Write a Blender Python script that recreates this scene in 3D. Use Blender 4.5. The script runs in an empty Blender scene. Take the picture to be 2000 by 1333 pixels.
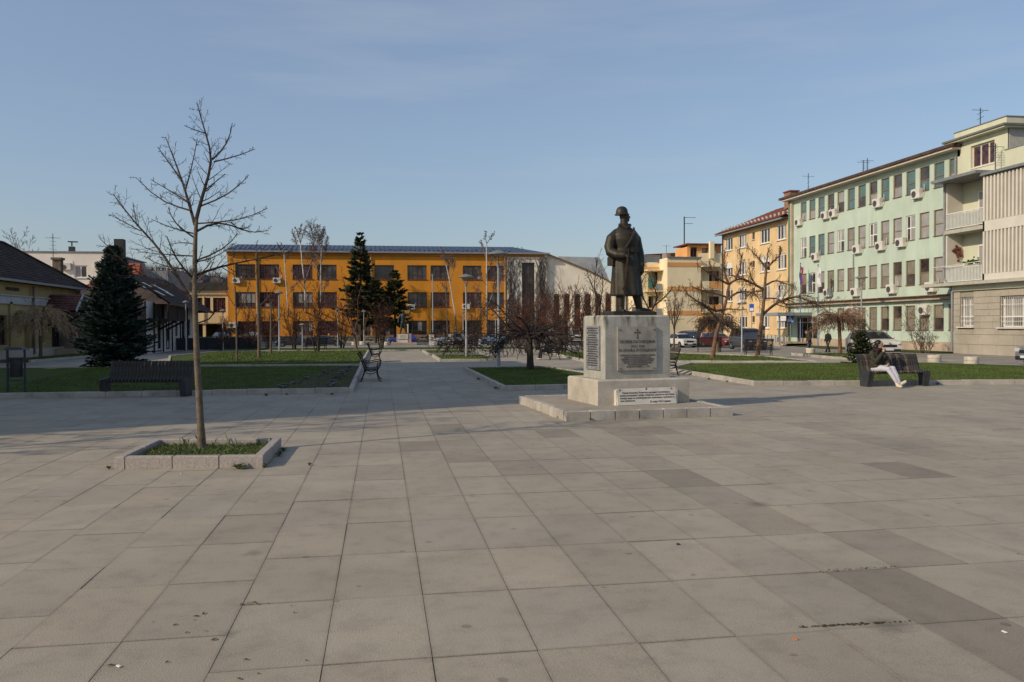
import bpy, bmesh, math, random
from mathutils import Vector as V, Matrix, Quaternion
from math import sin, cos, pi, radians as RAD, sqrt, atan2
random.seed(7)
SC = bpy.context.scene
COL = SC.collection
# ------------------------------------------------------------------ camera
F = 1600.0; EYE = 1.95
YAW, PIT, ROL = RAD(9.05), RAD(-1.08), RAD(-0.3)
_r = V((cos(YAW), -sin(YAW), 0)); _f = V((sin(YAW), cos(YAW), 0)); _u = V((0, 0, 1))
f2 = _f*cos(PIT) + _u*sin(PIT); u2 = _u*cos(PIT) - _f*sin(PIT)
r3 = _r*cos(ROL) + u2*sin(ROL); u3 = u2*cos(ROL) - _r*sin(ROL)
CAM = V((0, 0, EYE))
cd = bpy.data.cameras.new('camera'); cam = bpy.data.objects.new('camera', cd); COL.objects.link(cam)
m = Matrix.Identity(4)
for i in range(3):
    m[i][0] = r3[i]; m[i][1] = u3[i]; m[i][2] = -f2[i]; m[i][3] = CAM[i]
cam.matrix_world = m
cd.sensor_fit = 'HORIZONTAL'; cd.sensor_width = 36; cd.lens = F/2000*36
cd.clip_start = 0.1; cd.clip_end = 4000
SC.camera = cam
# ------------------------------------------------------------------ light
SUN_AZ = RAD(21.4); SUN_EL = RAD(29.5)      # light travels towards +X, a little +Y
w = bpy.data.worlds.new('World'); SC.world = w; w.use_nodes = True
nt = w.node_tree
bg = nt.nodes['Background']; bg.inputs['Strength'].default_value = 0.122
sky = nt.nodes.new('ShaderNodeTexSky'); sky.sky_type = 'NISHITA'; sky.sun_disc = False
sky.sun_elevation = SUN_EL
_sd = V((-cos(SUN_AZ), -sin(SUN_AZ), 0))    # horizontal direction towards the sun
sky.sun_rotation = atan2(_sd.x, _sd.y)
sky.air_density = 1.2; sky.dust_density = 1.3; sky.ozone_density = 3.0
hz = nt.nodes.new('ShaderNodeMix'); hz.data_type = 'RGBA'; hz.inputs['Factor'].default_value = .38; hz.inputs['B'].default_value = (2.3, 2.72, 3.75, 1)   # thin even veil of haze
nt.links.new(sky.outputs[0], hz.inputs['A']); nt.links.new(hz.outputs['Result'], bg.inputs['Color'])
# faint high cirrus over the whole sky
tcw = nt.nodes.new('ShaderNodeTexCoord'); mpw = nt.nodes.new('ShaderNodeMapping'); mpw.inputs['Scale'].default_value = (1.6, 1.6, 11); mpw.inputs['Rotation'].default_value = (0.06, -.05, .3); nt.links.new(tcw.outputs['Generated'], mpw.inputs['Vector'])
cn = nt.nodes.new('ShaderNodeTexNoise'); cn.inputs['Scale'].default_value = 1.3; cn.inputs['Detail'].default_value = 6; cn.inputs['Roughness'].default_value = .55; nt.links.new(mpw.outputs[0], cn.inputs['Vector'])
cm = nt.nodes.new('ShaderNodeMapRange'); cm.inputs['From Min'].default_value = .54; cm.inputs['From Max'].default_value = .80; cm.inputs['To Max'].default_value = .30; nt.links.new(cn.outputs['Fac'], cm.inputs['Value'])
cx_ = nt.nodes.new('ShaderNodeMix'); cx_.data_type = 'RGBA'; cx_.inputs['B'].default_value = (3.7, 4.1, 4.6, 1); nt.links.new(cm.outputs[0], cx_.inputs['Factor']); nt.links.new(hz.outputs['Result'], cx_.inputs['A']); nt.links.new(cx_.outputs['Result'], bg.inputs['Color'])
sl = bpy.data.lights.new('sun', 'SUN'); sl.energy = 3.25; sl.angle = RAD(0.53); sl.color = (1.0, 0.85, 0.64)
so = bpy.data.objects.new('sun', sl); COL.objects.link(so)
sdir = V((cos(SUN_AZ)*cos(SUN_EL), sin(SUN_AZ)*cos(SUN_EL), -sin(SUN_EL)))
so.rotation_mode = 'QUATERNION'; so.rotation_quaternion = sdir.to_track_quat('-Z', 'Y'); so.location = (-40, -20, 60)
vs = SC.view_settings
vs.view_transform = 'Standard'; vs.look = 'None'; vs.gamma = 1; vs.use_curve_mapping = False; vs.exposure = 0.12
# ------------------------------------------------------------------ pixel helpers (points on the ground or at a known distance)
def ray(px, py): return r3*((px-1000)/F) + u3*((666.5-py)/F) + f2
def G(px, py, z=0.0):
    d = ray(px, py); return CAM + d*((z-EYE)/d.z)
def PD(px, py, D): return CAM + ray(px, py)*D
def PX(px, py, X):
    d = ray(px, py); return CAM + d*(X/d.x)
def PY(px, py, Y):
    d = ray(px, py); return CAM + d*(Y/d.y)
def depth(p): return (V(p)-CAM).dot(f2)
def pix(p):
    v = V(p)-CAM; z = v.dot(f2); return 1000+F*v.dot(r3)/z, 666.5-F*v.dot(u3)/z, z
# ------------------------------------------------------------------ mesh builder
class MB:
    def __init__(s): s.v = []; s.f = []
    def add(s, vs, fs):
        o = len(s.v); s.v += [tuple(p) for p in vs]; s.f += [tuple(i+o for i in f) for f in fs]; return s
    def quad(s, a, b, c, d): return s.add((a, b, c, d), ((0, 1, 2, 3),))
    def box(s, c, d, rz=0.0, ch=0.0, M=None):
        x, y, z = d[0]/2, d[1]/2, d[2]/2
        if ch <= 0:
            vs = [(-x,-y,-z),(x,-y,-z),(x,y,-z),(-x,y,-z),(-x,-y,z),(x,-y,z),(x,y,z),(-x,y,z)]
            fs = [(0,3,2,1),(4,5,6,7),(0,1,5,4),(1,2,6,5),(2,3,7,6),(3,0,4,7)]
        else:
            vs = [(-x,-y,-z),(x,-y,-z),(x,y,-z),(-x,y,-z),(-x,-y,z-ch),(x,-y,z-ch),(x,y,z-ch),(-x,y,z-ch),
                  (-x+ch,-y+ch,z),(x-ch,-y+ch,z),(x-ch,y-ch,z),(-x+ch,y-ch,z)]
            fs = [(0,3,2,1),(8,9,10,11),(0,1,5,4),(1,2,6,5),(2,3,7,6),(3,0,4,7),(4,5,9,8),(5,6,10,9),(6,7,11,10),(7,4,8,11)]
        if M is None: M = Matrix.Rotation(rz, 3, 'Z')
        c = V(c)
        return s.add([M @ V(p) + c for p in vs], fs)
    def bar(s, a, b, w, h=None, up=(0,0,1)):
        a, b = V(a), V(b); h = h or w; d = (b-a); L = d.length
        if L < 1e-6: return s
        d /= L; up = V(up)
        if abs(d.dot(up)) > .98: up = V((1,0,0))
        x = d.cross(up).normalized(); y = x.cross(d)
        return s.box((a+b)/2, (w, L, h), M=Matrix((x, d, y)).transposed())
    def tube(s, pts, rad, n=6, cap=True):
        pts = [V(p) for p in pts]; k = len(pts)
        if not hasattr(rad, '__len__'): rad = [rad]*k
        o = len(s.v); ref = None
        for i in range(k):
            d = (pts[min(i+1, k-1)] - pts[max(i-1, 0)])
            d = d.normalized() if d.length > 1e-9 else V((0,0,1))
            if ref is None: ref = V((1,0,0)) if abs(d.x) < .8 else V((0,1,0))
            a = (ref - d*ref.dot(d))
            a = a.normalized() if a.length > 1e-6 else d.orthogonal().normalized()
            ref = a; b = d.cross(a)
            for j in range(n):
                t = 2*pi*j/n; p = pts[i] + (a*cos(t) + b*sin(t))*rad[i]; s.v.append((p.x, p.y, p.z))
        for i in range(k-1):
            for j in range(n):
                j2 = (j+1) % n; s.f.append((o+i*n+j, o+i*n+j2, o+(i+1)*n+j2, o+(i+1)*n+j))
        if cap and n > 2:
            s.f.append(tuple(o+j for j in reversed(range(n)))); s.f.append(tuple(o+(k-1)*n+j for j in range(n)))
        return s
    def lathe(s, prof, n=16, c=(0,0,0), M=None):
        o = len(s.v); c = V(c)
        for r, z in prof:
            for j in range(n):
                t = 2*pi*j/n; p = V((r*cos(t), r*sin(t), z))
                if M is not None: p = M @ p
                p = p + c; s.v.append(tuple(p))
        for i in range(len(prof)-1):
            for j in range(n):
                j2 = (j+1) % n; s.f.append((o+i*n+j, o+i*n+j2, o+(i+1)*n+j2, o+(i+1)*n+j))
        s.f.append(tuple(o+j for j in reversed(range(n)))); s.f.append(tuple(o+(len(prof)-1)*n+j for j in range(n)))
        return s
    def prism(s, poly, z0, z1):
        n = len(poly); vs = [(p[0], p[1], z0) for p in poly] + [(p[0], p[1], z1) for p in poly]
        fs = [tuple(reversed(range(n))), tuple(range(n, 2*n))] + [(i, (i+1) % n, n+(i+1) % n, n+i) for i in range(n)]
        return s.add(vs, fs)
    def extrude(s, poly3, off):
        off = V(off); n = len(poly3); vs = [V(p) for p in poly3] + [V(p)+off for p in poly3]
        fs = [tuple(reversed(range(n))), tuple(range(n, 2*n))] + [(i, (i+1) % n, n+(i+1) % n, n+i) for i in range(n)]
        return s.add(vs, fs)
    def ball(s, c, r, n=8, k=5, M=None):
        if not hasattr(r, '__len__'): r = (r, r, r)
        o = len(s.v); c = V(c)
        for i in range(1, k):
            ph = pi*i/k
            for j in range(n):
                t = 2*pi*j/n; p = V((r[0]*sin(ph)*cos(t), r[1]*sin(ph)*sin(t), r[2]*cos(ph)))
                if M is not None: p = M @ p
                s.v.append(tuple(p+c))
        a = len(s.v); t = V((0,0,r[2])); 
        if M is not None: t = M @ t
        s.v.append(tuple(c+t)); s.v.append(tuple(c-t))
        for j in range(n):
            j2 = (j+1) % n; s.f.append((a, o+j, o+j2)); q = o+(k-2)*n; s.f.append((a+1, q+j2, q+j))
        for i in range(k-2):
            for j in range(n):
                j2 = (j+1) % n; s.f.append((o+i*n+j, o+(i+1)*n+j, o+(i+1)*n+j2, o+i*n+j2))
        return s
    def mesh(s, name, mat=None, smooth=False):
        me = bpy.data.meshes.new(name); me.from_pydata(s.v, [], s.f)
        if smooth:
            me.polygons.foreach_set('use_smooth', [True]*len(me.polygons)); me.set_sharp_from_angle(angle=RAD(38))
        if mat: me.materials.append(mat)
        return me
    def build(s, name, mat, parent=None, loc=None, smooth=False, **kw):
        return link(name, s.mesh(name, mat, smooth), parent, loc, **kw)
def link(name, me, parent=None, loc=None, kind=None, label=None, cat=None, group=None, rz=None):
    o = bpy.data.objects.new(name, me); COL.objects.link(o)
    if parent: o.parent = parent
    if loc is not None: o.location = loc
    if rz is not None: o.rotation_euler.z = rz
    tag(o, label, cat, group, kind); return o
def tag(o, label=None, cat=None, group=None, kind=None):
    if label: o['label'] = label
    if cat: o['category'] = cat
    if group: o['group'] = group
    if kind: o['kind'] = kind
    return o
def thing(name, label, cat, loc=(0,0,0), rz=0.0, group=None):
    o = bpy.data.objects.new(name, None); COL.objects.link(o); o.location = loc; o.rotation_euler.z = rz
    o.empty_display_size = .2
    return tag(o, label, cat, group)
KIDS = {}
def dup(root, loc, rz=None, label=None, scale=None):
    def cp(o, par):
        c = o.copy(); COL.objects.link(c)
        if par: c.parent = par
        for ch in list(o.children): cp(ch, c)
        return c
    r = cp(root, None); r.location = loc
    if rz is not None: r.rotation_euler.z = rz
    if label: r['label'] = label
    if scale: r.scale = (scale,)*3
    return r
# ------------------------------------------------------------------ materials
MATS = {}
def mat(key, col, rough=.8, var=.12, scale=4.0, bump=0.0, bscale=60.0, metal=0.0, spec=.35, world=False, col2=None, emis=0, coat=0, fine=0.0):
    """principled with two layers of noise in the base colour and a fine bump"""
    if key in MATS: return MATS[key]
    m = bpy.data.materials.new(key); m.use_nodes = True; nt = m.node_tree; N = nt.nodes; L = nt.links
    b = N['Principled BSDF']; b.inputs['Roughness'].default_value = rough; b.inputs['Metallic'].default_value = metal
    b.inputs['Specular IOR Level'].default_value = spec
    if coat: b.inputs['Coat Weight'].default_value = coat; b.inputs['Coat Roughness'].default_value = .08
    if world: tc = N.new('ShaderNodeNewGeometry').outputs['Position']
    else: tc = N.new('ShaderNodeTexCoord').outputs['Object']
    n1 = N.new('ShaderNodeTexNoise'); n1.inputs['Scale'].default_value = scale; n1.inputs['Detail'].default_value = 7; n1.inputs['Roughness'].default_value = .62
    L.new(tc, n1.inputs['Vector'])
    r = N.new('ShaderNodeValToRGB'); L.new(n1.outputs['Fac'], r.inputs['Fac'])
    c = col; c2 = col2 or tuple(x*(1-2.2*var) for x in col)
    r.color_ramp.elements[0].position = .32; r.color_ramp.elements[0].color = (*c2, 1)
    r.color_ramp.elements[1].position = .68; r.color_ramp.elements[1].color = (*[min(1, x*(1+var)) for x in c], 1)
    out = r.outputs['Color']
    if fine:
        n3 = N.new('ShaderNodeTexNoise'); n3.inputs['Scale'].default_value = bscale; n3.inputs['Detail'].default_value = 3; L.new(tc, n3.inputs['Vector'])
        mr = N.new('ShaderNodeMapRange'); mr.inputs['From Min'].default_value = .3; mr.inputs['From Max'].default_value = .7
        mr.inputs['To Min'].default_value = 1-fine; mr.inputs['To Max'].default_value = 1+fine; L.new(n3.outputs['Fac'], mr.inputs['Value'])
        mx = N.new('ShaderNodeVectorMath'); mx.operation = 'SCALE'; L.new(out, mx.inputs[0]); L.new(mr.outputs[0], mx.inputs['Scale']); out = mx.outputs[0]
    L.new(out, b.inputs['Base Color'])
    if bump:
        n2 = N.new('ShaderNodeTexNoise'); n2.inputs['Scale'].default_value = bscale; n2.inputs['Detail'].default_value = 4; L.new(tc, n2.inputs['Vector'])
        bp = N.new('ShaderNodeBump'); bp.inputs['Strength'].default_value = bump; bp.inputs['Distance'].default_value = .02
        L.new(n2.outputs['Fac'], bp.inputs['Height']); L.new(bp.outputs['Normal'], b.inputs['Normal'])
    MATS[key] = m; return m
def streak(m, col, amount=.5, sx=1.2, sz=.12, thr=(.5, .75)):
    """vertical rain streaks of another colour, fixed to the wall"""
    nt = m.node_tree; N = nt.nodes; L = nt.links; b = N['Principled BSDF']
    src = b.inputs['Base Color'].links[0].from_socket
    g = N.new('ShaderNodeNewGeometry'); mp = N.new('ShaderNodeMapping'); mp.inputs['Scale'].default_value = (sx, sx, sz); L.new(g.outputs['Position'], mp.inputs['Vector'])
    n = N.new('ShaderNodeTexNoise'); n.inputs['Scale'].default_value = 1.0; n.inputs['Detail'].default_value = 6; n.inputs['Roughness'].default_value = .65; L.new(mp.outputs[0], n.inputs['Vector'])
    mr = N.new('ShaderNodeMapRange'); mr.inputs['From Min'].default_value = thr[0]; mr.inputs['From Max'].default_value = thr[1]; mr.inputs['To Max'].default_value = amount; L.new(n.outputs['Fac'], mr.inputs['Value'])
    mx = N.new('ShaderNodeMix'); mx.data_type = 'RGBA'; mx.inputs['B'].default_value = (*col, 1); L.new(mr.outputs[0], mx.inputs['Factor']); L.new(src, mx.inputs['A']); L.new(mx.outputs['Result'], b.inputs['Base Color'])
    return m
def slab_mat(key, obj_tone, edge=False):
    """concrete paving: blotches, dark specks, worn aggregate; a tone per slab"""
    m = mat(key, (.338, .292, .226), rough=.78, var=.06, scale=.9, bump=.22, bscale=95, world=True, fine=.16, spec=.3)
    nt = m.node_tree; N = nt.nodes; L = nt.links; b = N['Principled BSDF']
    src = b.inputs['Base Color'].links[0].from_socket
    g = N.new('ShaderNodeNewGeometry')
    vo = N.new('ShaderNodeTexVoronoi'); vo.inputs['Scale'].default_value = 2.1; L.new(g.outputs['Position'], vo.inputs['Vector'])
    nz = N.new('ShaderNodeTexNoise'); nz.inputs['Scale'].default_value = 13; L.new(g.outputs['Position'], nz.inputs['Vector'])
    ad = N.new('ShaderNodeMath'); ad.operation = 'MULTIPLY_ADD'; ad.inputs[1].default_value = .11; L.new(nz.outputs['Fac'], ad.inputs[0]); L.new(vo.outputs['Distance'], ad.inputs[2])
    mr = N.new('ShaderNodeMapRange'); mr.inputs['From Min'].default_value = .112; mr.inputs['From Max'].default_value = .130; mr.inputs['To Min'].default_value = .68; mr.inputs['To Max'].default_value = 1; L.new(ad.outputs[0], mr.inputs['Value'])
    st = N.new('ShaderNodeTexNoise'); st.inputs['Scale'].default_value = .33; st.inputs['Detail'].default_value = 5; L.new(g.outputs['Position'], st.inputs['Vector'])
    m2 = N.new('ShaderNodeMapRange'); m2.inputs['From Min'].default_value = .35; m2.inputs['From Max'].default_value = .65; m2.inputs['To Min'].default_value = .93; m2.inputs['To Max'].default_value = 1.06; L.new(st.outputs['Fac'], m2.inputs['Value'])
    st2 = N.new('ShaderNodeTexNoise'); st2.inputs['Scale'].default_value = 3.6; st2.inputs['Detail'].default_value = 6; st2.inputs['Roughness'].default_value = .7; L.new(g.outputs['Position'], st2.inputs['Vector'])
    m4 = N.new('ShaderNodeMapRange'); m4.inputs['From Min'].default_value = .36; m4.inputs['From Max'].default_value = .5; m4.inputs['To Min'].default_value = .9; m4.inputs['To Max'].default_value = 1; L.new(st2.outputs['Fac'], m4.inputs['Value'])
    m5 = N.new('ShaderNodeMath'); m5.operation = 'MULTIPLY'; L.new(m2.outputs[0], m5.inputs[0]); L.new(m4.outputs[0], m5.inputs[1])
    m3 = N.new('ShaderNodeMath'); m3.operation = 'MULTIPLY'; L.new(mr.outputs[0], m3.inputs[0]); L.new(m5.outputs[0], m3.inputs[1])
    fac = m3.outputs[0]
    def mth(op, a, b_=None, c_=None):
        n = N.new('ShaderNodeMath'); n.operation = op
        for i, q in enumerate((a, b_, c_)):
            if q is None: continue
            if isinstance(q, (int, float)): n.inputs[i].default_value = q
            else: L.new(q, n.inputs[i])
        return n.outputs[0]
    # two old dark spills
    for px, py, rr_ in ((497, 1081, .16), (447, 1237, .13), (1735, 1222, .22), (1480, 985, .2)):
        c_ = G(px, py); dv = N.new('ShaderNodeVectorMath'); dv.operation = 'DISTANCE'; dv.inputs[1].default_value = c_; L.new(g.outputs['Position'], dv.inputs[0])
        d1 = mth('MULTIPLY_ADD', nz.outputs['Fac'], .16, dv.outputs['Value']); q = N.new('ShaderNodeMapRange'); q.inputs['From Min'].default_value = rr_*.45; q.inputs['From Max'].default_value = rr_*1.25; q.inputs['To Min'].default_value = .58; q.inputs['To Max'].default_value = 1; L.new(d1, q.inputs['Value']); fac = mth('MULTIPLY', fac, q.outputs[0])
    if edge:   # grime that collects along the slab edges
        tc = N.new('ShaderNodeTexCoord'); sp = N.new('ShaderNodeSeparateXYZ'); L.new(tc.outputs['Object'], sp.inputs[0])
        ex = mth('MULTIPLY_ADD', mth('ABSOLUTE', sp.outputs['X']), 1, -(.63/2-.045)); ey = mth('MULTIPLY_ADD', mth('ABSOLUTE', sp.outputs['Y']), 1, -(1.14/2-.045))
        e = mth('MULTIPLY', mth('MAXIMUM', ex, ey), 1/.045); e = mth('MULTIPLY_ADD', nz.outputs['Fac'], .9, mth('SUBTRACT', e, .45)); q = N.new('ShaderNodeMapRange'); q.inputs['From Min'].default_value = .35; q.inputs['From Max'].default_value = 1.25; q.inputs['To Min'].default_value = 1; q.inputs['To Max'].default_value = .78; L.new(e, q.inputs['Value']); fac = mth('MULTIPLY', fac, q.outputs[0])
    sc = N.new('ShaderNodeVectorMath'); sc.operation = 'SCALE'; L.new(src, sc.inputs[0]); L.new(fac, sc.inputs['Scale'])
    if obj_tone: t = N.new('ShaderNodeObjectInfo').outputs['Color']
    else:
        a = N.new('ShaderNodeVertexColor'); a.layer_name = 'tone'; t = a.outputs['Color']
    mu = N.new('ShaderNodeVectorMath'); mu.operation = 'MULTIPLY'; L.new(sc.outputs[0], mu.inputs[0]); L.new(t, mu.inputs[1]); L.new(mu.outputs[0], b.inputs['Base Color'])
    return m
# base materials
KERB = mat('kerb_concrete', (.40, .365, .315), .85, .14, 2.0, .3, 70, world=True, fine=.16)
LAWN = mat('turf', (.058, .088, .018), .95, .3, .9, .6, 45, world=True, col2=(.056, .060, .020), fine=.3, spec=.1)
BLADE = mat('grass_blades', (.080, .122, .022), .7, .35, .9, world=True, col2=(.066, .080, .020), spec=.2)
SOIL = mat('soil', (.075, .06, .03), .95, .3, 8, .5, 40, world=True, fine=.3)
IRON = mat('black_iron', (.016, .016, .018), .42, .2, 9, .15, 90)
GALV = mat('grey_painted_steel', (.26, .27, .28), .5, .1, 5, .03, 80, metal=.2)
BARK = mat('bark_grey', (.155, .115, .075), .9, .3, 14, .5, 50, fine=.25)
BARKD = mat('bark_dark', (.055, .042, .034), .9, .3, 14, .5, 50, fine=.25)
TWIG = mat('twig_brown', (.11, .075, .05), .85, .25, 6)
TWIGD = mat('twig_dark', (.042, .030, .026), .85, .25, 6)
TWIGR = mat('twig_red_brown', (.17, .070, .042), .85, .3, 3)
TWIGY = mat('twig_straw', (.42, .29, .17), .85, .25, 6)
BIRCH = mat('birch_bark', (.50, .47, .42), .8, .2, 5, .2, 40)
WHITE = mat('white_painted', (.72, .70, .66), .5, .06, 3)
DARKM = mat('dark_metal', (.035, .036, .04), .5, .2, 6)
BLACK = mat('black_rubber', (.015, .015, .016), .75, .2, 8)
# glass: reflective dark sheets, some with curtains or blinds standing right behind them
GLASS = mat('glass_dark', (.018, .020, .022), .06, .4, .9, world=True, spec=.6)
GLASSB = mat('glass_brown', (.075, .064, .060), .10, .4, .9, world=True, spec=.5)
GLASSM = mat('glass_wine_curtain', (.080, .034, .038), .12, .5, 3.5, world=True, spec=.5)
GLASST = mat('glass_teal_blind', (.10, .165, .16), .12, .12, 1.2, world=True, spec=.5)
GLASSC = mat('glass_pale_curtain', (.31, .295, .27), .14, .10, 1.5, world=True, spec=.5)
GLASSY = mat('glass_beige_blind', (.23, .21, .165), .14, .1, 2.0, world=True, spec=.5)
# ------------------------------------------------------------------ wall and window helpers
def wall(name, P0, U, W, H, holes, dep, material, parent, label=None, kind=None):
    """a wall face with real openings; reveals run `dep` inwards"""
    U = V(U).normalized(); Z = V((0,0,1)); Nn = U.cross(Z); P0 = V(P0)
    us = sorted({0.0, W, *[h[0] for h in holes], *[h[1] for h in holes]}); zs = sorted({0.0, H, *[h[2] for h in holes], *[h[3] for h in holes]})
    us = [u for u in us if 0 <= u <= W]; zs = [z for z in zs if 0 <= z <= H]
    mb = MB(); P = lambda u, z, d=0.0: P0 + U*u + Z*z - Nn*d
    for i in range(len(us)-1):
        for j in range(len(zs)-1):
            uc, zc = (us[i]+us[i+1])/2, (zs[j]+zs[j+1])/2
            if any(h[0] < uc < h[1] and h[2] < zc < h[3] for h in holes): continue
            mb.quad(P(us[i], zs[j]), P(us[i+1], zs[j]), P(us[i+1], zs[j+1]), P(us[i], zs[j+1]))
    for a, b, c, d in holes:
        a, b, c, d = max(a, 0), min(b, W), max(c, 0), min(d, H)
        mb.quad(P(a,c), P(a,d), P(a,d,dep), P(a,c,dep)); mb.quad(P(b,d), P(b,c), P(b,c,dep), P(b,d,dep))
        mb.quad(P(a,d), P(b,d), P(b,d,dep), P(a,d,dep)); mb.quad(P(b,c), P(a,c), P(a,c,dep), P(b,c,dep))
    return mb.build(name, material, parent, label=label, kind=kind)
WCACHE = {}
def window(parent, P, U, w, h, cols, rows, fmat, gmats, fw=.06, sill=None, rng=random, dep=.07, extra=0.0):
    """frame (one mesh) with a pane per light; P is the lower left corner on the recessed plane. cols/rows: cut fractions"""
    U = V(U).normalized(); ang = atan2(U.y, U.x)
    cs = [0.0]+list(cols)+[1.0]; rs = [0.0]+list(rows)+[1.0]
    key = (round(w, 2), round(h, 2), tuple(cols), tuple(rows), fmat.name, fw)
    if key not in WCACHE:
        mb = MB()
        for c in cs: 
            x = min(max(c*w, fw/2), w-fw/2); mb.box((x, 0, h/2), (fw, dep, h))
        for r_ in rs:
            z = min(max(r_*h, fw/2), h-fw/2)
            for i in range(len(cs)-1):
                x0 = cs[i]*w+(fw if i == 0 else fw/2); x1 = cs[i+1]*w-(fw if i == len(cs)-2 else fw/2)
                mb.box(((x0+x1)/2, 0.002, z), (x1-x0, dep-.004, fw))
        pan = {}
        for i in range(len(cs)-1):
            for j in range(len(rs)-1):
                pw = (cs[i+1]-cs[i])*w; ph = (rs[j+1]-rs[j])*h
                pan[(i, j)] = (round(pw, 3), round(ph, 3), cs[i]*w, rs[j]*h)
        WCACHE[key] = (mb.mesh('window', fmat), pan)
    me, pan = WCACHE[key]
    o = link('window', me, parent, P); o.rotation_euler.z = ang
    for (i, j), (pw, ph, x, z) in pan.items():
        g = gmats(i, j) if callable(gmats) else rng.choice(gmats)
        pk = (pw, ph, g.name)
        if pk not in WCACHE: WCACHE[pk] = MB().box((pw/2, 0, ph/2), (pw-.01, .012, ph-.01)).mesh('pane', g)
        p = link('pane', WCACHE[pk], o, (x, .012, z))
        p.rotation_euler = (rng.uniform(-.006, .006), 0, rng.uniform(-.008, .008))
    if sill:
        sk = ('sill', round(w, 2), sill.name)
        if sk not in WCACHE: WCACHE[sk] = MB().box((w/2, -.10, -.032), (w+.12, .26, .05)).mesh('sill', sill)
        link('sill', WCACHE[sk], o)
    return o
def tiled(name, a, b, c, d, rows, material, parent, lift=.04, kind='stuff'):
    """lapped courses between eave a-b and ridge d-c"""
    a, b, c, d = V(a), V(b), V(c), V(d); mb = MB(); n = (b-a).cross(d-a).normalized()
    if n.z < 0: n = -n
    for i in range(rows):
        t0, t1 = i/rows, min(1.0, (i+1.12)/rows)
        p0 = a.lerp(d, t0)+n*lift; p1 = b.lerp(c, t0)+n*lift; p2 = b.lerp(c, t1); p3 = a.lerp(d, t1)
        mb.quad(p0, p1, p2, p3); mb.quad(p0-n*lift*1.3, p1-n*lift*1.3, p1, p0)
    return mb.build(name, material, parent, kind=kind)
AC_ME = {}
def aircon(parent, P, U, w=.85, h=.6):
    if not AC_ME:
        mb = MB().box((0, -.17, h/2), (w, .3, h), ch=.02); mb.box((-w*.3, -.1, -.03), (.05, .3, .05)); mb.box((w*.3, -.1, -.03), (.05, .3, .05))
        AC_ME['b'] = mb.mesh('air_conditioner', mat('ac_casing', (.62, .59, .53), .5, .08, 3))
        AC_ME['g'] = MB().lathe([(.235, 0), (.235, .02), (.20, .022), (.19, .006), (.05, .008), (.05, .02)], 18, M=Matrix.Rotation(pi/2, 3, 'X')).mesh('fan_grille', mat('ac_grille', (.07, .07, .07), .6))
    o = link('air_conditioner', AC_ME['b'], parent, P); o.rotation_euler.z = atan2(U[1], U[0])
    link('fan_grille', AC_ME['g'], o, (-w*.17, -.325, h/2))
    if 'h' not in AC_ME: AC_ME['h'] = MB().tube([(w*.5, -.12, h*.3), (w*.62, -.10, h*.15), (w*.66, -.05, h*.5), (w*.62, -.03, h*1.35)], .022, 5).mesh('hose', AC_ME['b'].materials[0])
    link('hose', AC_ME['h'], o); return o
def antenna(parent, P, h, n=5, dirx=1, name='antenna'):
    mb = MB().bar(P, V(P)+V((0,0,h)), .04); 
    for i in range(n):
        z = h*(.55+.45*i/n); L = .5-.05*i
        mb.bar(V(P)+V((-L*dirx*.3, -L, z)), V(P)+V((L*dirx*.3, L, z)), .02)
    mb.bar(V(P)+V((-.6, 0, h*.9)), V(P)+V((.6, 0, h*.9)), .025)
    return mb.build(name, DARKM, parent)
def text(body, size, material, parent, P, U, name='inscription', up=(0,0,1), ext=.002, align='CENTER', sx=1.0, space=1.0):
    c = bpy.data.curves.new('t', 'FONT'); c.body = body; c.size = size; c.align_x = align; c.extrude = ext; c.space_character = space; c.resolution_u = 2
    o = bpy.data.objects.new('t', c); COL.objects.link(o)
    bpy.context.view_layer.update()
    me = bpy.data.meshes.new_from_object(o.evaluated_get(bpy.context.evaluated_depsgraph_get()))
    bpy.data.objects.remove(o); bpy.data.curves.remove(c)
    U = V(U).normalized(); up = V(up).normalized(); n = U.cross(up)
    M = Matrix(((U.x*sx, up.x, n.x), (U.y*sx, up.y, n.y), (U.z*sx, up.z, n.z))).to_4x4(); M.translation = V(P); me.transform(M)
    me.materials.clear(); me.materials.append(material); return link(name, me, parent)
# ================================================================== THE SETTING
ASPH = mat('asphalt', (.125, .118, .108), .9, .14, .7, .25, 60, world=True, fine=.18)
ASPHL = mat('worn_paving', (.27, .245, .21), .88, .14, .5, .25, 60, world=True, fine=.12)
MB().quad((-1500, -300, -.035), (1500, -300, -.035), (1500, 2500, -.035), (-1500, 2500, -.035)).build('ground', mat('ground_earth', (.12, .11, .085), .95, .3, .05, world=True), kind='structure')
# plaza bed, far pavement and roads as thin sheets one above the other
MB().box((5, 29, -.012), (72, 84, .012)).build('plaza_bed', mat('joint_sand', (.045, .038, .029), .95, .4, 3, world=True, fine=.3), kind='structure')
MB().box((6, 75.5, -.012), (110, 19.2, .02)).build('far_pavement', ASPHL, kind='structure')
MB().box((6, 92.5, -.016), (160, 14.6, .02)).build('street', ASPH, kind='structure')
MB().prism([(26.6, 16), (60, 16), (60, 33), (35.2, 47.6), (35.2, 66), (24, 66), (24, 50), (29.5, 44.5), (29.5, 38.5), (27.0, 37.5)], -.012, .012).build('side_street', ASPHL, kind='structure')
MB().prism([(-24, 40), (-19.2, 40), (-15.2, 64.5), (-15.0, 84), (-24, 84)], -.012, .012).build('side_pavement', ASPHL, kind='structure')
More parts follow.
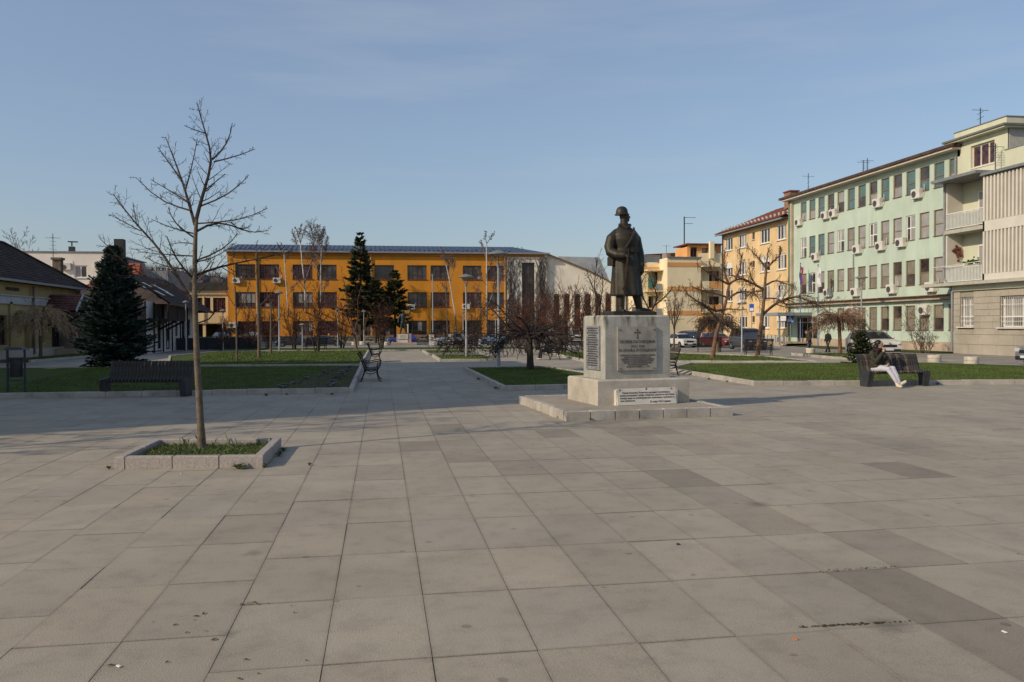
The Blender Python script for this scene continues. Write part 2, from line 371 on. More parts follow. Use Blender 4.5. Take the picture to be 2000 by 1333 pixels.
# ---- paving slabs
SW, SD, SX0, SY0 = .63, 1.14, .28, 5.94
TONE_O = slab_mat('paving_slab', True, True); TONE_M = slab_mat('paving_slab_field', False)
rg = random.Random(3)
def slab_geo(w_, d_, h_=.04):
    return MB().box((0, 0, -h_/2), (w_, d_, h_))
slabs = []
DARK = {}
def darkat(px, py, t):
    p = G(px, py); DARK[(math.floor((p.x-SX0)/SW), math.floor((p.y-SY0)/SD))] = t
for px, py, t in [(1790,1165,.70),(1640,1045,.82),(1520,1010,.86),(1430,970,.86),(1300,930,.72),(1390,985,.84),(1760,908,.76),(1720,905,.76),(1265,840,.80),(1200,838,.84),(1095,840,.80),(880,838,.76),(855,878,.80),(925,875,.92),(900,880,.86),
                  (1560,830,.87),(1640,832,.87),(1500,822,.90),(1700,835,.90),(1850,870,.90),(1900,1270,.76),(1740,1210,.92),(520,1075,.90),(400,840,.90),(330,900,1.06),(1290,865,.88),(1380,875,.9)]: darkat(px, py, t)
for ix in range(-50, 52):
    off = rg.choice([0, 0, 0, .5, .5, .22, -.3]) if ix < -1 else (rg.choice([0, 0, 0, 0, .5]) if ix > 9 else 0)
    for iy in range(-3, 53):
        x = SX0+(ix+.5)*SW; y = SY0+(iy+.5+off)*SD
        if y > 65.2 or y < 2.2: continue
        px, py, z = pix((x, y, 0))
        if z < 1.5 or px < -260 or px > 2260: continue
        t = DARK.get((ix, iy), None)
        if t is None:
            t = 1+rg.gauss(0, .028)
            if rg.random() < .05: t *= .90
        warm = rg.gauss(0, .007)
        slabs.append((y+abs(x)*.25, x, y, t, warm, 0 <= px <= 2000 and py < 1380))
slabs.sort()
plaza = thing('plaza', None, None, (0, 0, 0)); plaza['kind'] = 'structure'
SLABME = [slab_geo(SW-g*.45, SD-g*1.3).mesh('slab', TONE_O) for g in (.010, .008, .014, .007)]
vis = 0; mb = MB(); tones = []
for dist, x, y, t, wm, inframe in slabs:
    tx, ty = rg.gauss(0, .0022), rg.gauss(0, .0022); dz = rg.gauss(0, .0012)
    col = (t*(1+wm), t, t*(1-wm), 1)
    if inframe and vis < 300:
        o = link('slab', SLABME[int(rg.random()*4)], plaza, (x, y, dz)); o.rotation_euler = (ty, tx, rg.gauss(0, .0016)); o.color = col; vis += 1
    else:
        n0 = len(mb.f); mb.box((x, y, -.018+dz), (SW-.005, SD-.012, .036), M=Matrix.Rotation(tx, 3, 'Y') @ Matrix.Rotation(ty, 3, 'X') @ Matrix.Rotation(rg.gauss(0, .0015), 3, 'Z'))
        tones += [col]*(len(mb.f)-n0)
me = mb.mesh('slab', TONE_M); ca = me.color_attributes.new('tone', 'FLOAT_COLOR', 'CORNER')
buf = []
for p in me.polygons: buf += list(tones[p.index])*p.loop_total
ca.data.foreach_set('color', buf); link('slab', me, plaza, kind='stuff')
# ---- lawns with kerbs
def poly_in(p, poly):
    x, y = p; c = False; n = len(poly)
    for i in range(n):
        (x1, y1), (x2, y2) = poly[i], poly[(i+1) % n]
        if (y1 > y) != (y2 > y) and x < (x2-x1)*(y-y1)/(y2-y1)+x1: c = not c
    return c
def kerb_run(parent, a, b, inside, L=1.0, h=.15, w=.14):
    """a row of kerb stones from a to b; `inside` is a point on the lawn side; the outer face runs along a-b"""
    a, b = V((*a, 0)), V((*b, 0)); d = b-a; T = d.length; n = max(1, round(T/L)); Ls = T/n; d /= T
    nrm = V((-d.y, d.x, 0)); 
    if (V((*inside, 0))-a).dot(nrm) < 0: nrm = -nrm
    me = MB().box((0, 0, h/2-.02), (Ls-.012, w, h+.04), ch=.012).mesh('kerb_stone', KERB); ang = atan2(d.y, d.x)
    for i in range(n):
        o = link('kerb_stone', me, parent, a+d*(Ls*(i+.5))+nrm*(w/2)+V((0, 0, rg.gauss(0, .004)))); o.rotation_euler = (rg.gauss(0, .006), rg.gauss(0, .003), ang+rg.gauss(0, .004))
def lawn(poly, kerbs, name='lawn', z=.10, L=1.0, h=.15, inset=.10):
    cx = sum(p[0] for p in poly)/len(poly); cy = sum(p[1] for p in poly)/len(poly)
    q = [(p[0]+(cx-p[0])*inset/max(.5, sqrt((cx-p[0])**2+(cy-p[1])**2)), p[1]+(cy-p[1])*inset/max(.5, sqrt((cx-p[0])**2+(cy-p[1])**2))) for p in poly]
    # gridded, gently uneven top
    bm = bmesh.new(); vs_ = [bm.verts.new((p[0], p[1], z)) for p in q]; f = bm.faces.new(vs_)
    bmesh.ops.triangulate(bm, faces=[f]); me = bpy.data.meshes.new(name); bm.to_mesh(me); bm.free()
    if me.polygons and me.polygons[0].normal.z < 0: me.flip_normals()
    me.materials.append(LAWN); o = link(name, me, kind='structure')
    for a, b in kerbs: kerb_run(o, a, b, (cx, cy), L, h)
    return o
LA = [(-24, 24.62), (-.83, 24.5), (-.88, 39.2), (-20, 41.8)]
lawn(LA, [((-24, 24.62), (-.97, 24.5)), ((-.83, 24.5), (-.88, 39.2))], L=.95)
LB = [(-10.2, 41.4), (-.95, 39.75), (-.92, 64.3), (-12.4, 64.4), (-13.4, 55)]
lawn(LB, [((-10.2, 41.4), (-1.1, 39.75)), ((-.95, 39.75), (-.92, 64.3)), ((-10.2, 41.4), (-13.4, 55)), ((-13.4, 55), (-12.4, 64.4))])
LC = [(3.55, 24.3), (8.2, 24.5), (7.9, 30.5), (7.2, 35.9), (3.54, 35.9)]
lawn(LC, [((3.69, 24.3), (8.2, 24.5)), ((3.55, 24.3), (3.54, 35.9)), ((8.2, 24.5), (7.9, 30.5)), ((7.9, 30.5), (7.2, 35.9)), ((3.7, 35.9), (7.2, 35.9))], L=.85)
LE = [(3.1, 44.6), (6.4, 44.3), (6.3, 52.0), (3.15, 52.0)]
lawn(LE, [((3.24, 44.6), (6.4, 44.3)), ((3.1, 44.6), (3.15, 52.0))])
LF = [(3.02, 54.4), (6.5, 55.3), (6.4, 62), (3.02, 62)]
lawn(LF, [((3.16, 54.4), (6.5, 55.3)), ((3.02, 54.4), (3.02, 62))])
LG = [(-14, 66.8), (12, 63.6), (14.5, 71), (-14, 75.5)]
lawn(LG, [((-14, 66.8), (12, 63.6))], h=.11, z=.08)
LH = [(10.43, 41.0), (21.0, 37.0), (21.9, 44.0), (17.0, 55.5), (11.3, 56)]
lawn(LH, [((10.57, 40.95), (21.0, 37.0)), ((10.43, 41.0), (11.3, 56)), ((21.0, 37.0), (21.9, 44.0)), ((21.9, 44.0), (17.0, 55.5))])
LD = [(11.63, 24.4), (29.5, 21.6), (28.6, 30.0), (25.3, 35.4), (14.6, 37.4), (11.92, 33.0)]
lawn(LD, [((11.77, 24.4), (29.5, 21.6)), ((11.63, 24.4), (11.92, 33.0)), ((11.92, 33.0), (14.6, 37.4)), ((14.6, 37.4), (25.3, 35.4))], L=.8)
LK = [(24.6, 41.6), (27.4, 39.4), (30.0, 43.5), (29.0, 47.5), (25.4, 48.2)]
lawn(LK, [((24.6, 41.6), (27.4, 39.4)), ((27.4, 39.4), (30.0, 43.5)), ((24.6, 41.6), (25.4, 48.2))])
LS = [(35.0, 47.4), (37.7, 48.6), (37.7, 68), (36.0, 68), (34.0, 60)]
lawn(LS, [], z=.05)
LY = [(-21.8, 50), (-19.6, 50), (-18.6, 62.0), (-21.5, 62.5)]
lawn(LY, [((-19.6, 50), (-18.6, 62.0))], h=.14)
LW = [(-45, 100.8), (60, 100.8), (60, 106.8), (-45, 106.8)]
lawn(LW, [((-45, 100.8), (24, 100.8))], L=1.5)
# ---- grass blades on the lawns
def blades(polys, dens, h, w_, name='grass', zz=.09, seed=1, tall=0.0):
    r = random.Random(seed); vs, fs = [], []
    for poly, dn in polys:
        x0, x1 = min(p[0] for p in poly), max(p[0] for p in poly); y0, y1 = min(p[1] for p in poly), max(p[1] for p in poly)
        for _ in range(int((x1-x0)*(y1-y0)*dens*dn)):
            x, y = r.uniform(x0, x1), r.uniform(y0, y1)
            if not poly_in((x, y), poly): continue
            hh = h*r.uniform(.5, 1.3)*(2.2 if r.random() < tall else 1); a = r.uniform(0, 2*pi); dx, dy = cos(a)*w_/2, sin(a)*w_/2; lx, ly = r.gauss(0, .4)*hh, r.gauss(0, .4)*hh
            o = len(vs); vs += [(x-dx, y-dy, zz), (x+dx, y+dy, zz), (x+lx, y+ly, zz+hh)]; fs.append((o, o+1, o+2))
    me = bpy.data.meshes.new(name); me.from_pydata(vs, [], fs); me.materials.append(BLADE); return link(name, me, kind='stuff')
blades([([(-11.5, 24.8), (-.98, 24.65), (-1.0, 39), (-13, 40.5)], 1.0), ([(3.69, 24.45), (8.05, 24.65), (7.7, 30.5), (7.1, 35.7), (3.68, 35.7)], 1.4),
        ([(11.8, 24.55), (27, 22.1), (26, 31), (24.5, 35.0), (14.6, 37), (12.1, 32.9)], 1.0)], 260, .055, .018, tall=.02)
blades([([(-10, 41.6), (-1.1, 39.95), (-1.1, 64), (-12, 64)], 1.0), ([(10.6, 41.2), (20.8, 37.3), (21.5, 44), (17, 55), (11.4, 55)], 1.0), ([(3.3, 44.8), (6.2, 44.5), (6.2, 51.8), (3.3, 51.8)], 1), ([(3.2, 54.6), (6.3, 55.5), (6.3, 61.8), (3.2, 61.8)], 1),
        ([(24.8, 41.7), (27.3, 39.8), (29.8, 43.5), (29, 47.3), (25.5, 48)], 1), (LY, 1)], 95, .075, .03, seed=2)
# bare flower bed with bedding plants at the end of the front lawn
MB().prism([(-3.6, 25.1), (-1.0, 24.75), (-1.02, 39.0), (-1.7, 39.0)], .085, .108).build('flower_bed', SOIL, kind='structure')
r = random.Random(5); mbp = MB(); mbf = MB()
for k in range(70):
    t = r.random(); row = r.choice([0, 0, 1]); x = -1.45-.1*(1-t)+r.gauss(0, .08) if row == 0 else -2.2-(1-t)*.8+t*.6+r.gauss(0, .12); y = 25.2+t*13.2
    for j in range(7):
        a = r.uniform(0, 6.28); L = r.uniform(.05, .10); mbp.add([(x, y, .10), (x+cos(a)*L-.02*sin(a), y+sin(a)*L+.02*cos(a), .16), (x+cos(a)*L*1.3, y+sin(a)*L*1.3, .13), (x+cos(a)*L+.02*sin(a), y+sin(a)*L-.02*cos(a), .16)], [(0, 1, 2, 3)])
    if r.random() < .7:
        for j in range(3): mbf.ball((x+r.gauss(0, .05), y+r.gauss(0, .05), .18), (.017, .017, .010), 5, 3)
mbp.build('bedding_plants', mat('bedding_leaf', (.035, .055, .03), .8), kind='stuff')
mbf.build('pansy_flowers', mat('pansy_lilac', (.33, .33, .46), .7, .3, 40), kind='stuff')
# far wooded hill
hp = random.Random(11); mb = MB(); nx, ny = 150, 12; X0, X1 = -430, 60
def hillz(x): return max(0, 37*math.exp(-((x+150)/95)**2) + 14*math.exp(-((x+40)/60)**2) + 18*math.exp(-((x+330)/120)**2))
for j in range(ny):
    for i in range(nx):
        x = X0+(X1-X0)*i/(nx-1); z = hillz(x)*min(1, sin(j/(ny-1)*pi/2)*1.02) ; z += hp.uniform(-1.2, 1.6) if j > 0 else -2
        mb.v.append((x+hp.uniform(-1, 1), 480+j*9, z))
for j in range(ny-1):
    for i in range(nx-1): mb.f.append((j*nx+i, j*nx+i+1, (j+1)*nx+i+1, (j+1)*nx+i))
mb.build('hill', mat('winter_wood', (.105, .088, .085), .95, .3, .05, .8, .6, world=True), kind='structure')
mb = MB()
for k in range(2600):
    j = hp.random(); x = hp.uniform(-330, 50); y = 480+j*100; z = hillz(x)*min(1, sin(j*pi/2)*1.02)
    for q in range(5):
        a = hp.uniform(0, 6.28); hh = hp.uniform(3, 6.5); dx, dy = cos(a)*hp.uniform(.6, 2.6), sin(a)*1.5; mb.add([(x-.12, y, z-.5), (x+.16, y, z-.5), (x+dx, y+dy, z+hh)], [(0, 1, 2)])
mb.build('hill_woodland', mat('winter_wood_twigs', (.10, .082, .08), .95, .3, .2, world=True), kind='stuff')
# ================================================================== BUILDINGS
def rebase(root, B):
    B = V(B)
    for c in root.children: c.location = V(c.location)-B
    root.location = B
UX, UMY, UY = V((1,0,0)), V((0,-1,0)), V((0,1,0))
rb = random.Random(21)
def downpipe(parent, x, y, z0, z1, r=.06, m=None, elbow=None):
    pts = [(x, y, z0), (x, y, z1)] + ([V((x, y, z1))+V(elbow)] if elbow else [])
    return MB().tube(pts, r, 8).build('downpipe', m or GALV, parent, smooth=True)
# ---------------- orange school, facade on Y = 110
OR = mat('orange_render', (.63, .248, .022), .85, .07, .35, .15, 30, world=True, fine=.05)
streak(OR, (.36, .135, .018), .55, .9, .10, (.50, .78))
BROWN = mat('brown_window_frame', (.085, .035, .022), .6, .2, 4)
BLUEROOF = mat('slate_blue_sheet_roof', (.070, .098, .155), .45, .15, .8, world=True, metal=.3)
CREAMV = mat('cream_render', (.80, .73, .61), .85, .07, .5, .1, 30, world=True)
streak(CREAMV, (.30, .25, .18), .35, .8, .1)
sch = thing('school_building', 'long orange three-storey building with slate-blue metal roof and a cream vine-covered end', 'building')
cols_ = [(-18.54, -16.04), (-15.55, -13.06), (-11.36, -8.84), (-8.23, -5.75), (-3.90, -1.40), (-.84, 1.71), (3.48, 6.02), (6.55, 9.08), (10.88, 13.4), (14.10, 16.45)]
rows_ = [(.80, 2.68), (4.52, 6.46), (8.17, 10.05)]
X0 = -19.5
wall('wall', (X0, 110, 0), UX, 36.4, 11.6, [(a-X0, b-X0, c, d) for a, b in cols_ for c, d in rows_], .22, OR, sch)
MB().box((-19.38, 118, 5.8), (.24, 15.6, 11.6)).build('side_wall', OR, sch)
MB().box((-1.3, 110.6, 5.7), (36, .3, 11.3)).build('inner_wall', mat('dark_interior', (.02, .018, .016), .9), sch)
PARAP = mat('maroon_trim', (.20, .045, .028), .7, .1, 3)
for a, b in cols_:
    for k, (c, d) in enumerate(rows_):
        gs = [GLASSM, GLASSM, GLASSB, GLASS] if k != 1 else [GLASSM, GLASSB, GLASSM, GLASSM]
        if k == 1 and a in (-18.54, -11.36): gm = lambda i, j: GLASSC if (j == 1 and i > 0) else GLASSB
        else: gm = gs
        if isinstance(gm, list):
            main = rb.choice([GLASSM, GLASSB, GLASSB, GLASS, GLASSM]); alt = rb.choice([GLASSC, GLASSM, GLASSB]); gm = (lambda mn, al: lambda i, j: al if rb.random() < .16 else mn)(main, alt)
        window(sch, (a, 110.17, c), UX, b-a, d-c, (.25, .5, .75), (.27,), BROWN, gm, .07, rng=rb)
    for c, d in rows_:
        MB().box(((a+b)/2, 109.97, c-.045), (b-a+.16, .12, .07)).build('sill', PARAP, sch)
# cornice, gutter and roof with snow guards
MB().box((1.25, 109.93, 11.42), (41.7, .14, .34)).build('cornice', mat('orange_trim', (.50, .18, .02), .8, .1), sch)
MB().bar((-19.9, 109.55, 11.72), (22.7, 109.55, 11.72), .26, .22).build('gutter', GALV, sch)
mb = MB(); mb.add([(-19.9, 109.45, 11.75), (22.7, 109.45, 11.75), (18.3, 114.6, 13.05), (-19.0, 114.6, 13.05), (22.7, 122, 11.75), (-19.9, 122, 11.75), (18.3, 117, 13.05), (-19.0, 117, 13.05)],
    [(0, 1, 2, 3), (1, 4, 6, 2), (3, 2, 6, 7), (0, 3, 7, 5), (7, 6, 4, 5), (0, 5, 4, 1)])
mb.build('roof', BLUEROOF, sch)
mb = MB()
for k in range(66):
    x = -19.4+k*.6; mb.bar((x, 109.55, 11.80), (x+.0, 114.4, 13.03), .05, .07)
mb.build('roof_seam', mat('blue_roof_seam', (.055, .078, .125), .5, .1, 2), sch, kind='stuff')
mb = MB()
for k in range(58):
    x = -19.2+k*.64; t = .12 if k % 2 else .22; mb.box((x, 109.55+5.0*t, 11.80+1.28*t+.05), (.34, .05, .09))
mb.build('snow_guard', DARKM, sch, kind='stuff')
for x in (-15.87, -1.30, 16.6): downpipe(sch, x, 109.86, 0.2, 11.6, .08, mat('zinc_pipe', (.42, .33, .22), .5, .15, 3))
for px, py in ((462, 549), (803, 600.5), (910, 599.6), (455, 636), (541, 549)):
    p = PY(px, py, 110); aircon(sch, (p.x, 110, p.z-.3), UX, .95, .68)
STONE = mat('rubble_stone', (.22, .19, .15), .9, .3, 1.5, .6, 8, world=True, col2=(.09, .08, .065))
# cream end with tall lattice window
wall('end_wall', (16.9, 109.9, 0), UX, 5.5, 11.55, [(2.0, 3.8, .6, 10.5)], .35, CREAMV, sch)
MB().box((22.28, 115.8, 5.77), (.24, 11.3, 11.5)).build('side_wall', CREAMV, sch)
window(sch, (18.9, 110.15, .6), UX, 1.8, 9.9, (.2, .4, .6, .8), (.12, .24, .36, .48, .6, .72, .84), BROWN, [GLASS, GLASS, GLASSB], .07, rng=rb)
# leafless creeper, drooping tendrils over the cream wall
rv = random.Random(4); mb = MB()
for k in range(1000):
    x = rv.uniform(16.95, 22.35); z = rv.uniform(.5, 11.2)
    if 18.8 < x < 20.8 and z < 10.6 and rv.random() < .93: continue
    p = V((x, 109.86, z)); pts = [p]; a = rv.choice([-1, 1])*rv.uniform(.1, .9); L = rv.uniform(.5, 1.5)
    for i in range(4): a *= .82; p = p+V((sin(a)*L/4, rv.uniform(-.02, .01), -cos(a)*L/4)); pts.append(p)
    mb.tube(pts, [.017, .016, .013, .010, .006], 3, cap=False)
for k in range(60):
    x = rv.uniform(16.95, 22.3); pts = [(x, 109.85, 0)]
    for i in range(9): pts.append((x+rv.gauss(0, .25), 109.85, (i+1)*1.25))
    if not 18.7 < x < 20.9: mb.tube(pts, [.05-.004*i for i in range(10)], 3, cap=False)
mb.build('creeper', TWIG, sch, kind='stuff')
# stone plinth wall in front and low rail along the lawn
pl = thing('stone_wall', 'low rubble stone wall below the orange facade', 'wall'); MB().box((-1, 107.3, .35), (44, .5, .8)).build('wall_body', STONE, pl)
mb = MB(); r = random.Random(6)
for k in range(330): x = -22.5+44*r.random(); z = r.uniform(.1, .68); mb.box((x, 107.05, z), (r.uniform(.25, .5), .06, r.uniform(.12, .2)), ch=.02)
mb.build('stone', STONE, pl, kind='stuff'); rebase(pl, (-1, 107.3, 0))
rebase(sch, (0, 110, 0))
# ---------------- curved hall beside it
hall = thing('assembly_hall', 'cream hall with sloping curved roofline and dark arcade behind the red-brown shrubs', 'building')
prof = [(22.4, 12.2), (23.5, 12.35), (26.6, 11.2), (29.8, 9.95), (32.3, 8.7), (34.5, 7.4), (36.5, 5.6)]
bays = [(24.6+1.55*k, 24.6+1.55*k+.85) for k in range(8)]
mb = MB()
for i in range(len(prof)-1): 
    (x0, z0), (x1, z1) = prof[i], prof[i+1]; mb.quad((x0, 116, 7.2 if z1 > 7.2 else 4), (x1, 116, 7.2 if z1 > 7.2 else 4), (x1, 116, z1), (x0, 116, z0))
mb.build('wall', CREAMV, hall)
wall('arcade_wall', (22.4, 116, 0), UX, 14.1, 7.2, [(a-22.4, b-22.4, .3, 6.3) for a, b in bays], .5, CREAMV, hall)
for a, b in bays:
    mb = MB(); n = 7; c = (a+b)/2; rr = (b-a)/2
    mb.extrude([(c-rr*cos(pi*i/n), 116.0, 6.3+rr*.8*sin(pi*i/n)) for i in range(n+1)], (0, .02, 0)); mb.v = [(x, y-.012, z) for x, y, z in mb.v]; mb.build('arch', GLASSB, hall)
    window(hall, (a, 116.4, .3), UX, b-a, 6.0, (.5,), (.33, .66), BROWN, [GLASSB, GLASS], .06, rng=rb)
    MB().box((b+.35, 115.85, 3.6), (.34, .26, 7.0)).build('pilaster', CREAMV, hall)
mb = MB(); 
for i in range(len(prof)-1):
    (x0, z0), (x1, z1) = prof[i], prof[i+1]; mb.quad((x0, 115.6, z0+.1), (x1, 115.6, z1+.1), (x1, 150, z1+.1), (x0, 150, z0+.1)); mb.quad((x0, 115.6, z0-.05), (x1, 115.6, z1-.05), (x1, 115.6, z1+.1), (x0, 115.6, z0+.1))
mb.build('roof', mat('hall_roof_edge', (.20, .10, .06), .7, .15, 1, world=True), hall)
MB().add([(27.5, 124, 10.2), (35.5, 124, 8.2), (33.6, 124, 12.6), (27.0, 124, 12.7), (35.5, 140, 8.2), (33.6, 140, 12.6)], [(0, 1, 2, 3), (1, 4, 5, 2)]).build('rear_roof', mat('pale_sheet', (.40, .42, .42), .5, .1, 1), hall)
mb = MB()
for k in range(150):
    x = rv.uniform(22.5, 36); z = rv.uniform(1, 7.2) if rv.random() < .75 else rv.uniform(7, 11); p = V((x, 115.8, z)); pts = [p]; a = rv.uniform(-.9, .9)
    if z > 7.2 and x > 26: continue
    for i in range(3): p = p+V((sin(a)*.4, 0, -cos(a)*.4)); a *= .7; pts.append(p)
    mb.tube(pts, [.03, .025, .015, .008], 3, cap=False)
mb.build('creeper', TWIG, hall, kind='stuff'); rebase(hall, (29, 116, 0)); hall.location = (27.6, 110.35, 0); hall.scale = (.951, .951, .951)
# ---------------- cream link building left of the school
CREAMY = mat('pale_yellow_render', (.66, .52, .29), .85, .06, .5, .1, 30, world=True)
lk = thing('link_building', 'low cream building with wine curtains and dark flat roof left of the orange school', 'building')
hs = [(-26.6+2.05*k, -25.1+2.05*k, 3.85, 5.8) for k in range(4)]
hs = [(-27.4, -25.8, 3.85, 5.8), (-23.75, -22.05, 3.85, 5.8), (-21.72, -20.15, 3.85, 5.8)]
wall('wall', (-30, 112, 2.5), UX, 10.3, 4.3, [(a+30, b+30, c-2.5, d-2.5) for a, b, c, d in hs], .2, CREAMY, lk)
for a, b, c, d in hs: window(lk, (a, 112.15, c), UX, b-a, d-c, (.34, .67), (.28,), BROWN, [GLASSM], .08, rng=rb)
MB().box((-24.85, 117, 2.44), (10.3, 9.9, .1)).build('soffit', CREAMY, lk)
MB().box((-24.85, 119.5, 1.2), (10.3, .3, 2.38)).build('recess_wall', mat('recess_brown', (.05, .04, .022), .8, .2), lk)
for x in (-29, -25.9, -22.9, -20.0): MB().box((x, 112.4, 1.2), (.35, .35, 2.38)).build('column', CREAMY, lk)
MB().box((-24.85, 111.95, 6.2), (10.3, .2, .08)).build('string_course', mat('brown_line', (.25, .17, .08), .8), lk); MB().box((-22.9, 111.9, 4.3), (.22, .14, 3.3)).build('mullion_post', CREAMY, lk)
MB().box((-24.9, 116.8, 7.28), (10.6, 10.2, .95)).build('roof', mat('dark_felt_roof', (.045, .042, .04), .8, .2, 1, world=True), lk); rebase(lk, (-25, 112, 0))
# ---------------- green office block, facade on X = 38
GREEN = mat('mint_render', (.465, .55, .455), .85, .05, .4, .12, 30, world=True, fine=.04)
streak(GREEN, (.30, .34, .24), .5, .9, .10, (.50, .78))
TANC = mat('tan_concrete', (.44, .35, .26), .85, .12, .8, .2, 20, world=True); streak(TANC, (.2, .15, .1), .5, 1.2, .3)
RBRN = mat('weathered_brown_frame', (.21, .13, .085), .7, .25, 3)
gb = thing('office_block', 'long mint green four-storey block with rows of deep windows and air conditioners', 'building')
GY0 = 72.4; wid = 1.06
colY = [70.13-1.528*k for k in range(14)]
rowz = [(4.70, 6.53), (7.97, 9.80), (11.30, 13.03)]; grow_ = [64.0-1.528*k for k in range(10)]
hol = [(GY0-y, GY0-y+wid, c, d) for y in colY for c, d in rowz] + [(GY0-y, GY0-y+wid, 1.45, 3.25) for y in grow_] + [(1.6, 5.2, .1, 2.6)]
wall('wall', (38, GY0, 0), UMY, 23.2, 13.5, hol, .15, GREEN, gb)
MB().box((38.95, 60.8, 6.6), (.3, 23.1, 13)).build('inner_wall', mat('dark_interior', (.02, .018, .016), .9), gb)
MB().box((44.5, 72.28, 6.7), (12.6, .24, 13.4)).build('side_wall', GREEN, gb)
for k, y in enumerate(colY):
    for j, (c, d) in enumerate(rowz):
        white = (j, k) in ((1, 0), (1, 4), (1, 7), (1, 10), (0, 1))
        if j == 2: gm = [GLASST, GLASST, GLASST, GLASSB, GLASSC]
        elif j == 1: gm = [GLASSC, GLASSC, GLASSY, GLASSC] if k > 2 else [GLASST, GLASSC]
        else: gm = [GLASSY, GLASSY, GLASSB, GLASSC]
        if white: o = window(gb, (38.10, y, c), UMY, wid, d-c, (.42,), (.5,), WHITE, [GLASSC, GLASSB], .075, rng=rb)
        else: o = window(gb, (38.10, y, c), UMY, wid, d-c, (), (.47,), RBRN, gm, .06, rng=rb)
        MB().box((38.02, y-wid/2, c+.02), (.2, wid-.02, .04)).build('sill', RBRN, gb)
for y in grow_:
    window(gb, (38.10, y, 1.45), UMY, wid, 1.8, (), (.5,), RBRN, [GLASSY, GLASSY, GLASSB], .06, rng=rb)
    MB().box((38.02, y-wid/2, 1.47), (.2, wid-.02, .04)).build('sill', RBRN, gb)
MB().box((37.82, 60.8, 3.72), (.4, 23.0, .26)).build('ledge', TANC, gb); MB().box((37.7, 60.8, 3.88), (.7, 23.1, .06)).build('ledge_cap', RBRN, gb)
MB().box((37.90, 59.6, .34), (.18, 20.6, .68)).build('plinth', TANC, gb)
MB().box((37.88, 71.55, 8.6), (.22, .35, 9.3)).build('pilaster', TANC, gb)
MB().box((37.25, 60.8, 13.72), (.16, 23.9, .20)).build('roof_edge', mat('brown_tile_roof', (.085, .05, .038), .8, .25, 2, .5, 5, world=True), gb)
MB().box((37.75, 60.8, 13.54), (.9, 23.4, .14)).build('cornice', mat('cream_trim', (.62, .55, .45), .7, .08), gb)
mb = MB(); mb.add([(37.25, 49, 13.67), (37.25, 72.8, 13.67), (44, 72.8, 15.0), (44, 49, 15.0), (51, 72.8, 13.67), (51, 49, 13.67)], [(0, 3, 2, 1), (3, 5, 4, 2), (1, 2, 4), (0, 5, 3), (0, 1, 4, 5)]); mb.build('roof', mat('brown_tile_roof', (.085, .05, .038), .8, .25, 2, .5, 5, world=True), gb)
for px, py in ((1563,435),(1615,422),(1631,418),(1718,398),(1795,380),(1678,488.5),(1723,482),(1763,475),(1595.7,503),(1620,573),(1674,572),(1745,566),(1822,562),(1666,608),(1809,607)):
    p = PX(px, py, 38); aircon(gb, (38, p.y, p.z-.3), UMY, .88, .62)
downpipe(gb, 37.85, 72.0, .2, 13.4, .08, mat('green_pipe', (.10, .22, .12), .6)); downpipe(gb, 37.9, 61.5, .3, 9.5, .035); downpipe(gb, 37.86, 49.45, 4.4, 13, .07, GALV)
for (x, y, h) in ((42, 66, 2.2), (41, 65, 1.8), (43, 69.5, 1.4), (42.5, 58.5, 1.2)): antenna(gb, (x, y, 14.2), h)
# entrance: canopy, glass door, posts, steps
MB().box((36.4, 70.2, 2.85), (3.4, 4.3, .28)).build('entrance_canopy', mat('grey_fascia', (.24, .26, .28), .6, .08), gb)
window(gb, (38.10, 70.8, .1), UMY, 3.6, 2.5, (.25, .5, .75), (.8,), mat('aluminium', (.45, .46, .46), .4, .05, metal=.5), [GLASS, GLASSY, GLASS], .08, rng=rb)
for y in (68.3, 72.0): MB().box((35.0, y, 1.35), (.12, .12, 2.7)).build('post', GALV, gb)
for k in range(3): MB().box((36.6-.3*k, 69.6, .05+.0+(.12*(2-k))/2), (2.6, 4.0, .1+.12*(2-k))).build('step', TANC, gb)
rebase(gb, (38, 61, 0))
# ---------------- balcony house at the right edge
PALEG = mat('pale_olive_render', (.58, .58, .44), .85, .05, .4, .1, 30, world=True); streak(PALEG, (.38, .38, .24), .4, .7, .15)
FIN = mat('pinkish_concrete', (.60, .56, .49), .8, .06, .6, .15, 30, world=True)
ASH = mat('ashlar', (.375, .335, .272), .85, .10, .5, .35, 30, world=True, fine=.12)
rh = thing('apartment_house', 'apartment house with stone ground floor, white balconies and vertical concrete fins at the right edge', 'building')
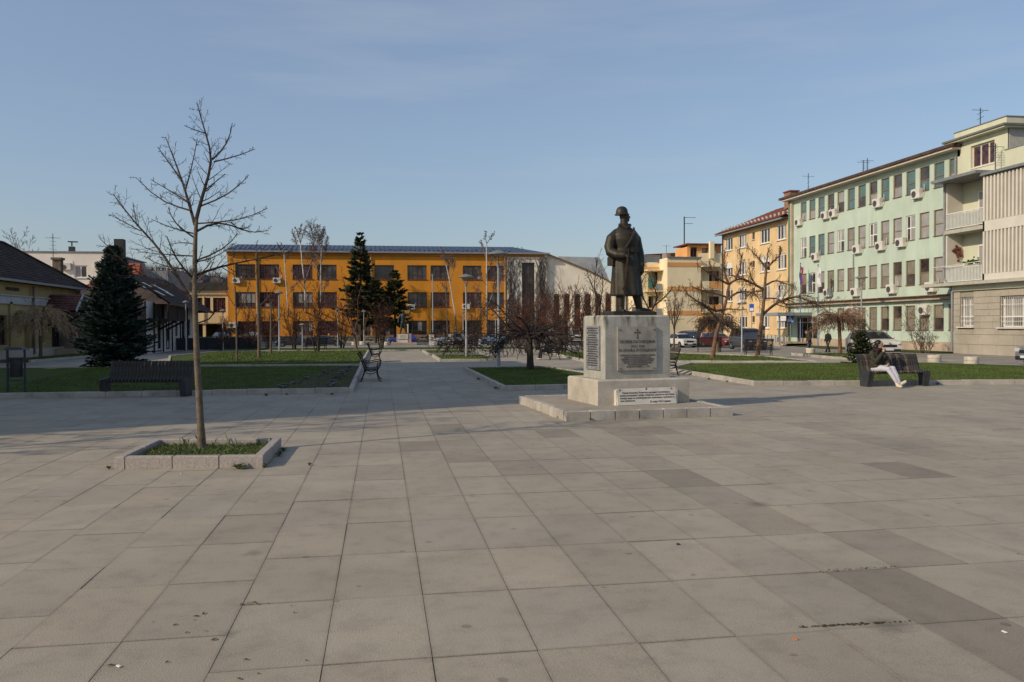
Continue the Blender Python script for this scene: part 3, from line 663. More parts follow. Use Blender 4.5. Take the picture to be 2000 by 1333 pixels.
# stone ground floor: backing wall with openings and single ashlars in front
wins = [(.59, 1.80, 1.74, 3.60), (4.0, 6.3, 1.70, 3.55)]
wall('wall', (36.5, 47.73, 0), UMY, 11.7, 4.0, wins, .35, mat('mortar', (.30, .27, .22), .9, .1), rh)
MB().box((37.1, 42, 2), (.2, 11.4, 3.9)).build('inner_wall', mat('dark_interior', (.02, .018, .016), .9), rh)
MB().box((40.5, 47.62, 2), (8, .2, 4.0)).build('side_wall', ASH, rh)
rs_ = random.Random(9); zc = 0.0
SHARE = {}
for row in range(10):
    hh = .62 if row < 2 else .385; z = zc; zc += hh
    if z > 3.95: break
    hh = min(hh, 4.0-z); u = -rs_.random()*.5
    segs = []
    while u < 11.7:
        L = rs_.choice([.62, .78, .95, 1.1]) if row > 1 else rs_.choice([1.2, 1.6]); a, b = max(u, 0), min(u+L, 11.7); u += L
        pieces = [(a, b)]
        for wa, wb, wc, wd in wins:
            if z < wd-.02 and z+hh > wc+.02:
                np_ = []
                for p, q in pieces:
                    if q <= wa or p >= wb: np_.append((p, q))
                    else:
                        if p < wa: np_.append((p, wa))
                        if q > wb: np_.append((wb, q))
                pieces = np_
        for p, q in pieces:
            if q-p < .08: continue
            k = (round(q-p, 2), round(hh, 2))
            if k not in SHARE: SHARE[k] = MB().box((0, 0, 0), (q-p-.014, hh-.014, .05), ch=.008, M=None).mesh('stone_block', ASH)
            o = link('stone_block', SHARE[k], rh, (36.475-rs_.random()*.006, 47.73-(p+q)/2, z+hh/2))
            o.rotation_euler = (pi/2, 0, -pi/2)
for a, b, c, d in wins:
    window(rh, (36.78, 47.73-a, c), UMY, b-a, d-c, (.5,) if b-a < 1.5 else (.3, .65), (.34,), WHITE, [GLASSC, GLASSB, GLASSC], .08, rng=rb)
    mb = MB(); n = int((b-a)/.15)
    for i in range(n+1): y = 47.73-a-.04-(b-a-.08)*i/n; mb.bar((36.56, y, c+.03), (36.56, y, d-.03), .022)
    for z in (c+.35, c+.62, d-.5): mb.bar((36.55, 47.73-a, z), (36.55, 47.73-b, z), .025)
    mb.build('window_grille', WHITE, rh)
    MB().box((36.42, 47.73-(a+b)/2, c-.05), (.3, b-a+.2, .05)).build('sill', WHITE, rh)
MB().box((36.47, 41.9, 4.17), (.3, 11.6, .34)).build('string_course', PALEG, rh)
MB().box((36.95, 43.0, 4.44), (2.3, 14.1, .2)).build('floor_slab', mat('slab_soffit', (.42, .40, .33), .8, .08), rh)
# fins block: body + two tiers of fins
MB().box((37.4, 40.3, 7.7), (2.3, 8.6, 6.3)).build('loggia_block', FIN, rh)
MB().box((36.17, 40.3, 4.72), (.3, 8.66, .42)).build('lower_band', FIN, rh); MB().box((36.17, 40.3, 7.80), (.3, 8.66, .62)).build('middle_band', FIN, rh)
MB().box((36.17, 44.56, 7.7), (.3, .14, 6.3)).build('edge_pier', FIN, rh)
FM = {}
for z0, z1 in ((4.94, 7.48), (8.12, 10.78)):
    for k in range(19):
        y = 44.28-.29*k
        key = round(z1-z0, 2)
        if key not in FM: FM[key] = MB().box((0, 0, 0), (.22, .13, z1-z0), ch=.0).mesh('fin', FIN)
        link('fin', FM[key], rh, (36.13, y, (z0+z1)/2))
MB().box((36.9, 40.3, 10.93), (2.1, 9.0, .16)).build('roof_edge', mat('grey_sheet_metal', (.20, .21, .22), .5, .1), rh)
# balcony bay
MB().box((37.75, 46.75, 7.85), (.2, 4.2, 6.65)).build('balcony_wall', PALEG, rh)
MB().box((37.1, 48.5, 7.85), (1.2, .16, 6.65)).build('balcony_side_wall', FIN, rh)
MB().box((36.95, 46.65, 11.12), (2.9, 4.1, .18)).build('balcony_roof', mat('grey_sheet_metal', (.20, .21, .22), .5, .1), rh)
MB().box((37.32, 46.55, 7.85), (1.9, 4.0, .24)).build('floor_slab', mat('slab_soffit', (.42, .40, .33), .8, .08), rh)
MESHW = mat('balcony_panel', (.50, .53, .47), .7, .08)
for z in (4.56, 7.98):
    b = MB(); b.bar((36.42, 48.45, z+1.05), (36.42, 44.65, z+1.05), .05).bar((36.42, 48.45, z+.08), (36.42, 44.65, z+.08), .04)
    for i in range(30): y = 48.4-3.72*i/29; b.bar((36.42, y, z+.05), (36.42, y, z+1.05), .028)
    ro = b.build('railing', WHITE, rh)
    MB().box((36.50, 46.55, z+.52), (.02, 3.7, .8)).build('privacy_sheet', MESHW, ro)
    window(rh, (37.56, 46.9, z+.05), UMY, 2.0, 2.3, (.45, .72), (.4,), WHITE, [GLASST, GLASSC, GLASSB], .09, rng=rb)
b = MB(); b.tube([(36.15, 49.6, 5.62), (36.2, 44.2, 5.75)], .02, 5); b.build('clothes_pole', WHITE, rh)
b = MB(); r = random.Random(8)
for k in range(60): b.ball((36.38+r.gauss(0, .08), 45.9+r.gauss(0, .35), 5.68+abs(r.gauss(0, .12))), .06, 5, 3)
b.build('flower_box_plants', mat('leaf_dark', (.04, .075, .02), .8), rh)
b = MB(); 
for k in range(26): b.ball((37.2+r.gauss(0, .15), 48.38, 6.6+r.gauss(0, .18)), .10, 5, 3)
b.build('hanging_plant', mat('leaf_red', (.16, .045, .03), .8, .3), rh)
# top floor set back, with roof slab and parapets
wall('upper_wall', (38.0, 49.45, 11.2), UMY, 4.45, 2.8, [(1.25, 3.35, .80, 2.25)], .22, PALEG, rh)
MB().box((41, 45.12, 12.6), (5.8, .24, 2.8)).build('side_wall', mat('grey_and_shaded_render', (.42, .40, .35), .85, .08), rh); MB().box((41, 49.3, 12.6), (5.8, .24, 2.8)).build('side_wall', PALEG, rh)  # near end wall is greyed: its shade is put into the colour
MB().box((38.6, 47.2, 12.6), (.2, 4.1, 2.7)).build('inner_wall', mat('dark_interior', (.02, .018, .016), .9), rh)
window(rh, (38.18, 48.2, 12.0), UMY, 2.1, 1.45, (.36, .70), (), mat('cream_frame', (.60, .54, .42), .6, .08), [GLASSM, GLASSB, GLASSM], .10, sill=WHITE, rng=rb)
MB().box((40.9, 47.4, 14.06), (7.0, 5.6, .12)).build('roof_slab', mat('dark_eaves', (.16, .16, .13), .8, .1), rh); MB().box((41.0, 47.3, 14.36), (6.2, 4.6, .5)).build('parapet', PALEG, rh)
MB().box((40.9, 47.4, 13.95), (6.8, 5.4, .1)).build('eaves_soffit', PALEG, rh); MB().box((41.0, 47.3, 14.63), (6.3, 4.7, .05)).build('parapet_cap', mat('grey_sheet_metal', (.20, .21, .22), .5, .1), rh)
MB().box((37.85, 41.2, 11.75), (.22, 7.4, 1.5)).build('terrace_parapet', PALEG, rh); MB().box((37.85, 41.2, 12.53), (.3, 7.5, .06)).build('parapet_cap', mat('grey_sheet_metal', (.20, .21, .22), .5, .1), rh)
antenna(rh, (37.4, 45.3, 11.0), 2.0, 6); antenna(rh, (39.0, 48.6, 14.6), 1.5, 2)
MB().tube([(36.42, 48.6, 11.1), (36.42, 48.6, 4.9), (36.40, 48.3, 4.6), (36.42, 47.82, 4.4), (36.42, 47.82, .15)], .075, 8).build('downpipe', GALV, rh, smooth=True)
rebase(rh, (37, 44, 0))
# ---------------- orange apartment block behind the green one
APT = mat('ochre_render', (.70, .50, .27), .88, .09, .5, .2, 12, world=True); streak(APT, (.42, .25, .10), .45, .7, .25)
TILE = mat('terracotta_tile', (.23, .075, .042), .85, .25, 3, .4, 8, world=True)
ap = thing('apartment_block', 'ochre four-storey apartment block with red tile roof next to the green block', 'building')
AY0 = 87.4
aw = [(86.98, 84.9, 10.1, 11.58), (83.4, 81.45, 10.1, 11.58), (78.25, 76.2, 10.05, 11.58), (74.7, 72.83, 10.05, 11.55), (86.98, 84.9, 7.2, 8.7), (83.4, 81.45, 7.2, 8.7), (78.25, 76.2, 7.2, 8.7), (74.7, 72.83, 7.2, 8.7),
      (86.98, 84.9, 4.45, 5.85), (83.4, 81.45, 4.45, 5.85), (78.25, 76.2, 4.45, 5.85), (74.7, 72.83, 4.45, 5.85), (86.98, 84.9, 1.55, 2.85), (83.3, 81.3, 1.55, 2.87), (78.0, 76.3, 1.55, 2.85), (74.65, 72.75, 1.55, 2.8)]
sm = [(80.1, 79.5, 10.7, 11.45), (80.1, 79.5, 7.8, 8.5), (80.1, 79.5, 5.0, 5.7), (80.1, 79.5, 2.15, 2.8)]
wall('wall', (38.02, AY0, 0), UMY, 14.9, 12.0, [(AY0-a, AY0-b, c, d) for a, b, c, d in aw+sm], .16, APT, ap)
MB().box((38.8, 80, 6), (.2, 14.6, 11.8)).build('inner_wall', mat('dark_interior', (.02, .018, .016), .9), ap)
MB().box((44, 87.28, 6), (12.2, .24, 12)).build('side_wall', APT, ap)
for a, b, c, d in aw: window(ap, (38.12, a, c), UMY, a-b, d-c, (.34, .67), (), WHITE, [GLASSC, GLASSB, GLASS], .12, sill=WHITE, rng=rb)
for a, b, c, d in sm: window(ap, (38.12, a, c), UMY, a-b, d-c, (), (), RBRN, [GLASSB], .06, sill=WHITE, rng=rb)
SHUT = mat('roller_shutter_white', (.68, .66, .62), .6, .05)
for a, b, c, d in (aw[4], aw[6], aw[15]): MB().box((38.0, (a+b)/2, d-.28), (.1, a-b, .55)).build('roller_shutter', SHUT, ap)
for a, b, c, d in (aw[9], aw[11]):
    m_ = MB()
    for i in range(11): y = a+.1-(a-b+.2)*i/10; m_.bar((37.72, y, c-.1), (37.72, y, c+.75), .025)
    m_.bar((37.72, a+.1, c+.75), (37.72, b-.1, c+.75), .04); m_.box((37.85, (a+b)/2, c-.14), (.4, a-b+.3, .08)); m_.build('window_guard', WHITE, ap)
MB().box((37.75, 80, 12.0), (.75, 15.2, .12)).build('eaves', mat('dark_eave_board', (.09, .06, .05), .8), ap); MB().bar((37.3, 72.4, 11.95), (37.3, 87.9, 11.95), .16, .14).build('gutter', GALV, ap)
tiled('roof_tiles', (37.2, 72.4, 12.1), (37.2, 88.0, 12.1), (43, 84, 14.6), (43, 72.4, 14.6), 14, TILE, ap)
MB().add([(37.2, 88, 12.1), (50, 88, 12.1), (43, 84, 14.6)], [(0, 1, 2)]).build('roof', TILE, ap)
mb = MB()
for row, (t, n) in enumerate(((.10, 18), (.22, 17))):
    for k in range(n): y = 73+15*(k+.5*row)/n; mb.box((37.2+5.8*t, y, 12.1+2.5*t+.14), (.05, .32, .16))
mb.build('snow_guard', mat('pale_metal', (.42, .42, .42), .5), ap, kind='stuff')
ch = MB().box((40.5, 76.6, 14.3), (.9, 1.2, 1.6)).build('chimney', mat('old_brick', (.30, .17, .11), .9, .2, 2, world=True), ap); MB().box((40.5, 76.6, 15.15), (1.1, 1.4, .12)).build('chimney_cap', TILE, ch)
antenna(ap, (40.5, 73.3, 13.4), 3.0, 3); downpipe(ap, 37.86, 87.2, .2, 11.9, .07, DARKM)
MB().box((37.96, 80, .35), (.1, 14.8, .9)).build('plinth', mat('grey_and_shaded_render', (.42, .40, .35), .85, .08), ap); rebase(ap, (38, 80, 0))
# ---------------- cream house with orange bands, blank wall towards the square
CRM = mat('cream_band_render', (.80, .68, .45), .88, .06, .4, .1, 20, world=True); ORB = mat('orange_band', (.66, .33, .12), .88, .06, .4, world=True)
ch_ = thing('banded_house', 'cream flat-roofed house with three orange bands on its blank wall', 'building')
MB().box((38.25, 104, 5.25), (4.5, 8, 10.5)).build('blank_wall', CRM, ch_)
for z in (9.62, 6.53, 3.45): MB().box((38.25, 99.985, z), (4.5, .06, .55)).build('band', ORB, ch_)
MB().box((38.25, 99.95, 10.55), (4.7, .3, .12)).build('coping', mat('grey_sheet_metal', (.20, .21, .22), .5, .1), ch_)
wl = [(36.1, 34.6, 7.0, 8.9), (36.1, 34.8, 3.9, 5.7)]
wall('left_wall', (32.9, 103, 0), UX, 3.1, 10.0, [(1.6, 2.9, 6.9, 8.9), (1.6, 2.9, 3.8, 5.7), (1.6, 2.9, .6, 2.5)], .3, CRM, ch_)
for z in (6.9, 3.8, .6): window(ch_, (34.5, 103.25, z), UX, 1.3, 1.95, (.5,), (), BROWN, [GLASSC, GLASS], .08, rng=rb)
MB().box((34.45, 102.97, 9.25), (3.1, .08, .5)).build('band', ORB, ch_)
for z in (6.3, 3.1, 9.0):
    MB().box((34.9, 102.2, z), (2.1, 1.6, .14)).build('balcony_slab', CRM, ch_)
    if z < 9: MB().box((34.3, 101.45, z+.55), (.8, .08, 1.0)).build('balcony_panel', ORB, ch_); MB().box((35.4, 101.45, z+.5), (.9, .04, .9)).build('balcony_rail', GALV, ch_)
MB().box((34.25, 101.3, 7.35), (.7, .05, 1.3)).build('awning', mat('green_awning', (.05, .22, .16), .7), ch_)
wall('right_wall', (40.5, 101, 0), UX, 4, 11.2, [(1.5, 2.9, 6.6, 8.9), (1.5, 2.9, 3.6, 5.6)], .3, CRM, ch_)
for z, hh in ((6.6, 2.3), (3.6, 2.0)):
    window(ch_, (42.0, 101.25, z), UX, 1.4, hh, (.34, .67), (), BROWN, [GLASSC, GLASS], .08, rng=rb)
    MB().box((41.9, 100.3, z-.12), (2.6, 1.5, .14)).build('balcony_slab', CRM, ch_); MB().box((41.0, 99.55, z+.42), (.9, .08, .95)).build('balcony_panel', CRM, ch_); MB().box((42.3, 99.55, z+.42), (1.5, .06, .95)).build('balcony_panel', ORB, ch_)
MB().box((41.9, 100.2, 9.4), (2.8, 1.7, .12)).build('balcony_roof', CRM, ch_); MB().box((41.2, 100.2, .0+1.6), (1.4, 1.6, 3.2)).build('porch', ORB, ch_)
wall('penthouse_wall', (39.3, 101.6, 10.3), UX, 4.6, 2.0, [(.4, 1.3, .15, 1.7), (2.0, 2.8, .3, 1.6)], .2, ORB, ch_); MB().box((41.6, 104, 11.2), (4.5, 4.4, 1.8)).build('penthouse_body', ORB, ch_)
window(ch_, (39.7, 101.75, 10.45), UX, .9, 1.55, (.5,), (), BROWN, [GLASS], .07, rng=rb); window(ch_, (41.3, 101.75, 10.6), UX, .8, 1.3, (), (), BROWN, [GLASSY], .07, rng=rb)
MB().box((41.6, 103.6, 12.4), (5.2, 5.0, .14)).build('penthouse_roof', mat('maroon_trim', (.20, .045, .028)), ch_); MB().box((42.3, 100.9, 11.6), (.55, .5, 2.2)).build('chimney', CRM, ch_)
mb = MB()
for i in range(24): x = 32.9+3.2*i/23; mb.bar((x, 103, 10.0), (x, 103, 11.0), .04)
mb.bar((32.9, 103, 11.0), (36.1, 103, 11.0), .07); mb.box((34.5, 103.03, 10.5), (3.2, .02, .8))
mb.build('terrace_rail', GALV, ch_); MB().box((37.3, 104, 10.9), (.9, .8, .9)).build('chimney', mat('old_brick', (.30, .17, .11)), ch_); antenna(ch_, (37.3, 104, 11.3), 1.2, 3)
MB().bar((39.6, 103.5, 12.4), (39.6, 103.5, 16.2), .12).bar((39.6, 103.5, 16.1), (41.2, 103.5, 16.1), .05).bar((39.6, 103.5, 15.3), (40.8, 103.5, 15.3), .05).build('mast', DARKM, ch_)
for x, z, m_ in ((36.4, 10.9, WHITE), (32.5, 10.4, DARKM)):
    MB().lathe([(.02, 0), (.3, .04), (.45, .16)], 12, (x, 102.6, z), Matrix.Rotation(1.9, 3, 'X') @ Matrix.Rotation(.5, 3, 'Y')).build('satellite_dish', m_, ch_)
MB().box((36.0, 106.5, 5), (4.8, 5, 10)).build('rear_body', CRM, ch_); rebase(ch_, (38, 101, 0))
rg_ = thing('gabled_house', 'cream house with dark red gable roof behind the statue', 'building')
MB().box((41.5, 122, 4.2), (6.6, 7, 8.4)).build('wall', CRM, rg_); MB().extrude([(38.2, 118, 8.4), (46, 118, 8.4), (46, 118, 12.9), (39.0, 118, 12.5)], (0, 12, 0)).build('roof', mat('dark_red_tile', (.10, .035, .028), .8, .2, 2, world=True), rg_); rebase(rg_, (41.5, 122, 0))
# ---------------- old yellow house at the left, facade on X = -23
YEL = mat('mustard_render', (.38, .295, .140), .9, .08, .5, .2, 20, world=True); streak(YEL, (.26, .20, .10), .4, .8, .25)
DTILE = mat('old_dark_tile', (.055, .034, .026), .9, .35, 1.5, .5, 8, world=True, fine=.3)
PLAST = mat('pale_blue_grey_band', (.42, .43, .44), .85, .08, 1, world=True)
yh = thing('old_house', 'old mustard yellow house with dark tiled roof, arched niche and small tiled porch', 'house')
wall('wall', (-23, 36, 0), UY, 32, 4.85, [(54.0-36, 55.3-36, .9, 2.75), (56.1-36, 58.6-36, .35, 2.5), (48.5-36, 50.2-36, .9, 2.75), (60.0-36, 60.9-36, .9, 2.6), (62.3-36, 64.9-36, .45, 2.65), (65.6-36, 66.6-36, .9, 2.6)], .35, YEL, yh)
MB().box((-23.5, 52, 2.4), (.2, 31.6, 4.7)).build('inner_wall', mat('dark_niche', (.10, .075, .03), .9), yh)
n = 10; MB().extrude([(-22.99, 57.35-1.25*cos(pi*i/n), 2.5+.62*sin(pi*i/n)) for i in range(n+1)], (-.05, 0, 0)).build('niche_arch', mat('dark_niche', (.10, .075, .03)), yh)
for a, b in ((54.0, 55.3), (48.5, 50.2), (60.0, 60.9), (65.6, 66.6)): window(yh, (-23.2, a, .9), UY, b-a, 1.8, (.5,), (.65,), BROWN, [GLASS, GLASSB], .09, sill=PLAST, rng=rb)
dr = MB().box((-23.28, 63.0, 1.5), (.08, 1.2, 2.1)).build('door', mat('dark_wood_door', (.03, .022, .018), .6), yh); MB().ball((-23.2, 63.45, 1.45), .05, 6, 4).build('handle', GALV, dr)
window(yh, (-23.25, 63.7, .45), UY, 1.2, 2.2, (.33, .66), (.25, .5, .75), DARKM, [GLASS], .06, rng=rb)
MB().box((-22.95, 49.5, 3.72), (.12, 26.5, .5)).build('frieze', PLAST, yh); MB().box((-22.9, 49.5, 4.0), (.2, 26.5, .07)).build('frieze_moulding', PLAST, yh)
MB().box((-22.93, 52, .3), (.14, 31.9, .6)).build('plinth', mat('grey_and_shaded_render', (.42, .40, .35)), yh)
for y in (40, 47, 55.7, 59.1): MB().box((-22.94, y, 2.0), (.1, .35, 3.2)).build('pilaster', YEL, yh)
tiled('roof_tiles', (-22.45, 36, 4.95), (-22.45, 68.6, 4.95), (-27.0, 64.5, 8.1), (-27.0, 36, 8.1), 22, DTILE, yh)
tiled('roof_tiles', (-22.45, 68.6, 4.95), (-31.5, 68.6, 4.95), (-27.2, 64.5, 8.1), (-27.0, 64.5, 8.1), 22, DTILE, yh)
MB().add([(-31.5, 36, 4.95), (-31.5, 68.6, 4.95), (-27, 64.5, 8.05), (-27, 36, 8.05)], [(0, 3, 2, 1)]).build('roof', DTILE, yh)
MB().tube([(-27, 36, 8.16), (-27, 64.5, 8.16), (-22.45, 68.6, 5.02)], .10, 6).build('ridge_tiles', DTILE, yh)
MB().bar((-22.38, 36, 4.9), (-22.38, 68.7, 4.9), .16, .14).build('gutter', GALV, yh)
MB().box((-27, 52, 2.4), (7.4, 31.5, 4.7)).build('core_wall', YEL, yh); MB().box((-27, 67.9, 2.4), (7.8, .2, 4.8)).build('end_wall', mat('old_brick_wall', (.24, .19, .15), .9, .2, 1.5, .4, 6, world=True), yh)
downpipe(yh, -22.8, 58.8, .2, 4.7, .07, mat('dull_pipe', (.12, .11, .10), .6)); downpipe(yh, -22.8, 66.9, .2, 4.7, .06, mat('dull_pipe', (.12, .11, .10)))
# porch: tiled gable running out from the wall on brackets, steps, rail
PT = mat('porch_tile', (.14, .055, .04), .85, .3, 3, .4, 10, world=True)
tiled('porch_tiles', (-23, 60.6, 3.15), (-20.8, 60.6, 3.15), (-20.8, 62.05, 4.3), (-23, 62.05, 4.3), 7, PT, yh, kind=None); tiled('porch_tiles', (-23, 63.5, 3.15), (-20.8, 63.5, 3.15), (-20.8, 62.05, 4.3), (-23, 62.05, 4.3), 7, PT, yh, kind=None)
MB().extrude([(-20.88, 60.75, 3.2), (-20.88, 63.35, 3.2), (-20.88, 62.05, 4.2)], (-.06, 0, 0)).build('porch_gable', mat('dark_boards', (.05, .035, .028), .8), yh)
MB().bar((-20.78, 60.55, 3.1), (-20.78, 62.05, 4.32), .05, .2).bar((-20.78, 63.55, 3.1), (-20.78, 62.05, 4.32), .05, .2).build('bargeboard', PLAST, yh)
for y in (60.8, 63.3): MB().bar((-22.9, y, 2.0), (-21.1, y, 3.1), .12).bar((-22.95, y, 3.12), (-20.85, y, 3.12), .12).build('bracket', mat('dark_boards', (.05, .035, .028)), yh)
for k in range(3): MB().box((-22.2-.2*k*0+.0, 63.6, .08+.15*k), (1.9-.5*k, 2.8, .16)).build('step', TANC, yh)
mb = MB()
for y in (65.0,): mb.bar((-21.3, y, 0), (-21.3, y, 1.1), .05).bar((-22.9, y, .45), (-22.9, y, 1.55), .05).bar((-21.3, y, 1.1), (-22.9, y, 1.55), .05).bar((-21.3, y, .6), (-22.9, y, 1.05), .04)
mb.build('hand_rail', DARKM, yh)
r = random.Random(2); mb = MB().bar((-22.98, 55.2, 4.42), (-22.98, 56.9, 4.42), .05, .1)
for k in range(9): mb.box((-22.93, 55.25+.2*k, 4.42), (.04, .12, .2))
mb.build('wall_lettering_bar', DARKM, yh)
rebase(yh, (-23, 52, 0))
lw = thing('low_wing', 'low tiled wing with bare brick side wall between the old house and the spruce', 'house')
MB().box((-25.6, 73, 2.05), (4.8, 8, 4.1)).build('wall', mat('old_brick_wall', (.24, .19, .15)), lw); tiled('roof_tiles', (-23.0, 69, 4.1), (-23.0, 77, 4.1), (-26.5, 77, 5.9), (-26.5, 69, 5.9), 12, DTILE, lw); MB().add([(-30, 69, 4.1), (-30, 77, 4.1), (-26.5, 77, 5.9), (-26.5, 69, 5.9)], [(0, 3, 2, 1)]).build('roof', DTILE, lw)
cq = PX(113, 508, -26.3); MB().box((cq.x, cq.y, cq.z-1.3), (.62, .62, 2.6)).build('chimney', mat('sooty_brick', (.17, .13, .09), .9, .25, 3), lw); MB().box((cq.x, cq.y, cq.z+.08), (.82, .82, .18)).build('chimney_cap', mat('sooty_brick', (.17, .13, .09)), lw); antenna(lw, (cq.x-.5, cq.y+.4, cq.z-1.4), 3.6, 5)
rebase(lw, (-25.6, 73, 0))
# ---------------- white house behind
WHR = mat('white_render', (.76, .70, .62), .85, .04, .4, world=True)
wh = thing('white_house', 'white flat-roofed house rising behind the dark tiled roofs at the left', 'house')
wall('wall', (-37, 88, 0), UX, 9.75, 9.5, [(6.68, 7.9, 6.97, 8.2), (2.3, 3.9, 6.9, 8.1)], .2, WHR, wh)
window(wh, (-30.32, 88.12, 6.97), UX, 1.22, 1.23, (.5,), (), WHITE, [GLASSC, GLASSB], .1, sill=WHITE, rng=rb); window(wh, (-34.7, 88.12, 6.9), UX, 1.6, 1.2, (.5,), (), WHITE, [GLASSC], .1, rng=rb)
MB().box((-32.1, 95, 4.7), (9.68, 13.6, 9.4)).build('core_wall', mat('shaded_white_render', (.27, .27, .27), .85, .06), wh); MB().box((-27.15, 95, 4.2), (.2, 13.8, 8.9)).build('side_wall', mat('shaded_white_render', (.27, .27, .27)), wh)  # white house away from the sun: its shade is put into this grey
MB().box((-24.9, 99, 4.0), (4.0, 10, 8.2)).build('rear_wing', mat('shaded_white_render', (.27, .27, .27)), wh)
MB().box((-32.1, 94.9, 9.55), (9.9, 14.0, .12)).build('coping', mat('grey_sheet_metal', (.20, .21, .22)), wh)
for x, z in ((-31.05, 7.75), (-27.9, 7.85)): aircon(wh, (x, 88, z), UX, .75, .5)
MB().box((-31.2, 90, 9.9), (.5, .5, .7)).bar((-31.2, 90, 10.3), (-31.2, 90, 10.7), .1).box((-31.1, 90, 10.75), (.9, .3, .1), rz=.2).build('chimney_cowl', DARKM, wh)
MB().box((-25.55, 86.5, 9.2), (.85, .9, 3.0)).build('chimney', mat('black_sheet', (.03, .028, .028), .6), wh); rebase(wh, (-32, 95, 0))
# ---------------- red tiled gable house
RTL = mat('bright_red_tile', (.33, .085, .042), .8, .15, 2, .3, 8, world=True)
rr = thing('red_roof_house', 'house with bright orange-red tiled roof and skylight half hidden by the spruce', 'house')
MB().box((-24.4, 81.4, 2.3), (4.6, 8.6, 4.6)).build('wall', WHR, rr)
tiled('roof_tiles', (-27.3, 76.6, 4.2), (-21.6, 76.6, 4.2), (-22.0, 80.5, 7.9), (-24.0, 80.5, 7.9), 12, RTL, rr, .07)
MB().add([(-21.6, 76.6, 4.2), (-21.6, 86, 4.2), (-22.0, 80.5, 7.9), (-27.3, 76.6, 4.2), (-27.3, 86, 4.2), (-24, 80.5, 7.9)], [(0, 1, 2), (3, 5, 4), (2, 1, 4, 5)]).build('roof', RTL, rr)
sk = MB().box((-23.7, 77.6, 5.35), (1.15, .12, 1.1), M=Matrix.Rotation(-.75, 3, 'X')).build('skylight', DARKM, rr); MB().box((-23.7, 77.5, 5.37), (.95, .05, .9), M=Matrix.Rotation(-.75, 3, 'X')).build('pane', mat('sky_glass', (.25, .28, .30), .1), sk)
rebase(rr, (-23.5, 82, 0))
# ---------------- timber-framed house with overhanging balcony
WWH = mat('whitewash', (.55, .55, .55), .9, .06, .8, world=True); DWOOD = mat('dark_timber', (.028, .019, .014), .8, .3, 4)
tb = thing('timber_house', 'white-walled house with dark timber balcony and sweeping dark tiled roof behind the spruce', 'house')
ho = [(66.5-63, 67.6-63, .3, 2.3), (69.0-63, 70.3-63, .2, 2.5), (72.0-63, 72.8-63, 1.2, 2.5), (74.2-63, 75.4-63, .3, 2.5), (76.6-63, 77.4-63, 1.2, 2.4)]
wall('wall', (-17, 63, 0), UY, 16.5, 3.9, ho, .2, WWH, tb)
for a, b, c, d in ho:
    window(tb, (-17.12, 63+a, c), UY, b-a, d-c, (.5,), (.5,) if c > 1 else (.3, .65), DWOOD, [GLASS] if c > 1 else [WWH, GLASS], .08, rng=rb)
    if c > .25:
        n = 6; y0 = 63+(a+b)/2; rr_ = (b-a)/2; MB().extrude([(-16.985, y0-rr_*cos(pi*i/n), d+rr_*.7*sin(pi*i/n)) for i in range(n+1)], (-.03, 0, 0)).build('arch', DWOOD, tb)
MB().box((-17.9, 71.2, 1.95), (.2, 16.2, 3.8)).build('inner_wall', DWOOD, tb); MB().box((-20.5, 79.42, 1.95), (6.8, .2, 3.9)).build('side_wall', WWH, tb); MB().box((-20.5, 64.3, 1.9), (6.8, .2, 3.8)).build('side_wall', mat('old_brick_wall', (.24, .19, .15)), tb)
MB().box((-16.3, 66.6, 2.52), (1.5, 5.4, .16)).build('balcony_floor', DWOOD, tb)
mb = MB()
for k in range(18): mb.box((-15.6, 64.0+.3*k, 3.0), (.05, .26, .95))
mb.bar((-15.6, 63.9, 3.5), (-15.6, 69.3, 3.5), .1); mb.build('balcony_boards', DWOOD, tb)
for y in (64, 66.6, 69.2):
    MB().bar((-17, y, 1.75), (-15.65, y, 2.45), .14).build('bracket', DWOOD, tb); MB().bar((-15.6, y, 2.5), (-15.6, y, 3.75), .12).build('balcony_post', DWOOD, tb)
for y in (63.1, 65.4, 68, 70.8, 73.6, 76.2, 79.3): MB().box((-16.97, y, 1.95), (.1, .16, 3.85)).build('timber_stud', DWOOD, tb)
TT = mat('brown_old_tile', (.045, .027, .022), .85, .3, 1.5, .5, 8, world=True, fine=.25)
tiled('roof_tiles', (-15.5, 64.2, 3.75), (-15.5, 80, 3.35), (-21, 86, 6.6), (-21, 71.5, 6.6), 16, TT, tb, .05)
MB().add([(-15.5, 80, 3.3), (-26, 92, 3.3), (-21, 86, 6.6), (-26.5, 71.5, 3.8), (-21, 71.5, 6.58), (-15.6, 64.3, 3.7)], [(0, 1, 2), (1, 3, 4, 2), (3, 5, 4)]).build('roof', TT, tb)
MB().bar((-15.45, 64.2, 3.68), (-15.45, 80, 3.28), .14).build('gutter', DARKM, tb)
for (y, t, hgt) in ((66.6, .28, .9), (67.6, .52, .9), (70.3, .46, 1.6), (70.0, .3, .8), (63.6, .6, 1.0), (64.6, .45, .9)):
    a = V((-15.5, y, 3.6)).lerp(V((-21, y+2, 6.6)), t); q = Matrix.Rotation(-atan2(3.0, 5.5)*-1, 3, 'Y')
    s_ = MB().box(a+V((.05, 0, .12)), (hgt, .55, .1), M=q).build('skylight', DARKM, tb); MB().box(a+V((.08, 0, .18)), (hgt-.15, .42, .03), M=q).build('pane', mat('sky_glass', (.25, .28, .30)), s_)
MB().tube([(-15.4, 80, 3.3), (-15.9, 80, 2.7), (-16.9, 79.6, 2.3)], .06, 6).build('downpipe', DARKM, tb); rebase(tb, (-18.5, 71, 0))
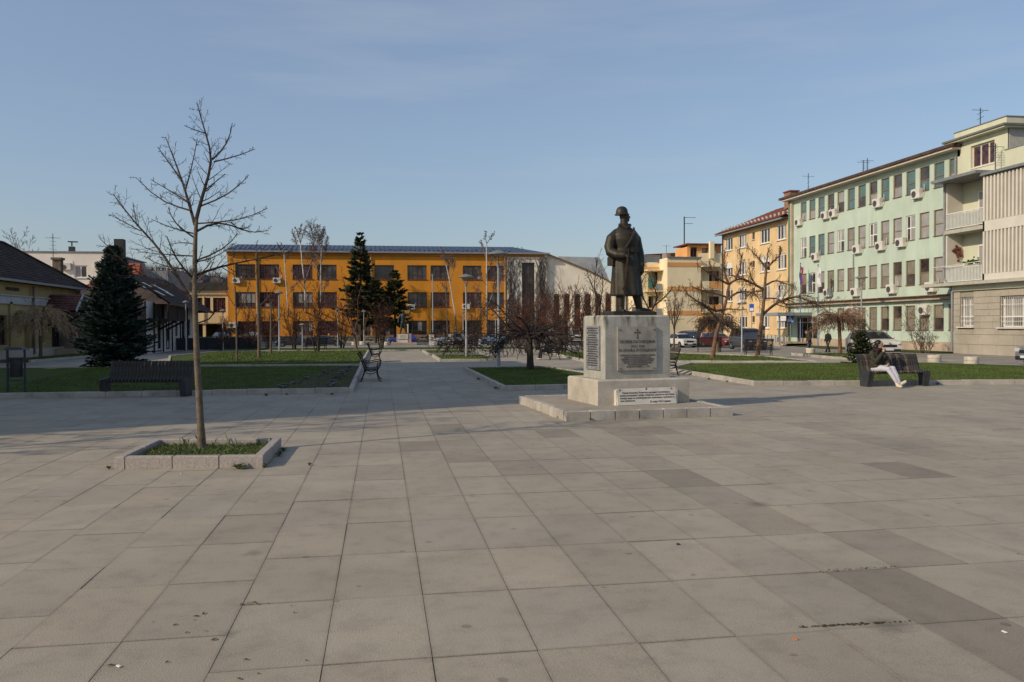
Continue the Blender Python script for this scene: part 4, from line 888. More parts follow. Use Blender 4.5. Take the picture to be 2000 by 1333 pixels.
# dark panel fence of the cafe terrace and big white bins behind it
cf = thing('terrace_fence', 'low black panel fence of a terrace in front of the link building', 'fence')
for k in range(9):
    a = V((-16.6, 72.0, 0)).lerp(V((-12.6, 76.5, 0)), 0); x = -17.6+1.02*k*.82; MB().box((x, 72+.18*k, .55), (.80, .06, 1.0)).build('panel', DARKM, cf); MB().box((x-.42, 72+.18*k-.09, .6), (.06, .08, 1.2)).build('post', DARKM, cf)
rebase(cf, (-12.5, 72.8, 0))
for (x, y, lab, s) in ((-14.1, 76.2, 'white wheeled waste container behind the black terrace fence, left one', 1.0), (-11.5, 77.4, 'grey waste container behind the right end of the black terrace fence', .9)):
    t = thing('waste_container', lab, 'waste container', (x, y, 0), 0, 'waste containers at the terrace'); b = mat('container_white', (.55, .55, .52), .6, .1) if s == 1 else mat('container_grey', (.25, .27, .28), .6, .1)
    MB().add([(-.55, -.4, .2), (.55, -.4, .2), (.55, .4, .2), (-.55, .4, .2), (-.68, -.5, 1.15), (.68, -.5, 1.15), (.68, .5, 1.15), (-.68, .5, 1.15)], [(0, 3, 2, 1), (0, 1, 5, 4), (1, 2, 6, 5), (2, 3, 7, 6), (3, 0, 4, 7), (4, 5, 6, 7)]).build('body', b, t)
    MB().add([(-.7, -.52, 1.16), (.7, -.52, 1.16), (.7, .52, 1.16), (-.7, .52, 1.16), (-.5, 0, 1.5), (.5, 0, 1.5)], [(0, 1, 5, 4), (1, 2, 5), (2, 3, 4, 5), (3, 0, 4)]).build('lid', b, t)
    for sx in (-1, 1): MB().lathe([(.1, -.04), (.1, .04)], 10, (sx*.45, -.38, .1), Matrix.Rotation(pi/2, 3, 'Y')).build('wheel', BLACK, t)
# ---------------- tall house left of the frame: it stands in the sun and shades the near left of the square
blk = thing('side_tower_house', 'tall plain apartment house left of the square that throws the long shadow', 'building')
wall('wall', (-20.5, 10.8, 0), UY, 22.5, 16.6, [(1.0+2.5*i, 2.3+2.5*i, 1.0+3.3*j, 2.5+3.3*j) for i in range(8) for j in range(5)], .2, WHR, blk)
for i in range(8):
    for j in range(5): MB().box((-20.68, 11.8+2.5*i+.65, 1.75+3.3*j), (.05, 1.3, 1.5)).build('window', GLASSB, blk)
MB().box((-26.3, 22.05, 8.2), (11, 22.3, 16.4)).build('core_wall', WHR, blk)
MB().add([(-20, 10.4, 16.6), (-20, 33.7, 16.6), (-32.2, 33.7, 16.6), (-32.2, 10.4, 16.6), (-25, 19, 19.5), (-26, 27, 19.5)], [(0, 1, 5, 4), (1, 2, 5), (2, 3, 4, 5), (3, 0, 4)]).build('roof', DTILE, blk)
rebase(blk, (-26, 23, 0))
# ================================================================== THINGS
# ---- remeshed bodies: limbs as tubes and balls grown into one continuous surface
def blob(name, parts, voxel, material, parent, loc=None, smooth_it=4, cat=None):
    mb = MB()
    for p in parts:
        if p[0] == 'ball': mb.ball(p[1], p[2], 12, 8, p[3] if len(p) > 3 else None)
        elif p[0] == 'mesh': mb.add(p[1], p[2])
        else:
            pts, rad = p; mb.tube(pts, rad, 10)
            rr_ = rad if hasattr(rad, '__len__') else [rad]*len(pts)
            for q, r_ in zip(pts, rr_): mb.ball(q, r_*.99, 10, 6)
    me = mb.mesh('tmp'); o = bpy.data.objects.new('tmp', me); COL.objects.link(o)
    rm = o.modifiers.new('r', 'REMESH'); rm.mode = 'VOXEL'; rm.voxel_size = voxel; rm.use_smooth_shade = True
    if smooth_it: sm = o.modifiers.new('s', 'SMOOTH'); sm.iterations = smooth_it; sm.factor = .5
    bpy.context.view_layer.update()
    me2 = bpy.data.meshes.new_from_object(o.evaluated_get(bpy.context.evaluated_depsgraph_get())); me2.name = name
    bpy.data.objects.remove(o); bpy.data.meshes.remove(me)
    me2.materials.clear(); me2.materials.append(material)
    me2.polygons.foreach_set('use_smooth', [True]*len(me2.polygons))
    return link(name, me2, parent, loc)
def loft(rings, n=20, fold=None):
    """closed loft of (z, cx, cy, rx, ry); fold(theta, z) scales the radius"""
    vs = []; fs = []
    for z, cx, cy, rx, ry in rings:
        for j in range(n):
            t = 2*pi*j/n; k = fold(t, z) if fold else 1; vs.append((cx+rx*k*cos(t), cy+ry*k*sin(t), z))
    m = len(rings)
    for i in range(m-1):
        for j in range(n): fs.append((i*n+j, i*n+(j+1) % n, (i+1)*n+(j+1) % n, (i+1)*n+j))
    fs.append(tuple(reversed(range(n)))); fs.append(tuple((m-1)*n+j for j in range(n))); return vs, fs
def hand(c, fwd, down, s=1.0, curl=.5, side=1):
    """palm, four curled fingers of unequal length and a thumb from the side of the palm"""
    c, fw, dn = V(c), V(fwd).normalized(), V(down); dn = (dn-fw*dn.dot(fw)).normalized(); sd = fw.cross(dn)*side
    out = [([c-fw*.03*s, c+fw*.045*s], [.033*s, .036*s])]
    for k, L in enumerate((.066, .078, .072, .055)):
        b = c+fw*.05*s+sd*(.033-.022*k)*s; p1 = b+(fw+dn*curl*.5).normalized()*L*.5*s; p2 = p1+(fw*.6+dn*curl*1.4).normalized()*L*.5*s
        out.append(([b, p1, p2], [.0115*s, .0105*s, .009*s]))
    b = c-fw*.01*s+sd*.035*s; p1 = b+(fw*.7+sd*.8+dn*.4*curl).normalized()*.04*s; p2 = p1+(fw+dn*curl).normalized()*.032*s
    out.append(([b, p1, p2], [.014*s, .012*s, .010*s])); return out
# ---------------- monument: low platform, plinth, die, plaques
CONC = mat('aged_concrete', (.40, .385, .335), .88, .14, 1.6, .35, 40, world=True, fine=.12, col2=(.27, .265, .235))
streak(CONC, (.20, .175, .13), .6, 2.2, .35, (.50, .72))
def top_stains(m, z1, z0, col, sc):
    nt = m.node_tree; N = nt.nodes; L = nt.links; b = N['Principled BSDF']; src = b.inputs['Base Color'].links[0].from_socket
    g = N.new('ShaderNodeNewGeometry'); mp = N.new('ShaderNodeMapping'); mp.inputs['Scale'].default_value = (sc, sc, .9); L.new(g.outputs['Position'], mp.inputs['Vector'])
    n = N.new('ShaderNodeTexNoise'); n.inputs['Scale'].default_value = 1; n.inputs['Detail'].default_value = 5; L.new(mp.outputs[0], n.inputs['Vector'])
    a = N.new('ShaderNodeMapRange'); a.inputs['From Min'].default_value = .50; a.inputs['From Max'].default_value = .64; L.new(n.outputs['Fac'], a.inputs['Value'])
    sp = N.new('ShaderNodeSeparateXYZ'); L.new(g.outputs['Position'], sp.inputs[0]); c = N.new('ShaderNodeMapRange'); c.inputs['From Min'].default_value = z0; c.inputs['From Max'].default_value = z1; L.new(sp.outputs['Z'], c.inputs['Value'])
    mu = N.new('ShaderNodeMath'); mu.operation = 'MULTIPLY'; L.new(a.outputs[0], mu.inputs[0]); L.new(c.outputs[0], mu.inputs[1])
    mx = N.new('ShaderNodeMix'); mx.data_type = 'RGBA'; mx.inputs['B'].default_value = (*col, 1); L.new(mu.outputs[0], mx.inputs['Factor']); L.new(src, mx.inputs['A']); L.new(mx.outputs['Result'], b.inputs['Base Color'])
top_stains(CONC, 2.12, 1.78, (.045, .042, .028), 5.5)   # lichen and rain stains under the top edge
CONCL = mat('pale_concrete', (.44, .395, .33), .88, .12, 1.5, .3, 40, world=True, fine=.12)
BRONZE = mat('dark_bronze', (.040, .031, .020), .5, .35, 5, .35, 30, metal=.3, spec=.4, col2=(.020, .021, .016))
PLQ = mat('grey_plaque', (.32, .295, .25), .6, .15, 3, .15, 60, world=True); PLQB = mat('blue_grey_plaque', (.235, .24, .25), .6, .2, 5, .2, 60, world=True)
LETTER = mat('dark_lettering', (.055, .045, .04), .7); PLQD = mat('faint_lettering', (.115, .115, .12), .7); PLQF = mat('worn_lettering', (.10, .088, .075), .7); MARB = mat('white_marble', (.62, .57, .50), .55, .10, 2.5, .08, 40, world=True)
ROTP, ROTM = RAD(4.2), RAD(8.6)
P0 = V((3.67, 16.17, 0)); pu = V((cos(ROTP), sin(ROTP), 0)); pv = V((-sin(ROTP), cos(ROTP), 0))
plf = thing('monument_platform', 'low paved platform with a rim of worn kerb stones under the soldier monument', 'platform')
PWd, PDp = 3.72, 4.05
c = P0+pu*PWd/2+pv*PDp/2
MB().box((c.x, c.y, .09), (PWd-.30, PDp-.30, .18), rz=ROTP).build('paved_top', slab_mat('platform_slab', True), plf)
for a, d, T, off in ((P0, pu, PWd, pv), (P0+pv*.16, pv, PDp-.16, pu), (P0+pu*PWd+pv*.16, pv, PDp-.16, -pu), (P0+pv*PDp+pu*.16, pu, PWd-.32, -pv)):
    n = max(1, round(T/.52)); L = T/n
    for i in range(n):
        q = a+d*(L*(i+.5))+off*.08; o = MB().box((0, 0, .1), (L-.022, .155, .2), ch=.014).build('kerb_stone', KERB, plf, (q.x, q.y, rg.gauss(0, .003)))
        o.rotation_euler = (rg.gauss(0, .012), rg.gauss(0, .006), atan2(d.y, d.x)+rg.gauss(0, .01))
rebase(plf, (c.x, c.y, 0))
mon = thing('monument_pedestal', 'stained concrete pedestal with grey inscription plaques carrying the bronze soldier', 'monument', (*G(1168, 793, .18)[:2], .18), ROTM)
# local: front left corner of the plinth at the origin, +X along the front, +Y back
PW, PD_, PH = 2.26, 1.80, .56
MB().box((PW/2, PD_/2, PH/2), (PW, PD_, PH), ch=.03).build('plinth', CONCL, mon)
DW, DD, DH = 1.61, 1.26, 1.43; dx0 = .28
MB().box((dx0+DW/2, .22+DD/2, PH+DH/2), (DW, DD, DH), ch=.035).build('die', CONC, mon)
yf = .22
def plaque(x0, x1, z0, z1, side, m_):
    if side == 'f': return MB().box(((x0+x1)/2, yf-.015, (z0+z1)/2), (x1-x0, .05, z1-z0), ch=0).build('plaque', m_, mon)
    return MB().box((dx0-.015, (x0+x1)/2, (z0+z1)/2), (.05, x1-x0, z1-z0)).build('plaque', m_, mon)
fx0, fx1, fz0, fz1 = dx0+.28, dx0+1.25, PH+.19, PH+1.17
pf = plaque(fx0, fx1, fz0, fz1, 'f', PLQ); xc = (fx0+fx1)/2; yt = yf-.043
for body, z, s in (('ПАЛИМ РАТНИЦИМА', .61, .098), ('1912 - 1918', .515, .082), ('ЗА КРАЉА И ОТАЏБИНУ', .42, .090)):
    text(body, s, PLQF, pf, (xc, yt, fz0+z), UX, sx=.86)
for i, body in enumerate(('ПОДИГНУТ НА УСПОМЕНУ СВОЈИМ РАТНИЦИМА', 'ДУХОМ СВОЈИМ НАРОД ОВОГ КРАЈА', 'РАТОВИМА ЗА ОСЛОБОЂЕЊЕ И УЈЕДИЊЕЊЕ', 'СПОМЕНИК ПОДИЖУ УДРУЖЕЊА РАТНИКА', 'ИЗ ОВОГ КРАЈА И ПОТОМЦИ ЊИХОВИ', 'ВЕЧНА ИМ СЛАВА И ХВАЛА', 'ПОДИГНУТО ГОДИНЕ ............ 1937')):
    text(body, .041, PLQF, pf, (xc+.01, yt, fz0+.325-.043*i), UX, sx=.86)
cr = MB()
zc = fz0+.82
for p, q in (((0, -.075), (0, .07)), ((-.045, .03), (.045, .03))): cr.bar((xc+p[0], yt, zc+p[1]), (xc+q[0], yt, zc+q[1]), .012, .012)
for p in ((0, .085), (-.058, .03), (.058, .03), (0, -.09)): cr.lathe([(.024, -.003), (.024, .003), (.014, .003)], 10, (xc+p[0], yt, zc+p[1]), Matrix.Rotation(pi/2, 3, 'X'))
cr.build('cross_emblem', PLQF, pf)
for x, z in ((fx0+.06, fz1-.07), (fx1-.06, fz1-.07), (fx0+.07, fz0+.04), (fx1-.06, fz0+.04)): MB().box((x, yt, z), (.04, .02, .015)).build('bolt', LETTER, pf)
lp = plaque(yf+.26, yf+1.02, PH+.19, PH+1.19, 'l', PLQB)
names = ['ЈОВАНОВИЋ М. ПЕТАР  РЕДОВ', 'ПЕТРОВИЋ С. МИЛАН  КАПЛАР', 'НИКОЛИЋ Ј. ДРАГУТИН', 'МАРКОВИЋ Р. СТЕВАН', 'ИЛИЋ П. ЖИВОЈИН']
for i in range(17): text(names[(i*3) % 5]+'  '+names[(i*2+1) % 5][:14], .047, PLQD, lp, (dx0-.043, yf+.64, PH+1.12-.053*i), (0, -1, 0), sx=.54)
# white marble plate leaning on the plinth
wp = thing('marble_plate', 'white marble plate with small dark lettering leaning against the monument plinth', 'plate', mon.location.copy(), ROTM)
tl = Matrix.Rotation(-.20, 3, 'X'); wx0, wx1, whh = .40, 1.84, .37
o = MB().box(((wx0+wx1)/2, -.115, whh/2*cos(.2)+.004), (wx1-wx0, .035, whh), M=tl).build('plate', MARB, wp)
up = tl @ V((0, 0, 1)); nn = tl @ V((0, -1, 0)); base = V(((wx0+wx1)/2, -.115, whh/2*cos(.2)+.004))+nn*.0195
for i, (body, al) in enumerate((('     Палим борцима, Комитета народног ослобођења', 'LEFT'), ('палим ратницима Србије и Војвоме светлости пута Ваше', 'LEFT'), ('комада нада се незаборављене жртвовања, захвални су', 'LEFT'), ('овој храбрости.', 'LEFT'))):
    text(body, .056, LETTER, wp, base+V((-.66, 0, 0))+up*(.065-.058*i), UX, up=up, align=al, sx=.86)
text('22 маја 1954 године', .062, LETTER, wp, base+V((.32, 0, 0))-up*.145, UX, up=up, sx=.9)
text('★', .07, LETTER, wp, base+up*.135, UX, up=up, name='star_emblem')
for x in (-.64, .62): MB().ball(base+V((x, 0, 0))+up*.155, .016, 6, 4).build('bolt', LETTER, wp)
for x in (wx0+.02, wx1+.02): MB().box((x, -.05, .17), (.07, .13, .34)).build('side_stone', MARB, wp)
# ---------------- bronze soldier
st = thing('soldier_statue', 'dark bronze soldier in helmet and long greatcoat holding a rifle on the tall pedestal', 'statue', Matrix.Translation(mon.location) @ Matrix.Rotation(ROTM, 4, 'Z') @ V((dx0+DW/2-.02, .22+DD/2-.05, PH+DH)), ROTM-.05); st.scale = (.94, .94, .92)
def sfold(t, z): 
    k = max(0, min(1, (1.55-z)/1.0)); return 1+.07*k*sin(9*t+1.3*z)+.035*k*sin(5*t)
coat = loft([(.44, .03, 0, .375, .29), (.47, .03, 0, .395, .31), (.80, .02, 0, .375, .285), (1.15, .01, 0, .35, .255), (1.42, .0, 0, .325, .235), (1.56, .0, 0, .285, .21), (1.64, .0, 0, .30, .22), (1.85, -.01, 0, .34, .25), (1.98, -.02, .0, .335, .24), (2.08, -.03, .01, .265, .20), (2.17, -.04, .01, .165, .14), (2.25, -.05, .0, .12, .12)], 72, sfold)
tubes = [('mesh', *coat),
  ([(-.23, .02, 2.02), (-.385, .0, 1.87), (-.445, -.03, 1.68), (-.44, -.10, 1.53), (-.33, -.26, 1.46), (-.20, -.36, 1.44)], [.12, .135, .135, .13, .105, .085]),
  ([(.18, .02, 2.02), (.285, .02, 1.87), (.325, .02, 1.68), (.355, .0, 1.52), (.37, -.06, 1.35), (.375, -.10, 1.22)], [.115, .125, .12, .12, .095, .08]),
  ([(-.05, 0, 2.2), (-.05, -.01, 2.36)], [.105, .095]),                                                       # neck
  ('ball', (-.045, -.01, 2.445), (.125, .098, .145)), ('ball', (.0, -.012, 2.40), (.085, .078, .085)),          # skull, jaw
  ([(.058, -.012, 2.46), (.098, -.014, 2.425), (.082, -.014, 2.408)], [.018, .024, .018]),                      # nose in profile to the right
  ([(.052, -.012, 2.375), (.075, -.012, 2.37)], [.028, .022]), ([(.04, -.012, 2.335), (.066, -.012, 2.338)], [.035, .026]), # mouth, chin
  ([(-.06, -.105, 2.44), (-.065, -.108, 2.40)], [.022, .018]),                                                  # ear
  ([(-.14, -.02, .60), (-.15, -.02, .30), (-.15, -.03, .14)], [.12, .105, .085]), ([(-.15, 0, .08), (-.155, -.12, .07), (-.16, -.26, .05)], [.075, .075, .055]),
  ([(.26, .02, .60), (.32, .02, .34), (.36, .02, .15)], [.125, .105, .085]), ([(.36, .02, .09), (.50, .0, .075), (.64, -.03, .055)], [.078, .072, .052])]
tubes += hand((-.13, -.40, 1.42), (.75, -.35, -.25), (.0, .3, -1), 1.5, .8, -1) + hand((.375, -.12, 1.12), (.05, -.1, -1), (-1, 0, 0), 1.5, .45, -1)
body = blob('body', tubes, .013, BRONZE, st, smooth_it=2)
hm = Matrix.Rotation(.0, 3, 'Z')
MB().lathe([(.188, 2.475), (.184, 2.49), (.155, 2.515), (.15, 2.56), (.135, 2.62), (.10, 2.665), (.05, 2.69), (.002, 2.695)], 24, (-.03, -.01, 0), Matrix.Rotation(-.03, 3, 'Y') @ Matrix.Diagonal((1.0, .86, 1.0))).build('helmet', BRONZE, st, smooth=True)
vs_, fs_ = loft([(1.545, 0, 0, .305, .232), (1.55, 0, 0, .318, .245), (1.63, 0, 0, .318, .245), (1.635, 0, 0, .30, .23)], 40); MB().add(vs_, fs_).build('belt', BRONZE, st, smooth=True)
for x in (-.08, .06, .17): MB().box((x, -.25+abs(x)*.12, 1.585), (.10, .07, .12), rz=x*.9, ch=.015).build('ammunition_pouch', BRONZE, st)
MB().tube([(.14, -.16, 2.14), (.12, -.24, 2.05), (.03, -.275, 1.86), (-.08, -.265, 1.68), (-.12, -.25, 1.62)], .028, 6).build('shoulder_strap', BRONZE, st, smooth=True)
MB().tube([(-.17, -.10, 2.20), (-.05, -.17, 2.13), (.06, -.10, 2.21), (.03, .1, 2.24), (-.12, .1, 2.24), (-.17, -.10, 2.20)], .045, 8).build('collar', BRONZE, st, smooth=True)
rf = MB().tube([(-.13, -.46, 1.45), (-.17, -.455, 1.1), (-.20, -.45, .75), (-.225, -.445, .56)], [.028, .036, .042, .045], 8); rf.tube([(-.225, -.445, .58), (-.24, -.44, .02)], [.022, .014], 8); rf.box((-.22, -.445, .60), (.10, .06, .07)); rf.tube([(-.13, -.46, 1.43), (-.115, -.462, 1.56)], [.02, .016], 8)
rf.build('rifle', mat('bronze_worn', (.055, .034, .020), .4, .3, 6, metal=.5), st, smooth=True)
MB().box((-.36, .02, 1.32), (.12, .22, .24), rz=.3, ch=.03).build('satchel', BRONZE, st)
MB().tube([(x, -.235+.0*k, z) for k, (x, z) in enumerate(((-.02, 1.98), (-.015, 1.8), (0, 1.66)))], .012, 5).build('coat_edge', BRONZE, st)
for k in range(4): MB().ball((.04, -.262+.012*abs(k-1), 1.98-.09*k), .017, 6, 4).build('button', BRONZE, st)
MB().box((.05, -.05, .0), (1.12, .80, .11), ch=.03).build('statue_base', BRONZE, st)
for ch2 in st.children: ch2.location.z += .05
# ---------------- tree planter in front
KB2 = mat('granite_kerb', (.36, .315, .285), .8, .12, 30, .35, 90, fine=.35)
pn = thing('tree_planter', 'square planter of pinkish granite kerbs with grass around the bare sapling', 'planter')
pb, pr, pr2, pl2 = V((-3.66, 11.97, 0)), V((-1.63, 11.70, 0)), V((-1.60, 13.55, 0)), V((-3.60, 13.85, 0))
def pkerb(a, b, cuts, h=.17, w=.13):
    d = (b-a); T = d.length; d /= T; nrm = V((-d.y, d.x, 0)); s0 = 0
    for c_ in cuts+[T]:
        L = c_-s0; q = a+d*(s0+L/2)+nrm*w/2; o = MB().box((0, 0, h/2), (L-.014, w, h), ch=.010).build('kerb_stone', KB2, pn, q); o.rotation_euler = (rg.gauss(0, .01), 0, atan2(d.y, d.x)+rg.gauss(0, .006)); s0 = c_
pkerb(pb, pr, [.155, .80, 1.44]); pkerb(pr+(pr2-pr)*.07, pr2, [.8]); pkerb(pr2+(pl2-pr2)*.07, pl2, [.65, 1.3]); pkerb(pl2+(pb-pl2)*.07, pb+(pl2-pb)*.06, [.8])
MB().prism([(-3.5, 12.1), (-1.75, 11.86), (-1.74, 13.4), (-3.46, 13.7)], 0, .085).build('planter_soil', SOIL, pn)
rebase(pn, (-2.65, 12.8, 0))
r = random.Random(31); vs_, fs_ = [], []
for k in range(5200):
    x, y = r.uniform(-3.5, -1.76), r.uniform(11.88, 13.6)
    if not poly_in((x, y), [(-3.5, 12.1), (-1.75, 11.87), (-1.74, 13.4), (-3.46, 13.7)]): continue
    d_ = sin(x*3.1)*sin(y*4.3+1); 
    if r.random() < .45 and d_ < -.2: continue
    h = r.uniform(.02, .06)*(1.7 if r.random() < .05 else 1); a = r.uniform(0, 6.28); w2 = .005; lx, ly = r.gauss(0, .45)*h, r.gauss(0, .45)*h; o = len(vs_)
    vs_ += [(x-cos(a)*w2, y-sin(a)*w2, .083), (x+cos(a)*w2, y+sin(a)*w2, .083), (x+lx*.6+cos(a)*w2*.7, y+ly*.6+sin(a)*w2*.7, .083+h*.7), (x+lx*1.3, y+ly*1.3, .083+h)]; fs_ += [(o, o+1, o+2), (o, o+2, o+3)]
for k in range(16):
    t = r.random(); x, y = (-3.45+1.65*t, 13.62-.2*t) if k % 2 else (r.uniform(-3.4, -1.8), r.uniform(12.2, 13.3)); h = r.uniform(.10, .20); a = r.uniform(0, 6.28); o = len(vs_)
    lx, ly = cos(a)*h*.5, sin(a)*h*.5; vs_ += [(x-.006, y, .08), (x+.006, y, .08), (x+lx*.5, y+ly*.5, .08+h*.75), (x+lx, y+ly, .08+h)]; fs_ += [(o, o+1, o+2), (o, o+2, o+3)]
me = bpy.data.meshes.new('planter_grass'); me.from_pydata(vs_, [], fs_); me.materials.append(mat('planter_blades', (.080, .115, .024), .7, .4, 3, col2=(.05, .068, .016), world=True)); link('planter_grass', me, kind='stuff')
WEED = mat('weed_leaf', (.065, .095, .022), .75, .3, 9, col2=(.04, .07, .015))
def rosette(pts, name='weeds'):
    mb = MB(); r = random.Random(77)
    for x, y, s in pts:
        for j in range(int(26)):
            a = r.uniform(0, 6.28); L = s*r.uniform(.5, 1.1); e = r.uniform(.25, 1.1); w2 = L*.14; tx, ty = -sin(a)*w2, cos(a)*w2
            p1 = (x+cos(a)*L*.55*cos(e*.6), y+sin(a)*L*.55*cos(e*.6), .02+L*.55*sin(e)); p2 = (x+cos(a)*L, y+sin(a)*L, .015+L*.45*sin(e))
            mb.add([(x, y, .0), (p1[0]+tx, p1[1]+ty, p1[2]), p2, (p1[0]-tx, p1[1]-ty, p1[2])], [(0, 1, 2, 3)])
    return mb.build(name, WEED, kind='stuff')
wd = [(-1.95, 11.66, .14), (-1.62, 11.72, .08), (-3.72, 11.98, .06), (-1.54, 12.7, .09), (-1.53, 13.2, .10), (-1.55, 12.95, .07)]
for px, py, s in ((1200, 819, .10), (1155, 822, .09), (1262, 817, .09), (1340, 815, .08), (1090, 818, .05), (1060, 803, .05), (605, 910, .05), (648, 772, .1), (520, 774, .1), (560, 772, .07), (915, 727, .1), (935, 742, .12), (968, 760, .12), (1020, 760, .1), (1040, 760, .08), (1385, 742, .1), (1420, 747, .08), (1690, 753, .12), (1830, 752, .1), (240, 774, .12), (300, 774, .1), (40, 776, .12)):
    p = G(px, py); wd.append((p.x, p.y, s*1.1))
rosette(wd)
# moss and litter in the wide joint by the dark slab, fallen leaves and litter on the paving
r = random.Random(12); mb = MB()
for k in range(70):
    t = r.random()*.55; p = G(1560+t*400, 1226-t*22+r.gauss(0, .8)); s = r.uniform(.003, .009)*(1.8 if .12 < t < .4 else 1); mb.ball((p.x, p.y, .003), (s, s, s*.4), 5, 3)
for k in range(60):
    t = r.random(); p = G(1600+t*150, 1117-t*10+r.gauss(0, 1)); s = r.uniform(.003, .007); mb.ball((p.x, p.y, .003), (s, s, s*.4), 5, 3)
mb.build('moss', mat('joint_moss', (.075, .065, .03), .95, .4, 20, world=True), kind='stuff')
mb = MB()
for px, py in ((385,1205),(378,1213),(400,1200),(345,1222),(415,1252),(420,1250),(365,1237),(400,1235),(470,1182),(500,1181),(525,1180),(495,1178),(565,1185),(575,1198),(300,1217),(330,1295),(470,1328),(480,1290),(600,1292),(213,1301),(505,1318)):
    p = G(px+r.uniform(-4, 4), py); s = r.uniform(.012, .03); a = r.uniform(0, 6.28); mb.add([(p.x-cos(a)*s, p.y-sin(a)*s, .004), (p.x+sin(a)*s*.35, p.y-cos(a)*s*.35, .010), (p.x+cos(a)*s, p.y+sin(a)*s, .005), (p.x-sin(a)*s*.35, p.y+cos(a)*s*.35, .011)], [(0, 1, 2, 3)])
mb.build('fallen_leaves', mat('green_leaf_bits', (.07, .10, .02), .7, .4, 30, world=True), kind='stuff')
t = thing('bottle_cap', 'small blue bottle cap lying on the paving slab', 'bottle cap', G(1324, 1064)); MB().lathe([(.015, 0), (.016, .006), (.014, .012), (.002, .013)], 12).build('cap', mat('blue_plastic', (.01, .015, .12), .4), t)
for lab, px, py, cc in (('orange cigarette butt on the paving at lower right', 1553, 1250, (.5, .16, .05)), ('white paper scrap on the paving beside the dark slab at right', 1962, 1236, (.7, .68, .64)), ('pale paper scrap on the paving near the lower left edge', 232, 1303, (.7, .68, .64)), ('white bit of litter in front of the tree planter', 355, 926, (.7, .68, .64))):
    p = G(px, py); t = thing('litter', lab, 'litter', p, r.uniform(0, 3)); MB().box((0, 0, .006), (.035, .016, .006), ch=.002).build('scrap', mat('litter_%d' % px, cc, .8, .05), t)
# ---------------- modern slatted benches
SLAT = mat('weathered_slat', (.060, .052, .046), .8, .35, 9, .25, 60, fine=.3); SLATB = mat('weathered_slat_pale', (.16, .115, .09), .8, .35, 9, .25, 60, fine=.3); PANEL = mat('anthracite_steel', (.040, .042, .047), .5, .1, 4)
def modern_bench(label, loc, rz, L=2.05, seat=.46, top=.98, n=23, mixed=False, curved=.0):
    t = thing('slatted_bench', label, 'bench', loc, rz, 'modern slatted benches'); r = random.Random(int(L*100)+mixed)
    prof = [(-.30, seat), (.13, seat-.02), (.20, seat+.03), (.26, seat+.22), (.335, top-.08), (.38, top)]
    if curved: prof = [(-.32, seat), (.05, seat-.015), (.16, seat+.03), (.22, seat+.16), (.25, seat+.30), (.33, top-.06), (.42, top)]
    me = MB(); w = L/n
    for i in range(len(prof)-1):
        (y0, z0), (y1, z1) = prof[i], prof[i+1]; me.bar((0, y0, z0), (0, y1, z1), w-.018, .03, up=(1, 0, 0) if 0 else (0, -1, 1))
    ma, mb_ = me.mesh('slat', SLAT), me.mesh('slat', SLATB)
    for i in range(n):
        o = link('slat', mb_ if mixed and r.random() < .38 else ma, t, (-L/2+w*(i+.5), rg.gauss(0, .003), rg.gauss(0, .002)))
    for sx in (-1, 1):
        x = sx*(L/2+.03); m_ = MB()
        m_.extrude([(x-.03, -.36, seat+.03), (x-.03, -.36, seat-.05), (x-.03, -.26, 0), (x-.03, .14, 0), (x-.03, .22, seat-.03), (x-.03, .30, seat+.2), (x-.03, prof[-1][0]+.04, top), (x-.03, prof[-1][0]-.02, top+.01), (x-.03, .20, seat+.06)], (.06, 0, 0)); m_.build('side_panel', PANEL, t)
        q = MB(); xi = x-sx*.09; q.extrude([(xi-.08, -.34, seat-.03), (xi-.05, -.26, 0), (xi+.05, -.26, 0), (xi+.08, -.34, seat-.03)], (0, .05, 0)); q.build('leg_plate', PANEL, t)
    MB().bar((-L/2, -.05, seat-.05), (L/2, -.05, seat-.05), .06, .04).bar((-L/2, .30, seat+.3), (L/2, .30, seat+.3), .04, .06).build('rail', PANEL, t); return t
pL, pR = G(205, 775), G(367, 774.5); c = (pL+pR)/2; BENCHL = modern_bench('empty dark slatted bench in the shade before the left lawn', (c.x, c.y+.15, 0), atan2(pR.y-pL.y, pR.x-pL.x), L=(pR-pL).length-.06)
pL, pR = G(1690, 755.5), G(1806, 754); c = (pL+pR)/2; BR_ANG = atan2(pR.y-pL.y, pR.x-pL.x); BENCHR = modern_bench('dark slatted bench with the seated woman at the right lawn', (c.x, c.y+.1, 0), BR_ANG, L=(pR-pL).length-.06, mixed=True, curved=1)
